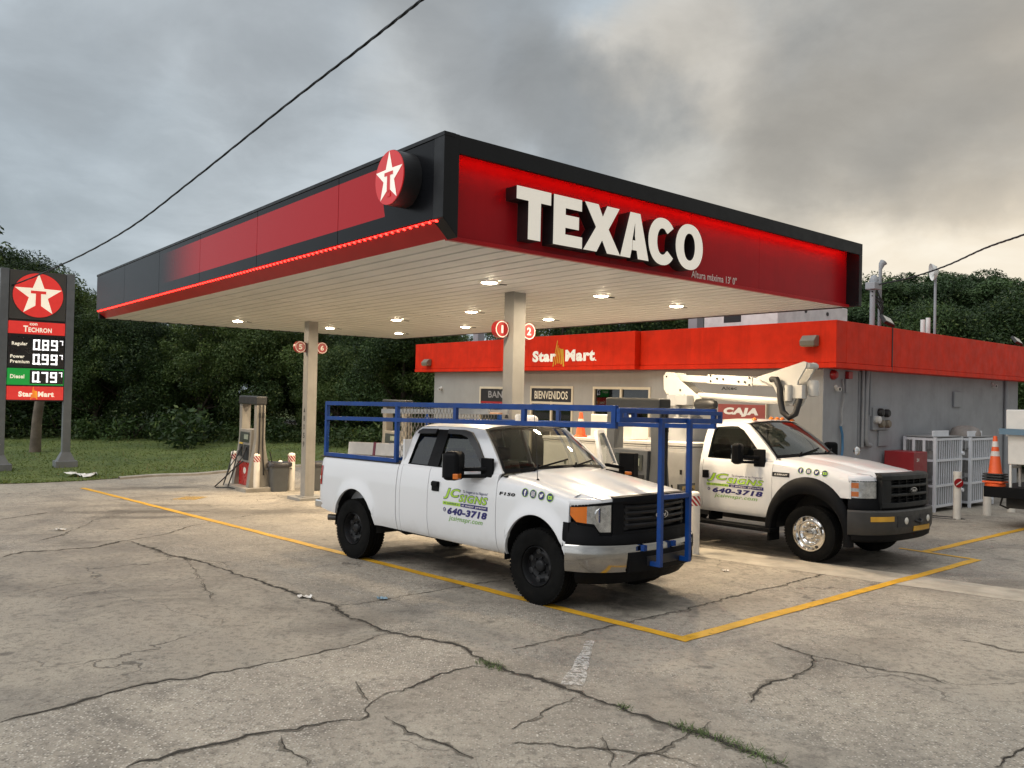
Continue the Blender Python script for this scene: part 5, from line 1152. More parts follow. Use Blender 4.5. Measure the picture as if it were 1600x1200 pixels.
# greenhouse
def yg(z): return .952-(z-1.385)*.43
OUT = [(1.025, 1.385), (1.05, 1.65), (1.11, 1.82), (1.21, 1.89), (1.45, 1.902), (1.7, 1.905), (2.1, 1.903), (2.42, 1.892), (2.55, 1.79), (2.78, 1.58), (2.968, 1.40), (2.95, 1.385), (2.4, 1.385), (1.8, 1.385)]
INN = [(1.185, 1.402), (1.19, 1.63), (1.205, 1.80), (1.25, 1.852), (1.45, 1.862), (1.7, 1.864), (2.08, 1.860), (2.22, 1.832), (2.39, 1.71), (2.62, 1.53), (2.79, 1.402), (2.75, 1.395), (2.4, 1.395), (1.8, 1.395)]
def sidef(s_, d=0.): return lambda u, v, h=0.: (u, s_*(yg(v)+d-h), v)
def front_open(u): return u
cab = MB()
def cutpoly(poly, x): return [(min(u, x), v) for u, v in poly]
cab.ring(OUT, INN, sidef(-1), .05)
# far side: only the part behind the front door (that door stands open)
OUTR = [(1.025, 1.385), (1.05, 1.65), (1.11, 1.82), (1.21, 1.89), (1.45, 1.902), (1.66, 1.905), (1.66, 1.385)]; INNR = [(1.185, 1.402), (1.19, 1.63), (1.205, 1.80), (1.25, 1.852), (1.45, 1.862), (1.60, 1.864), (1.60, 1.395)]
cab.ring(OUTR, INNR, sidef(1), .05)
for a, b in (((2.42, 1.892), (2.968, 1.40)),): cab.bar((a[0], yg(a[1])-.02, a[1]), (b[0], yg(b[1])-.02, b[1]), .06, .06)
cab.bar((1.6, .745, 1.88), (2.45, .74, 1.885), .05, .05)
rows = []
for x, ze in ((1.06, 1.70), (1.10, 1.82), (1.15, 1.872), (1.24, 1.898), (1.4, 1.906), (1.7, 1.908), (2.05, 1.906), (2.3, 1.900), (2.42, 1.892)):
    rr = []
    for y in np.linspace(-1, 1, 25):
        ye = yg(min(ze, 1.90))+.002; k = 1-abs(y)**3.2; xx = x+(.105*(1-y*y) if x == 2.42 else (.06*(1-y*y) if x == 2.3 else 0)); rr.append((xx, y*ye, ze+(.075 if x > 1.12 else .03)*k*interp(x, [(1.06, .3), (1.3, .9), (2.1, 1), (2.42, .75)])))
    rows.append(rr)
cab.grid(rows)
cab.box(1.03, 1.06, -.93, .93, 1.38, 1.42); cab.box(1.045, 1.08, -.93, -.62, 1.42, 1.72); cab.box(1.045, 1.08, .62, .93, 1.42, 1.72)
cabo = cab.build('cab_roof', WPAINT, pk, smooth=38)
MB().grid([[(lerp(1.04, 1.085, t), y, lerp(1.42, 1.80, t)) for y in (-.64, .64)] for t in (0, 1)]).build('rear_window', TINT, pk)
for s_ in (-1, 1):
    d_ = .004
    MB().add([sidef(s_, -.018)(u, v) for u, v in [(1.18, 1.398), (1.185, 1.63), (1.2, 1.80), (1.25, 1.856), (1.61, 1.866), (1.64, 1.398)]], [(0, 1, 2, 3, 4, 5)]).build('rear_side_window', TINTD, pk)
    mb = MB(); mb.prism([(1.585, 1.40), (1.80, 1.40), (1.775, 1.866), (1.575, 1.866)] if s_ < 0 else [(1.585, 1.40), (1.665, 1.40), (1.655, 1.866), (1.575, 1.866)], 0, .02, lambda u, v, h: sidef(s_, .004)(u, v, h)); mb.build('centre_pillar', TRIM, pk)
MB().add([sidef(-1, -.018)(u, v) for u, v in [(1.79, 1.398), (1.77, 1.866), (2.09, 1.866), (2.23, 1.836), (2.40, 1.715), (2.63, 1.535), (2.80, 1.400)]], [tuple(range(7))]).build('front_side_window', TINT, pk)
mb = MB()
mb.ring([(u, v) for u, v in INN], [(lerp(u, 1.95, .018), lerp(v, 1.62, .05)) for u, v in INN], sidef(-1, .003), .012)
mb.build('window_seal', TRIM, pk)
mb = MB(); mb.prism([(1.19, 1.80), (1.56, 1.812), (1.56, 1.872), (1.26, 1.868), (1.2, 1.84)], -.028, 0, sidef(-1, .005)); vis = [(1.80, 1.82), (2.06, 1.815), (2.19, 1.785), (2.36, 1.665), (2.58, 1.49), (2.62, 1.525), (2.41, 1.722), (2.24, 1.848), (2.10, 1.874), (1.79, 1.876)]; mb.prism(vis, -.028, 0, sidef(-1, .005)); mb.build('window_visor', BLK, pk)
tp = lambda a: (2.425+.105*(1-a*a), a*.728, 1.888+.055*(1-abs(a)**3)); bs_ = lambda a: (2.965+.235*(1-a*a), a*.925, 1.392+.045*(1-a*a))
windscreen(pk, tp, bs_, WSG)
MB().grid([[(1.10+i*.28, y, 1.86+.06*(1-(y/.7)**2)) for y in np.linspace(-.7, .7, 7)] for i in range(6)]).build('headliner', CABIN, pk)
ci = MB(); ci.box(1.12, 2.95, -.90, .90, .62, .70); ci.box(2.62, 3.05, -.90, .90, .80, 1.30); ci.box(2.5, 2.66, -.88, .88, 1.0, 1.27); ci.build('dashboard', CABIN, pk, bevel=.04)
mb = MB(); r_ = random.Random(9)
seat(pk, 1.95, -.42, .72); seat(pk, 1.95, .42, .72); MB().box(1.15, 1.45, -.85, .85, .72, 1.2).build('rear_bench', SEAT, pk, bevel=.06)
T = Matrix.Translation((2.42, .42, 1.18)) @ Matrix.Rotation(-1.15, 4, 'Y')
mb = MB(); mb.lathe([(.185, -.012), (.20, 0), (.185, .012), (.172, 0), (.185, -.012)], n=24, T=T, cap=False); mb.tube([T @ Vector((-.18, 0, 0)), T @ Vector((.18, 0, 0))], .016, 6); mb.build('steering_wheel', TRIM, pk, smooth=60)
fr_ = M('red_beads', (.34, .03, .04), .5, var=.3); mb = MB(); mw = MB()
for k in range(40):
    y = -.82+k*.042; x = 2.86+.16*(1-(y/.9)**2)+r_.uniform(-.03, .03)
    (mb if r_.random() < .6 else mw).lathe([(0, -.03), (.02, -.01), (.024, .005), (.012, .025), (0, .03)], (x, y, 1.335+r_.uniform(0, .02)), n=7)
bd = mb.build('dashboard_fringe', fr_, pk, smooth=60); mw.build('pale_fringe', WHS, bd, smooth=60)
MB().tube([(3.40, -.80, 1.315), (3.395, -.80, 1.345), (3.39, -.80, 1.36)], [.035, .02, .008], 12).build('antenna_base', TRIM, pk, smooth=50)
MB().tube([(3.39, -.80, 1.35), (3.36, -.80, 1.75), (3.31, -.80, 2.15)], .0042, 6).build('antenna', BLK, pk)
mirror_part(pk, (2.72, -.955, 1.40), (2.42, -1.22, 1.46), (.28, .20, .34), True, -1, .5)
# the far front door stands open
od = bpy.data.objects.new('front_door', None); COL.objects.link(od); od.parent = pk; od.location = (2.93, .985, 0); od.rotation_euler = (0, 0, -R(62)); od['label'] = 'open driver door on the far side of the white pickup'
mb = MB(); panel(mb, arch_xs(1.684, 2.928, []), zb1, belt, lambda x, z: yside(x, z), 1); mb.v = [(x-2.93, y-.985, z) for x, y, z in mb.v]; mb.build('door_skin', WPAINT, od, smooth=32)
mb = MB().box(-1.22, -.02, -.13, -.06, .55, 1.36); mb.build('door_lining', CABIN, od, bevel=.02)
DO = [(1.70, 1.385), (1.69, 1.6), (1.69, 1.87), (1.74, 1.892), (2.10, 1.89), (2.26, 1.862), (2.42, 1.745), (2.66, 1.555), (2.88, 1.385), (2.3, 1.385)]; DI = [(1.76, 1.40), (1.76, 1.6), (1.76, 1.82), (1.79, 1.842), (2.08, 1.84), (2.21, 1.815), (2.36, 1.70), (2.58, 1.52), (2.74, 1.40), (2.3, 1.40)]
ofn = lambda u, v, h=0.: (u-2.93, yg(v)-.985-h, v)
fr2 = MB().ring(DO, DI, ofn, .045).build('window_frame', WPAINT, od); MB().add([ofn(u, v, .02) for u, v in DI], [tuple(range(len(DI)))]).build('pane', TINT, od)
MB().ring([(lerp(u, 2.2, -.0), v) for u, v in DI], [(lerp(u, 2.2, .06), lerp(v, 1.6, .08)) for u, v in DI], lambda u, v, h: ofn(u, v, .044+h), .006).build('window_seal', TRIM, od)
mo = mirror_part(od, (-.22, -.03, 1.40), (-.52, .24, 1.42), (.235, .15, .335), True, 1, -.35)
# wheels and underbody
for x in (0.0, 3.57):
    for s_ in (-1, 1): wheel(pk, x, s_*.855, .418, .285, .222, 'steel', s_)
ub = MB(); ub.box(-.85, 4.15, -.55, .55, .40, .60)
for s_ in (-1, 1): ub.box(1.1, 2.95, s_*.55 if s_ > 0 else -.90, .90 if s_ > 0 else -.55, .50, .60)
for (xc, zc, rx, rz) in AR1:
    for s_ in (-1, 1): well(ub, xc, zc, rx+.02, rz+.02, s_, .985, .50)
ub.tube([(0, -.75, .40), (0, .75, .40)], .06, 10); ub.lathe([(.0, -.16), (.14, -.1), (.16, 0), (.14, .1), (0, .16)], (0, 0, .40), 'x', 14); ub.tube([(3.57, -.75, .38), (3.57, .75, .38)], .05, 10)
ub.build('underbody', BLKM, pk)
decals(pk, yside, 1.99, 2.80, 1.158, [(3.392, 1.213, .050), (3.516, 1.208, .050), (3.643, 1.200, .050), (3.771, 1.190, .050)], (2.985, 3.24, 1.155, 1.192, 'F150'))
# rack
rk = bpy.data.objects.new('ladder_rack', None); COL.objects.link(rk); rk.parent = pk; rk['label'] = 'blue square tube rack over the cab and bed'
W_ = .05
for s_ in (-1, 1):
    y = s_*.95; mb = MB(); xe = 4.62
    mb.bar((-.80, y, 2.185), (xe, y, 2.17), W_, .058); mb.bar((-.80, y, 1.965), (xe, y, 1.99), W_, .055)
    mb.bar((-.80, y, 1.43), (.95, y, 1.43), W_, .055)
    for x, z0, z1 in ((-.80, 1.405, 2.21), (.93, 1.405, 2.2)): mb.bar((x, y, z0), (x, y, z1), W_+.003, W_+.003, (1, 0, 0))
    for x in (2.12, 3.30, 4.59): mb.bar((x, y, 1.99), (x, y, 2.17), W_-.002, W_+.008, (1, 0, 0))
    mb.build('side_rail', BLUE, rk, bevel=.004)
mb = MB()
for x, z in ((-.80, 2.187), (.93, 2.184)): mb.bar((x, -.92, z), (x, .92, z), .048, .05)
mb.bar((.93, -.92, 1.45), (.93, .92, 1.45), .045, .045); mb.build('cross_bar', BLUE, rk, bevel=.004)
mb = MB(); xf = 4.665
mb.bar((xf, -.99, 2.145), (xf, .99, 2.145), .045, .045); mb.bar((xf, -.99, 2.055), (xf, .99, 2.055), .045, .055)
for y in (-.965, -.72, .965): mb.bar((xf, y, 2.05), (xf, y, 2.15), .043, .047, (1, 0, 0))
mb.build('front_frame', BLUE, rk, bevel=.004)
for y in (-.29, .25):
    mb = MB(); mb.bar((xf+.045, y, .50), (xf+.045, y, 2.075), .052, .052, (1, 0, 0)); mb.bar((xf+.04, y, .525), (4.52, y, .525), .05, .05); mb.bar((4.60, y-.16, .70), (4.60, y-.10, .70), .045, .06); mb.build('front_post', BLUE, rk, bevel=.004)
MB().bar((xf+.045, -.27, 1.235), (xf+.045, .23, 1.235), .045, .05).build('post_brace', BLUE, rk, bevel=.004)
mb = MB(); k = 0
for i in range(-16, 40):
    for sg_ in (1, -1):
        y0 = -.9+i*.06; a = Vector((.90, y0, 1.46)); b = Vector((.90, y0+sg_*.32, 2.15)); t0, t1 = 0., 1.
        pts = []
        for t in np.linspace(0, 1, 24):
            p = a.lerp(b, t)
            if -.9 <= p.y <= .9: pts.append(p)
        if len(pts) > 2: mb.bar(pts[0], pts[-1], .006, .006)
mb.build('mesh_guard', M('mesh_steel', (.26, .25, .23), .5, metal=.4), rk)
# carried things
t_ = thing('ladder', 'aluminium ladder lying on the rear of the blue rack', 'ladder', mat=T1)
ALU = M('dull_aluminium', (.45, .44, .42), .4, metal=.7); mb = MB()
for y in (.15, .52): mb.bar((-.95, y, 2.085), (1.55, y, 2.11), .03, .07)
mb.build('rail', ALU, t_); mb = MB()
for k in range(9): mb.tube([(-.8+k*.28, .15, 2.09), (-.8+k*.28, .52, 2.09)], .014, 6)
mb.build('rung', M('rung_rust', (.30, .17, .10), .6), t_)
pn = thing('sign_cabinet', 'cream coloured flat sign box lying tilted in the pickup bed', 'sign box', mat=T1)
T = Matrix.Translation((-.80, .05, 1.36)) @ Matrix.Rotation(-.10, 4, 'X') @ Matrix.Rotation(-.02, 4, 'Y')
MB().box(-.12, 1.68, -.55, .62, 0, .19, T).build('box', M('cream_sheet', (.66, .60, .52), .5), pn, bevel=.01)
mb = MB(); mb.box(.55, .60, -.56, .63, .188, .196, T); mb.box(.54, .60, -.556, -.549, .0, .19, T); mb.build('red_edge', M('maroon_edge', (.20, .03, .05), .5), pn); MB().box(.92, .935, -.555, .62, .189, .195, T).build('blue_edge', NAVY, pn)
bgp = thing('plastic_bag', 'clear jar and white bag lying on the pickup roof', 'bag', mat=T1)
mb = MB(); rows = []
for i in range(6):
    r2 = (.05, .075, .08, .075, .05, .01)[i]; rows.append([(2.05+r2*1.6*math.cos(k*.5236)+.01*math.sin(k*7), .45+r2*math.sin(k*.5236), 1.972+(.0, .01, .04, .07, .095, .10)[i]+.008*math.cos(k*5)) for k in range(12)])
MB().grid(rows, True).build('bag', M('bag_white', (.75, .70, .68), .4), bgp, smooth=60); MB().lathe([(.045, 1.97), (.05, 1.98), (.05, 2.06), (.04, 2.085), (.0, 2.09)], (1.86, .42, 0), n=16).build('jar', M('jar_grey', (.5, .5, .5), .15), bgp, smooth=40)

# ------------------------------------------------------------------ bucket truck (origin under the front axle)
T2 = truck_matrix((5.26, 12.601, -.068), (.635, -.772, .020), (.773, .635, -.017))
bt = thing('bucket_truck', 'white bucket truck with folded boom, black wheel arches and chrome front wheel', 'truck', mat=T2)
AR2 = [(-.07, .42, .60, .60)]
YB2 = [(.50, .90), (.56, .95), (.62, .985), (.80, 1.0), (1.05, 1.006), (1.07, 1.0), (1.2, 1.0), (1.32, .985), (1.40, .965), (1.44, .945)]
def ys2(x, z): return interp(z, YB2)
zb2 = arch_fn(lambda x: .56 if x < .42 else .985, AR2); belt2 = lambda x: 1.425
mb = MB()
for s_ in (-1, 1): panel(mb, [-2.075, -2.06, -2.0], lambda x: .56, belt2, lambda x, z: ys2(x, z)-(.03 if x < -2.07 else 0), s_)
mb.box(-2.075, -2.04, -.93, .93, .6, 1.42); mb.build('cab_corner', WPAINT, bt, smooth=32)
for s_ in (-1, 1):
    d_ = panel(MB(), arch_xs(-1.992, -.682, [], .06), zb2, belt2, ys2, s_).build('door', WPAINT, bt, smooth=32)
    if s_ < 0: MB().box(-2.0+.02, -1.86, -1.024, -1.0, 1.10, 1.23).build('handle', TRIM, d_, bevel=.012)
zt2 = lambda x: interp(x, [(-.68, 1.505), (-.3, 1.475), (.2, 1.42), (.55, 1.35), (.95, 1.30)])
def yf2(x, z):
    y = interp(min(z, 1.36), YB2); t = (z-(zt2(x)-.13))/.13
    if t > 0: y -= (y-.78)*(1-math.sqrt(max(0, 1-min(1, t)**2)))
    return y
for s_ in (-1, 1): panel(MB(), arch_xs(-.674, .60, AR2), zb2, zt2, yf2, s_, zzf).build('fender', WPAINT, bt, smooth=32)
# wide black wheel arch flares
for s_ in (-1, 1):
    rows = []
    for k in range(33):
        a = math.pi*k/32; c, s3 = math.cos(a), math.sin(a)
        z_ = lambda r: max(.50, .42+r*1.0*s3)
        rows.append([(-.07+r*c, s_*y, .42+(rz_)*s3) for r, rz_, y in ((.585, .575, .90), (.585, .575, 1.055), (.60, .60, 1.072), (.66, .68, 1.07), (.70, .80, 1.035), (.71, .825, 1.0), (.70, .81, .97))])
    for e_, dx in ((0, .0), (-1, .0)): pass
    rows = [[(p[0], p[1], .42-.12) for p in rows[0]]]+rows+[[(p[0], p[1], .42+.10-.15) for p in rows[-1]]]
    MB().grid(rows).build('arch_flare', TRIM, bt, smooth=40)
P2 = Plan([(0, .93), (.40, .915), (.64, .87), (.80, .80), (.93, .71), (1.005, .56)])
def hz2(x, y): return zt2(x)+.055*max(0, 1-(y/.78)**2)+.018*smooth01((.55-abs(y))/.12)
rows = []; ysn2 = [v*.78/.80 for v in ysn]
for i in range(19):
    t = i/18; row = []
    for y in ysn2:
        x = lerp(-.60+.25*(1-(y/.78)**2), P2.at(P2.fy(y), -.02)[0]-.03, t); dr_ = max(0, t-.82)/.18
        row.append((x, y, hz2(x, y)-.035*dr_*dr_))
    rows.append(row)
rows.append([(p[0]+.01, p[1], p[2]-.05) for p in rows[-1]])
MB().grid(rows).build('hood', WPAINT, bt, smooth=50)
MB().grid([[(-.63+.26*(1-(y/.92)**2)+t*.05, y, 1.475+.06*(1-(y/.92)**2)-.01*t) for y in np.linspace(-.92, .92, 21)] for t in (0, .5, 1)]).build('cowl', TRIM, bt, smooth=60)
h0 = P2.fy(.76)
for s_ in (-1, 1):
    mb = MB(); P2.strip(mb, s_*h0, s_*1.0, lambda f: [(-.03, 1.22), (0, 1.235), (0, 1.275), (-.02, 1.305), (-.06, 1.325), (-.14, 1.33)], 10, False)
    rows = []
    for i in range(11):
        f = lerp(h0, 1.0, i/10); p = P2.at(s_*f, -.12); x_ = lerp(.80, .57, i/10); rows.append([(p[0], p[1], 1.329), (x_, s_*.78, zt2(x_)+.002), (x_, s_*.76, zt2(x_)-.01)])
    mb.grid(rows); mb.build('nose_corner', WPAINT, bt, smooth=50)
for s_ in (-1, 1):
    f0, f1 = P2.fy(.715), .985
    hl = P2.strip(MB(), s_*f0, s_*f1, lambda f: [(-.08, .985), (.0, .985), (.0, 1.245), (-.08, 1.245)], 14).build('headlight', TRIM, bt)
    sp_ = lerp(f0, f1, .70)
    P2.strip(MB(), s_*(f0+.015), s_*sp_, lambda f: [(.004, z) for z in np.linspace(1.0, 1.232, 8)], 14, False).build('reflector', m_, hl, smooth=60)
    P2.strip(MB(), s_*(f0+.015), s_*f1, lambda f: [(.013, z) for z in (.995, 1.06, 1.12, 1.18, 1.238)], 14, False).build('clear_lens', LENS, hl, smooth=60)
    mb = MB()
    for z0, z1 in ((1.02, 1.09), (1.14, 1.215)): P2.strip(mb, s_*sp_, s_*(f1-.02), lambda f: [(.006, z0), (.006, z1)], 8, False)
    mb.build('amber_lens', AMB, hl); P2.strip(MB(), s_*sp_, s_*(f1-.01), lambda f: [(.003, 1.0), (.003, 1.232)], 8, False).build('side_reflector', m_, hl)
gf2 = P2.fy(.70); gr = MB()
P2.strip(gr, -gf2, gf2, lambda f: [(-.08, 1.36), (.045, 1.35), (.075, 1.32), (.078, 1.262), (.0, 1.26)], 26)
P2.strip(gr, -gf2, gf2, lambda f: [(-.08, .84), (.05, .845), (.08, .87), (.078, .935), (.0, .935)], 26)
for s_ in (-1, 1): P2.strip(gr, s_*P2.fy(.545), s_*gf2, lambda f: [(-.08, .90), (.07, .90), (.076, 1.1), (.07, 1.30), (-.08, 1.30)], 6)
for z in (1.145, 1.02): P2.strip(gr, -P2.fy(.56), P2.fy(.56), lambda f: [(-.04, z-.0), (.07, z+.004), (.076, z+.024), (.07, z+.046), (-.04, z+.05)], 20)
gro = gr.build('grille', M('grille_grey', (.014, .015, .015), .5, spec=.25), bt, bevel=.006)
P2.strip(MB(), -P2.fy(.56), P2.fy(.56), lambda f: [(-.01, .9), (-.01, 1.3)], 18, False).build('grille_backing', BLKM, gro)
mb = MB()
for y in (-.33, -.11, .11, .33):
    x, _ = P2.at(P2.fy(y), .0); mb.box(x-.02, x+.05, y-.012, y+.012, .93, 1.27)
for z in (.975, 1.10, 1.225): P2.strip(mb, -P2.fy(.55), P2.fy(.55), lambda f: [(-.01, z-.006), (.04, z-.004), (.04, z+.004), (-.01, z+.006)], 18)
mb.build('grille_bars', TRIM, gro); oval_badge(gro, 1.005, 1.105, .10, .042)
P2.strip(MB(), -1.0, 1.0, lambda f: [(-.08, .80), (.02, .80), (.035, .86), (.015, .93), (.0, .99), (-.08, .99)], 40).build('valance', TRIM, bt, smooth=35)
BG = M('bumper_grey', (.032, .031, .029), .5, var=.15, vs=5, dirt=.2)
bp = P2.strip(MB(), -1.0, 1.0, lambda f: [(-.02, .83), (.11, .835), (.135, .815), (.14, .70), (.13, .56), (.10, .49), (.03, .47)], 48, False).build('front_bumper', BG, bt, smooth=40)
P2.strip(MB(), -.96, .96, lambda f: [(.02, .475), (.105, .488), (.09, .42), (.04, .385), (-.1, .38)], 40).build('lower_valance', TRIM, bp, smooth=40)
for s_ in (-1, 1): P2.strip(MB(), s_*P2.fy(.12), s_*P2.fy(.50), lambda f: [(.13, .60), (.1425, .60), (.1425, .755), (.13, .755)], 10).build('bumper_opening', BLKM, bp)
SYL = M('strip_yellow', (.55, .30, .03), .5, var=.15); P2.strip(MB(), P2.fy(-.88), P2.fy(-.56), lambda f: [(.13, .685), (.1435, .685), (.1435, .755), (.13, .755)], 8).build('yellow_strip', SYL, bp); P2.strip(MB(), P2.fy(-.06), P2.fy(.46), lambda f: [(.12, .515), (.1405, .52), (.1425, .585), (.13, .59)], 8).build('yellow_strip', SYL, bp)
for y in (.40, -.30): 
    x, _ = P2.at(P2.fy(y), .14); MB().lathe([(.05, -.03), (.05, .01), (.035, .018), (0, .02)], (x, y, .68), 'x', 16).build('fog_light', M('pale_lens2', (.6, .58, .52), .2), bp, smooth=50)
x, _ = P2.at(0, .14); MB().tube([(x-.02, .12, .70), (x+.03, .12, .67), (x+.04, .05, .64), (x+.02, -.02, .66), (x-.02, -.02, .68)], .018, 8).build('tow_hook', TRIMG, bp, smooth=60)
# cab top
def yg2(z): return .948-(z-1.42)*.345
O2 = [(-2.07, 1.42), (-2.075, 1.75), (-2.05, 1.96), (-1.96, 2.035), (-1.6, 2.05), (-1.40, 2.047), (-1.26, 1.995), (-.95, 1.745), (-.665, 1.50), (-.63, 1.43), (-1.2, 1.42), (-1.7, 1.42)]
I2 = [(-1.93, 1.437), (-1.93, 1.75), (-1.92, 1.90), (-1.875, 1.948), (-1.6, 1.968), (-1.47, 1.966), (-1.34, 1.905), (-1.12, 1.71), (-.91, 1.51), (-.81, 1.432), (-1.2, 1.432), (-1.7, 1.432)]
def sf2(s_, d=0.): return lambda u, v, h=0.: (u, s_*(yg2(v)+d-h), v)
cab = MB()
for s_ in (-1, 1): cab.ring(O2, I2, sf2(s_), .05)
rows = []
for x, ze in ((-2.085, 1.90), (-2.06, 1.98), (-1.98, 2.035), (-1.8, 2.048), (-1.6, 2.05), (-1.42, 2.048), (-1.30, 2.02)):
    rr = []
    for y in np.linspace(-1, 1, 21):
        rr.append((x+(.12*(1-y*y) if x > -1.35 else (.06*(1-y*y) if x > -1.5 else 0)), y*(yg2(min(ze, 2.04))+.002), ze+.05*(1-abs(y)**3)))
    rows.append(rr)
cab.grid(rows); cab.box(-2.08, -2.05, -.93, .93, 1.42, 1.50); cab.build('cab_roof', WPAINT, bt, smooth=38)
MB().add([(-2.065, -.70, 1.5), (-2.065, .70, 1.5), (-2.08, .66, 1.92), (-2.08, -.66, 1.92)], [(0, 1, 2, 3)]).build('rear_window', TINTD, bt)
for s_ in (-1, 1): MB().add([sf2(s_, -.02)(u, v) for u, v in I2], [tuple(range(len(I2)))]).build('side_window', TINT, bt); MB().ring(I2, [(lerp(u, -1.45, .03), lerp(v, 1.65, .05)) for u, v in I2], sf2(s_, .002), .01).build('window_seal', TRIM, bt)
windscreen(bt, lambda a: (-1.285+.12*(1-a*a), a*.725, 2.02+.05*(1-abs(a)**3)), lambda a: (-.645+.26*(1-a*a), a*.91, 1.485+.05*(1-a*a)), WSG)
MB().grid([[(-2.0+i*.22, y, 1.99+.03*(1-(y/.7)**2)) for y in np.linspace(-.68, .68, 7)] for i in range(4)]).build('headliner', CABIN, bt)
MB().box(-2.0, -.65, -.9, .9, .70, .80).box(-.95, -.55, -.9, .9, .9, 1.42).build('dashboard', CABIN, bt, bevel=.04); seat(bt, -1.6, -.42, .85); seat(bt, -1.6, .42, .85)
T = Matrix.Translation((-1.12, .42, 1.36)) @ Matrix.Rotation(-1.0, 4, 'Y'); MB().lathe([(.185, -.012), (.20, 0), (.185, .012), (.172, 0), (.185, -.012)], n=22, T=T, cap=False).build('steering_wheel', TRIM, bt, smooth=60)
for k, y in enumerate((-.56, -.16, .0, .16, .56)):
    MB().lathe([(.045, 0), (.042, .02), (.02, .042), (0, .045)], (-1.30+.10*(1-(y/.7)**2)-.03, y, 2.055+.035*(1-abs(y/.7)**3)), n=12).build('roof_marker', AMB, bt, smooth=60)
mirror_part(bt, (-.92, -.965, 1.46), (-1.15, -1.22, 1.54), (.23, .15, .33), False, -1, .35); mirror_part(bt, (-.92, .965, 1.46), (-.95, 1.24, 1.56), (.23, .15, .33), False, 1, -.35)
MB().lathe([(0, -.05), (.05, -.035), (.075, 0), (.05, .035), (0, .05)], (-.30, .90, 1.60), 'x', 16).build('spot_mirror', CHR, bt, smooth=60)
for s_ in (-1, 1):
    sb = MB().box(-2.15, -.62, -1.13 if s_ < 0 else .90, -.90 if s_ < 0 else 1.13, .36, .42); sb.box(-1.9, -1.86, -.95 if s_ < 0 else .6, -.6 if s_ < 0 else .95, .40, .55); sb.build('running_board', TRIM, bt, bevel=.012)
MB().box(-.735, -.70, -1.02, -.74, .22, .60).build('mud_flap', TRIM, bt)
for s_ in (-1, 1): wheel(bt, -.03, s_*.905, .415, .265, .255, 'chrome', s_)
for s_ in (-1, 1): wheel(bt, -3.75, s_*.93, .415, .30, .255, 'chrome', s_)
ub = MB().box(-5.8, .6, -.5, .5, .42, .66)
for s_ in (-1, 1): well(ub, -.07, .42, .60, .585, s_, .98, .5)
ub.tube([(-.03, -.8, .40), (-.03, .8, .40)], .06, 10); ub.build('underbody', BLKM, bt)
decals(bt, ys2, -1.90, -.82, 1.19, [(-.199, 1.335, .048), (-.070, 1.33, .048), (.060, 1.322, .048), (.191, 1.315, .048)], (-.64, -.41, 1.236, 1.262, 'XL SUPER DUTY'))
# utility body
ubd = bpy.data.objects.new('utility_body', None); COL.objects.link(ubd); ubd.parent = bt
mb = MB(); mb.box(-5.9, -4.35, -1.09, 1.09, .72, 1.56); mb.box(-4.35, -3.15, -1.09, 1.09, 1.0, 1.56); mb.box(-3.15, -2.22, -1.09, 1.09, .62, 1.56); mb.build('side_lockers', BCREAM, ubd, bevel=.012)
mb = MB(); mb.box(-5.92, -2.2, -1.11, 1.11, 1.60, 1.66); mb.box(-5.91, -2.21, -1.10, 1.10, 1.562, 1.585); mb.build('top_rail', BCREAM, ubd, bevel=.008)
mb = MB()
for x0, x1 in ((-5.8, -5.15), (-5.08, -4.42), (-3.08, -2.68), (-2.63, -2.28)): mb.box(x0, x1, -1.102, -1.088, .80, 1.50); mb.box(x0, x1, 1.088, 1.102, .80, 1.50)
dl = mb.build('locker_door', BCREAM, ubd, bevel=.006); mb = MB()
for x in (-5.2, -4.48, -2.73, -2.33): mb.box(x-.05, x, -1.115, -1.10, 1.12, 1.20)
mb.build('latch', CHR, ubd)
mb = MB(); mb.box(-4.75, -4.25, -.9, -.2, 1.662, 2.12); mb.box(-4.20, -4.0, -.85, -.3, 1.662, 1.9); mb.box(-3.95, -3.62, -.95, -.5, 1.662, 2.05); mb.box(-5.7, -5.3, .2, .9, 1.662, 2.0); mb.build('top_boxes', BCREAM, ubd, bevel=.02)
tc_ = thing('traffic_cone', 'orange traffic cone standing on the bucket truck body seen above the pickup cab', 'cone', mat=T2)
ORG = M('cone_orange', (.72, .10, .02), .5, var=.08); CREF = M('cone_reflector', (.62, .58, .55), .3); 
MB().lathe([(.13, 1.665), (.13, 1.69), (.10, 1.70), (.03, 2.15), (0, 2.155)], (-5.12, -.8, 0), n=20).build('cone_body', ORG, tc_, smooth=40); MB().lathe([(.0735, 1.88), (.052, 2.02)], (-5.12, -.8, 0), n=20, cap=False).build('collar', CREF, tc_, smooth=60)
# boom
bo_ = bpy.data.objects.new('boom', None); COL.objects.link(bo_); bo_.parent = bt; BW = M('boom_white', (.54, .525, .49), .4, var=.04, dirt=.10)
mb = MB().box(-3.45, -2.75, -.35, .35, 1.60, 2.02); mb.lathe([(.28, 2.02), (.28, 2.10), (.22, 2.12), (.22, 2.25)], (-3.1, 0, 0), n=24); mb.build('pedestal', PVC, bo_, bevel=.015)
fx = lambda u, v, h: (u, h, v)
mb = MB()
for y in (-.17, .13): mb.prism([(-3.55, 2.62), (-3.56, 2.87), (-3.50, 2.945), (-3.30, 2.93), (-3.17, 2.78), (-2.68, 2.44), (-2.62, 2.30), (-2.9, 2.24), (-3.3, 2.24), (-3.38, 2.41)], y, y+.04, fx)
mb.build('elbow_plate', BW, bo_, bevel=.008)
mb = MB(); mb.bar((-3.5, 0, 2.84), (-1.12, 0, 2.705), .17, .13); mb.build('upper_arm', BW, bo_, bevel=.02)
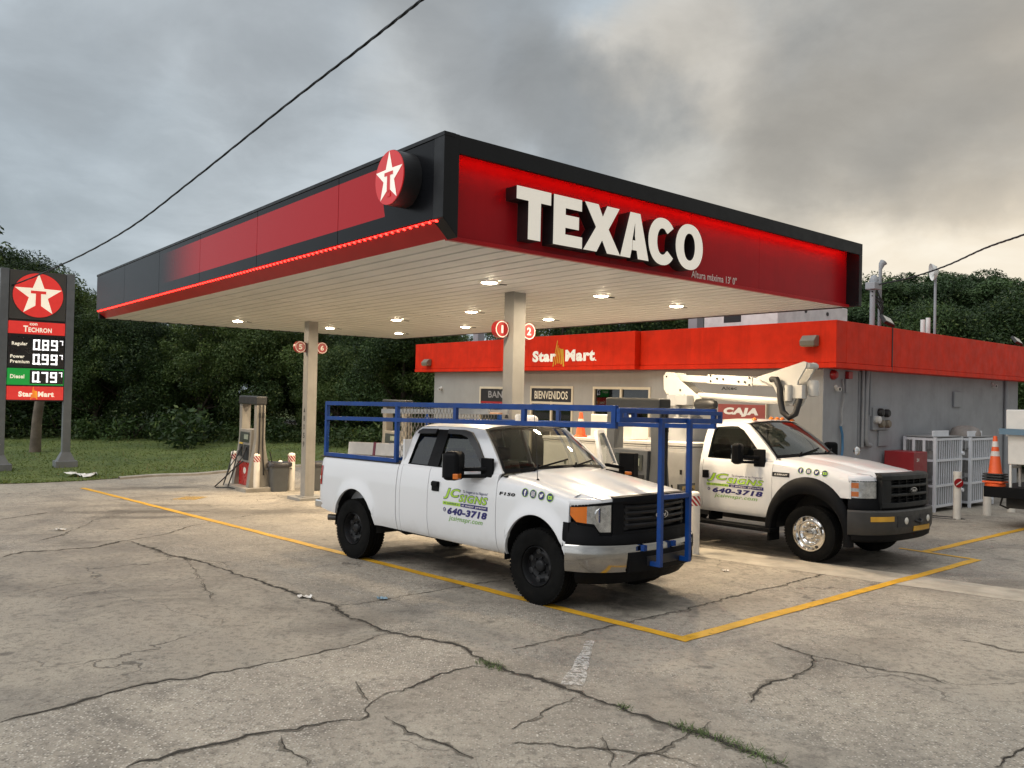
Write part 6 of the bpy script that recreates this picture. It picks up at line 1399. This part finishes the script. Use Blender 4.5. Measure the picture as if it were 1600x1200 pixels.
mb = MB(); mb.bar((-2.60, 0, 2.80), (-1.66, 0, 2.738), .205, .165); mb.build('arm_sleeve', BW, bo_, bevel=.012)
mb = MB()
for x, z in ((-2.52, 2.86), (-2.52, 2.76), (-2.38, 2.80), (-2.25, 2.79), (-1.93, 2.74), (-1.80, 2.73), (-1.71, 2.80), (-1.71, 2.68), (-3.48, 2.86), (-3.15, 2.60), (-3.05, 2.5), (-3.44, 2.52)): mb.lathe([(.018, 0), (.018, -.012), (0, -.014)], (x, -.17 if x < -2.6 else -.103, z), 'y', 10)
mb.build('bolt', BLKM, bo_)
mb = MB().tube([(-2.85, 0, 2.50), (-1.02, 0, 2.395)], .060, 16); mb.build('lower_arm', BW, bo_, smooth=50)
mb = MB()
for y in (-.16, .12): mb.prism([(-1.55, 2.80), (-.66, 3.045), (-.60, 3.03), (-.61, 2.96), (-.76, 2.72), (-.76, 2.50), (-.85, 2.33), (-1.02, 2.32), (-1.16, 2.55), (-1.22, 2.66)], y, y+.04, fx)
mb.build('tip_plate', BW, bo_, bevel=.008)
mb = MB().lathe([(.03, 2.48), (.08, 2.49), (.095, 2.53), (.095, 2.70), (.08, 2.74), (.03, 2.75)], (-.60, .04, 0), n=18); mb.build('bucket_mount', BW, bo_, smooth=50); mb = MB().lathe([(.04, -.14), (.05, -.13), (.05, .12), (.04, .13)], (-.60, 0, 2.975), 'y', 14); mb.build('pivot_pin', BW, bo_, smooth=50); mb = MB().tube([(-.90, -.2, 2.40), (-.90, -.2, 2.66)], .06, 12); mb.build('lift_cylinder', BW, bo_, smooth=50); MB().box(-.86, -.66, -.19, -.08, 2.44, 2.66).build('mount_bracket', BW, bo_, bevel=.012)
mb = MB().tube([(-1.22, -.20, 2.76), (-1.10, -.24, 2.76), (-1.03, -.25, 2.62), (-1.01, -.25, 2.40), (-.97, -.25, 2.22), (-.86, -.24, 2.13), (-.76, -.22, 2.19), (-.73, -.18, 2.36), (-.74, -.1, 2.5)], .052, 12); mb.build('hydraulic_hose', M('hose_black', (.013, .012, .013), .6, bump=.6, bs=80), bo_, smooth=60)
mb = MB().tube([(-1.28, .1, 2.50), (-1.2, .1, 2.58), (-1.10, .1, 2.56)], .03, 8).build('short_hose', BLKM, bo_, smooth=60)
mb = MB(); mb.box(-3.32, -3.10, -.36, -.18, 2.30, 2.515); mb.box(-3.08, -2.82, -.40, -.20, 2.32, 2.50); mb.build('control_box', PVC, bo_, bevel=.01)
mb = MB().lathe([(.10, -.2), (.11, -.15), (.11, .12), (.07, .2)], (-2.52, -.22, 2.33), 'x', 16); mb.build('motor', BLKM, bo_, smooth=50)
mb = MB().text('Altec', -2.35, -2.02, 2.60, 2.66, lambda u, v: (u, -.02, v+.0), bold=.03)
mb.build('maker_lettering', BLKM, bo_)
mb = MB(); mb.box(-3.14, -3.08, -.3, -.24, 1.6, 2.3); mb.box(-2.7, -2.66, -.5, -.46, 1.66, 2.25); mb.box(-2.85, -2.45, -.55, -.1, 2.21, 2.24); mb.build('boom_support', PVC, bo_)

# ------------------------------------------------------------------ the rear end of a third truck at the right edge
p0 = Vector((9.68, 16.5, G(9.7, 16.5))); T3 = truck_matrix(p0, (.635, -.772, .02), (.773, .635, -.017))
t3 = thing('utility_truck', 'rear end of a white utility truck with dark deck cut by the right edge', 'truck', mat=T3)
MB().box(0, 1.2, .0, 2.2, .62, .84).build('rear_deck', TRIM, t3, bevel=.012)
MB().box(1.0, 4.6, .0, 2.2, .62, 1.5).build('utility_body', BCREAM, t3, bevel=.02)
ub = MB().box(.3, 4.5, .35, 1.9, .40, .62); ub.build('underbody', BLKM, t3)
cb = MB(); cb.box(.42, 1.0, .08, .9, 1.30, 1.92); cb.box(.40, 1.02, .04, .95, 1.98, 2.40); cb.build('white_locker', BCREAM, t3, bevel=.02); MB().box(.37, .42, .12, .5, 1.86, 1.9).build('locker_ledge', BCREAM, t3, bevel=.006)
MB().box(.38, .405, .15, .42, 2.1, 2.3).build('tan_tag', TANL, t3); MB().bar((.30, -.02, 1.96), (1.4, -.02, 1.94), .05, .12).build('blue_beam', M('steel_blue', (.10, .17, .23), .5), t3)
mb = MB(); mb.box(.44, .48, .1, .14, .84, 1.3); mb.box(.44, .48, .6, .64, .84, 1.3); mb.box(.44, .48, .14, .6, 1.22, 1.27); mb.build('rear_frame', BCREAM, t3)
mb = MB(); mb.tube([(.25, .3, .62), (.2, .32, .45), (.28, .5, .38), (.3, .7, .45)], .02, 6); mb.build('cable', BLKM, t3, smooth=60)
for s_ in (.25, 1.95): wheel(t3, 2.6, s_, .415, .28, .25, 'steel', -1 if s_ < 1 else 1)
# cones standing on its deck
def cone_at(z, lb, first=[None]):
    c = thing('traffic_cone', lb, 'cone', mat=T3 @ Matrix.Translation((.16, .17, z)), group='stacked traffic cones on the truck deck')
    return c
cn = cone_at(.842, 'lowest of the stacked orange cones on the dark truck deck')
mb = MB().lathe([(.19, 0), (.19, .045), (.16, .06)], n=20); mb.build('base', ORG, cn, smooth=40)
for k in range(3):
    c2 = cone_at(.905+k*.055, ('second orange cone from the bottom of the stack on the truck deck', 'third orange cone in the stack, with a dark base', 'orange cone with dark base just below the top cone')[k])
    MB().box(-.185, .185, -.185, .185, 0, .042).build('base', ORG if k == 0 else BLKM, c2, bevel=.012)
c3 = cone_at(1.07, 'tall orange cone with two pale reflective collars on top of the stack')
MB().box(-.18, .18, -.18, .18, 0, .03).build('base', BLKM, c3, bevel=.01)
MB().lathe([(.135, .03), (.125, .05), (.035, .78), (.03, .79), (0, .79)], n=22).build('cone_body', ORG, c3, smooth=40)
mb = MB(); rr = lambda z: lerp(.125, .035, (z-.05)/.73)+.003; mb.lathe([(rr(.38), .38), (rr(.48), .48)], n=22, cap=False); mb.lathe([(rr(.57), .57), (rr(.68), .68)], n=22, cap=False); mb.build('collar', CREF, c3, smooth=60)
# ================================================================== TREES
BARK = M('bark', (.075, .06, .045), .9, var=.35, vs=5, bump=1., bs=14)
def leaf_mat(name, a, b, c):
    m = bpy.data.materials.new(name); q = NT(m)
    at = q.n('ShaderNodeVertexColor', layer_name='tint').outputs[0]; s_ = q.n('ShaderNodeSeparateColor', {0: at})
    cc = q.mix(s_.outputs[0], a, b); cc = q.mix(q.math('GREATER_THAN', s_.outputs[1], .93), cc, c)
    q.put(q.b.inputs['Base Color'], cc); q.b.inputs['Roughness'].default_value = .55; q.b.inputs['Specular IOR Level'].default_value = .3
    tr = q.n('ShaderNodeBsdfTranslucent', {0: cc}); mx = q.n('ShaderNodeMixShader', {0: .22, 1: q.b.outputs[0], 2: tr.outputs[0]}); q.t.links.new(mx.outputs[0], q.out.inputs['Surface']); return m
LF1 = leaf_mat('leaf_deep', (.010, .025, .007), (.058, .105, .026), (.12, .16, .045)); LF2 = leaf_mat('leaf_mid', (.016, .038, .009), (.115, .170, .040), (.17, .20, .06)); LF3 = leaf_mat('leaf_fern', (.014, .036, .014), (.095, .155, .055), (.14, .19, .075))
def leaves(name, clumps, mat, parent, seed, size, per, flat_=0.):
    """many small leaf faces gathered round clump centres (x, y, z, radius)"""
    g = np.random.default_rng(seed); V = []; T = []
    for (x, y, z, r_) in clumps:
        n = int(per*(r_/.6)**2); d = g.normal(size=(n, 3)); d /= np.linalg.norm(d, axis=1)[:, None]; rad = r_*(.35+.65*g.random(n)**.6)
        c = np.array([x, y, z])+d*rad[:, None]*np.array([1, 1, 1-.65*flat_])
        nrm = d*.6+g.normal(size=(n, 3))*.7+np.array([0, 0, .5+flat_]); nrm /= np.linalg.norm(nrm, axis=1)[:, None]
        a = np.cross(nrm, g.normal(size=(n, 3))); a /= np.linalg.norm(a, axis=1)[:, None]; b = np.cross(nrm, a)
        s_ = size*(.6+.8*g.random(n))[:, None]; a = a*s_; b = b*s_*.42
        V.append(np.stack([c-a, c-b*.9+a*.1, c+a, c+b*.9+a*.1], 1)); ct = g.random(); T.append(np.stack([np.clip((.75*ct+.35*g.random(n))**1.4, 0, 1), g.random(n)], 1))
    V = np.concatenate(V).reshape(-1, 3); T = np.concatenate(T); n = len(T); me = bpy.data.meshes.new(name)
    me.vertices.add(4*n); me.vertices.foreach_set('co', V.astype(np.float32).ravel()); me.loops.add(4*n); me.loops.foreach_set('vertex_index', np.arange(4*n, dtype=np.int32))
    me.polygons.add(n); me.polygons.foreach_set('loop_start', np.arange(0, 4*n, 4, dtype=np.int32)); me.update(calc_edges=True)
    ca = me.color_attributes.new('tint', 'FLOAT_COLOR', 'POINT'); col = np.ones((4*n, 4), np.float32); col[:, 0] = np.repeat(T[:, 0], 4); col[:, 1] = np.repeat(T[:, 1], 4); ca.data.foreach_set('color', col.ravel())
    me.materials.append(mat); me.validate(); o = bpy.data.objects.new(name, me); COL.objects.link(o); o.parent = parent; return o
def make_tree(seed, H, W, style, mat):
    r_ = random.Random(seed); t = thing('tree', None, 'tree'); mb = MB(); cl = []
    th = H*(.30 if style != 'spread' else .45); lean = r_.uniform(-.3, .3)
    top = Vector((lean, r_.uniform(-.3, .3), th)); mb.tube([(0, 0, -.2), (lean*.3, 0, th*.4), top, (lean*1.6, top.y*1.2, H*.75)], [.20, .16, .13, .04], 8)
    for k in range(11):
        a = r_.uniform(0, 6.28); h0 = th*r_.uniform(.55, 1.25); ln = W*r_.uniform(.45, .95); el = r_.uniform(.15, .9) if style != 'spread' else r_.uniform(.05, .45)
        b0 = Vector((lean*h0/th, top.y*h0/th, h0)); d = Vector((math.cos(a)*math.cos(el), math.sin(a)*math.cos(el), math.sin(el)))
        b1 = b0+d*ln*.55; b2 = b0+d*ln+Vector((0, 0, .12*ln)); mb.tube([b0, b1, b2], [.075, .045, .015], 6)
    mb.build('trunk', BARK, t, smooth=60)
    n = 74 if style == 'dense' else (120 if style == 'spread' else 58)
    for k in range(n):
        a = r_.uniform(0, 6.28)
        if style == 'dense':
            u = r_.random()**.75; z = lerp(H*.06, H*.97, u); prof = math.sin(math.pi*min(1, .16+.80*u))**.7*(1 if u > .25 else .85); rr = W*prof*(.45+.6*r_.random()**.5); c = (rr*math.cos(a), rr*math.sin(a), z, r_.uniform(.45, .95)*W/2.6)
        elif style == 'spread':
            u = r_.random(); lay = int(u*5)/5+.06*r_.random(); rr = W*(1.08-.55*lay)*math.sqrt(r_.random())*1.05; c = (rr*math.cos(a)+lean, rr*math.sin(a), H*(.34+.60*lay)+r_.uniform(-.2, .25)-.12*rr*rr/W, r_.uniform(.35, .85)*W/4.2)
        else:
            u = r_.random(); z = lerp(H*.28, H*.98, u); rr = W*math.sin(math.pi*(.12+.84*u))**.8*(.3+.7*r_.random()); c = (rr*math.cos(a)*.9, rr*math.sin(a), z, r_.uniform(.3, .72)*W/2.6)
        cl.append(c)
    leaves('crown', cl, mat, t, seed, .058 if style != 'spread' else .066, 620 if style == 'dense' else (560 if style == 'spread' else 480), .85 if style == 'spread' else .1)
    return t
KINDS = [make_tree(11, 6.0, 2.9, 'dense', LF1), make_tree(12, 6.6, 2.6, 'loose', LF2), make_tree(13, 7.4, 3.8, 'spread', LF3), make_tree(14, 5.2, 2.7, 'dense', LF2)]
used = [0]*4
def tree(k, x, y, s, label, sz=1., name='tree', group='trees beyond the lawn and behind the store'):
    t = KINDS[k] if not used[k] else copy_tree(KINDS[k]); used[k] = 1
    t.name = name; t.location = (x, y, G(x, y)-.1); t.rotation_euler = (0, 0, rnd.uniform(0, 6.28)); t.scale = (s*rnd.uniform(.92, 1.08), s*rnd.uniform(.92, 1.08), s*sz); t['label'] = label; t['group'] = group
    return t
TR = [(0, -21.93, 35, 1.15, 'dense dark green tree with its crown behind the top of the price sign', 1.0), (3, -21.27, 37, 1.3, 'dense mid green tree just right of the price sign top', 0.98), (1, -18.04, 35, 0.85, 'loose mid green tree below the far left end of the canopy', 0.95), (0, -16.99, 36, 0.92, 'dense dark green tree in the shade left of the lone fuel pump', 0.92), (1, -16.55, 39, 0.82, 'loose mid green tree showing through the gap under the canopy edge', 0.92), (1, -13.85, 36, 0.95, 'loose mid green tree behind the lone pump, left side', 0.98), (3, -13.11, 38, 1.1, 'dense mid green tree right above the lone fuel pump', 1.0), (3, -11.15, 37, 1.02, 'dense mid green tree between the lone pump and the far post', 0.98), (1, -10.05, 39, 0.95, 'loose mid green tree straight behind the far post', 0.9), (3, -7.71, 36, 0.8, 'dense mid green tree just right of the far canopy post', 0.92), (0, -6.8, 39, 0.98, 'dense dark green tree behind the blue rack, left half', 1.0), (0, -4.85, 36, 0.92, 'dense dark green tree behind the distant pump topper', 1.0), (3, -3.67, 37, 1.0, 'dense mid green tree next to the left end of the store', 1.0), (0, -25.92, 38, 1.35, 'dense dark green tree at the left edge behind the price sign post', 1.05), (0, -25.92, 43, 1.38, 'dense dark green tree in the second row behind the price sign', 1.0), (3, -23.19, 43, 1.3, 'dense mid green tree in the second row past the canopy end', 0.95), (0, -21.28, 44, 1.15, 'dense dark green tree in the second row under the far canopy corner', 0.95), (3, -18.2, 45, 1.0, 'dense mid green tree in the second row behind the lone pump', 0.92), (2, -13.96, 44, 1.05, 'spreading feathery tree in the second row left of the far post', 1.0), (0, -10.71, 45, 0.92, 'dense dark green tree in the second row behind the far post', 0.88), (3, -6.78, 45, 1.35, 'dense mid green tree in the second row behind the rack of the pickup', 1.02), (3, 1.82, 46, 1.32, 'dense mid green tree showing over the parapet right above the shop name', 1.04), (1, 2.66, 42, 1.1, 'loose mid green tree showing over the parapet right of the shop name', 1.08), (0, 5.58, 44, 1.28, 'dense dark green tree showing between the parapet and the canopy, middle', 1.0), (3, 8.72, 44, 1.35, 'dense mid green tree showing between parapet and canopy under the rear post', 1.02), (1, 11.32, 42, 1.12, 'loose mid green tree showing left of the white roof cabinet', 1.02), (0, 16.42, 38, 1.2, 'dense dark green tree right behind the roof mast', 1.06), (2, 17.13, 36, 1.13, 'spreading feathery tree between the roof mast and the dish antenna', 1.02), (2, 20.54, 37, 1.2, 'spreading feathery tree just right of the dish antenna', 1.0), (2, 22.55, 36, 1.15, 'spreading feathery tree at the right edge behind the store', 0.98), (2, 22.16, 43, 1.35, 'spreading feathery tree farther back behind the dish antenna', 1.0), (2, 26.52, 44, 1.4, 'spreading feathery tree farther back near the right edge', 0.98), (2, 26.52, 38, 1.25, 'spreading feathery tree cut by the right edge of the picture', 1.0), (3, 18.31, 31, 1.1, 'dense mid green tree low behind the right end of the parapet', 0.98), (0, 15.23, 30, 0.95, 'dense dark green tree low behind the vent pipes', 1.02), (0, 19.51, 30, 1.05, 'dense dark green tree low at the right edge behind the flood light', 1.0)]
for a in TR: tree(*a)
# tall slender tree rising over the others at the far left
sl_ = thing('slender_tree', 'slender tree top rising above the others at the far left edge', 'tree', (-24.3, 36., G(0, 36)-.1)); r_ = random.Random(5)
MB().tube([(0, 0, 0), (.1, 0, 5), (.2, 0, 9.6)], [.16, .11, .02], 7).build('trunk', BARK, sl_, smooth=60)
cl = [(.2+r_.gauss(0, .35+.25*(1-k/30)), r_.gauss(0, .4), 6.2+3.4*k/30, r_.uniform(.28, .45)) for k in range(30)]
leaves('crown', cl, LF2, sl_, 77, .14, 110, .2)
# undergrowth along the back of the lawn
def bush(seed, W, H, mat):
    r_ = random.Random(seed); b = thing('bush', None, 'bush'); cl = []
    for k in range(26):
        a = r_.uniform(0, 6.28); rr = W*math.sqrt(r_.random()); cl.append((rr*math.cos(a), rr*math.sin(a)*.6, H*r_.uniform(.15, .85)*(1-.4*rr/W), r_.uniform(.35, .6)))
    mb = MB()
    for k in range(8): a = r_.uniform(0, 6.28); mb.tube([(0, 0, 0), (W*.4*math.cos(a), W*.3*math.sin(a), H*.6)], [.03, .01], 5)
    mb.build('stem', BARK, b); leaves('crown', cl, mat, b, seed, .085, 150, 0.); return b
LFB = leaf_mat('leaf_bush', (.022, .045, .010), (.07, .105, .026), (.12, .14, .04))
BK = [bush(31, 2.2, .85, LFB), bush(32, 1.8, 1.1, LF1)]; bu = [0, 0]
BU = [(0, -20.54, 33.0, 0.75, 'mid green bush at the forest edge under the price sign'), (1, -19.01, 34.0, 1.3, 'dark green bush at the forest edge right of the price sign post'), (0, -18.04, 35.0, 0.6, 'mid green bush at the forest edge left of the lone pump, farther'), (1, -15.81, 33.5, 1.05, 'dark green bush at the forest edge left of the lone pump, nearer'), (0, -14.91, 34.5, 0.85, 'mid green bush at the forest edge just left of the lone pump'), (1, -12.82, 33.0, 1.4, 'dark green bush at the forest edge behind the lone pump'), (0, -11.73, 34.0, 0.65, 'mid green bush at the forest edge between lone pump and far post'), (1, -10.27, 35.0, 1.0, 'dark green bush at the forest edge behind the far post foot'), (0, -7.97, 33.5, 0.7, 'mid green bush at the forest edge right of the far post'), (1, -6.98, 34.5, 1.2, 'dark green bush at the forest edge under the rack of the pickup, left'), (0, -5.36, 33.0, 0.9, 'mid green bush at the forest edge under the rack, middle'), (1, -4.31, 34.0, 0.6, 'dark green bush at the forest edge beside the distant fuel pump'), (0, -3.33, 35.0, 1.1, 'mid green bush at the forest edge near the left wall of the store')]
for (k, x, y, s, lb) in BU:
    b = BK[k] if not bu[k] else copy_tree(BK[k]); bu[k] = 1; b.location = (x, y, G(x, y)-.05); b.rotation_euler = (0, 0, rnd.uniform(0, 6.28)); b.scale = (s*1.15, s, s); b['label'] = lb; b['group'] = 'bushes at the back of the lawn'
# old leaning trunk behind the price sign
bt_ = thing('tree_stump', 'bare leaning tree trunk standing on the grass below the price sign', 'trunk', (-16.6, 28.2, G(0, 28)))
MB().tube([(0, 0, -.1), (.05, 0, 1.2), (.22, 0, 2.6), (.3, 0, 3.6)], [.19, .16, .15, .12], 9).build('trunk', M('pale_bark', (.14, .115, .09), .9, var=.3, bump=1., bs=18), bt_, smooth=60)
# grass blades on the lawn
g = np.random.default_rng(5); N = 60000
t_ = g.uniform(-10, 22, N); s_ = 17.5+14*g.random(N)**1.6+.12*np.sin(t_*1.3)
c_, sn = math.cos(ST), math.sin(ST)
X = CA0.x+c_*t_-sn*s_; Y = CA0.y+sn*t_+c_*s_; Z = np.array([G(x, y) for x, y in zip(X, Y)])+.01
hh = g.uniform(.015, .055, N)*(1+1.6*(g.random(N) > .96)); an = g.uniform(0, 6.28, N); w = .012+.008*g.random(N); lx, ly = g.normal(0, .05, N), g.normal(0, .05, N)
V = np.stack([np.stack([X-np.cos(an)*w, Y-np.sin(an)*w, Z], 1), np.stack([X+np.cos(an)*w, Y+np.sin(an)*w, Z], 1), np.stack([X+lx, Y+ly, Z+hh], 1)], 1).reshape(-1, 3)
me = bpy.data.meshes.new('grass'); me.vertices.add(3*N); me.vertices.foreach_set('co', V.astype(np.float32).ravel()); me.loops.add(3*N); me.loops.foreach_set('vertex_index', np.arange(3*N, dtype=np.int32)); me.polygons.add(N); me.polygons.foreach_set('loop_start', np.arange(0, 3*N, 3, dtype=np.int32)); me.update(calc_edges=True)
ca = me.color_attributes.new('tint', 'FLOAT_COLOR', 'POINT'); col = np.ones((3*N, 4), np.float32); col[:, 0] = np.repeat(g.random(N), 3); col[:, 1] = np.repeat(g.random(N), 3); ca.data.foreach_set('color', col.ravel())
me.materials.append(leaf_mat('grass_blade', (.075, .115, .024), (.17, .21, .045), (.24, .21, .09))); go = bpy.data.objects.new('grass', me); COL.objects.link(go); tag(go, kind='stuff')
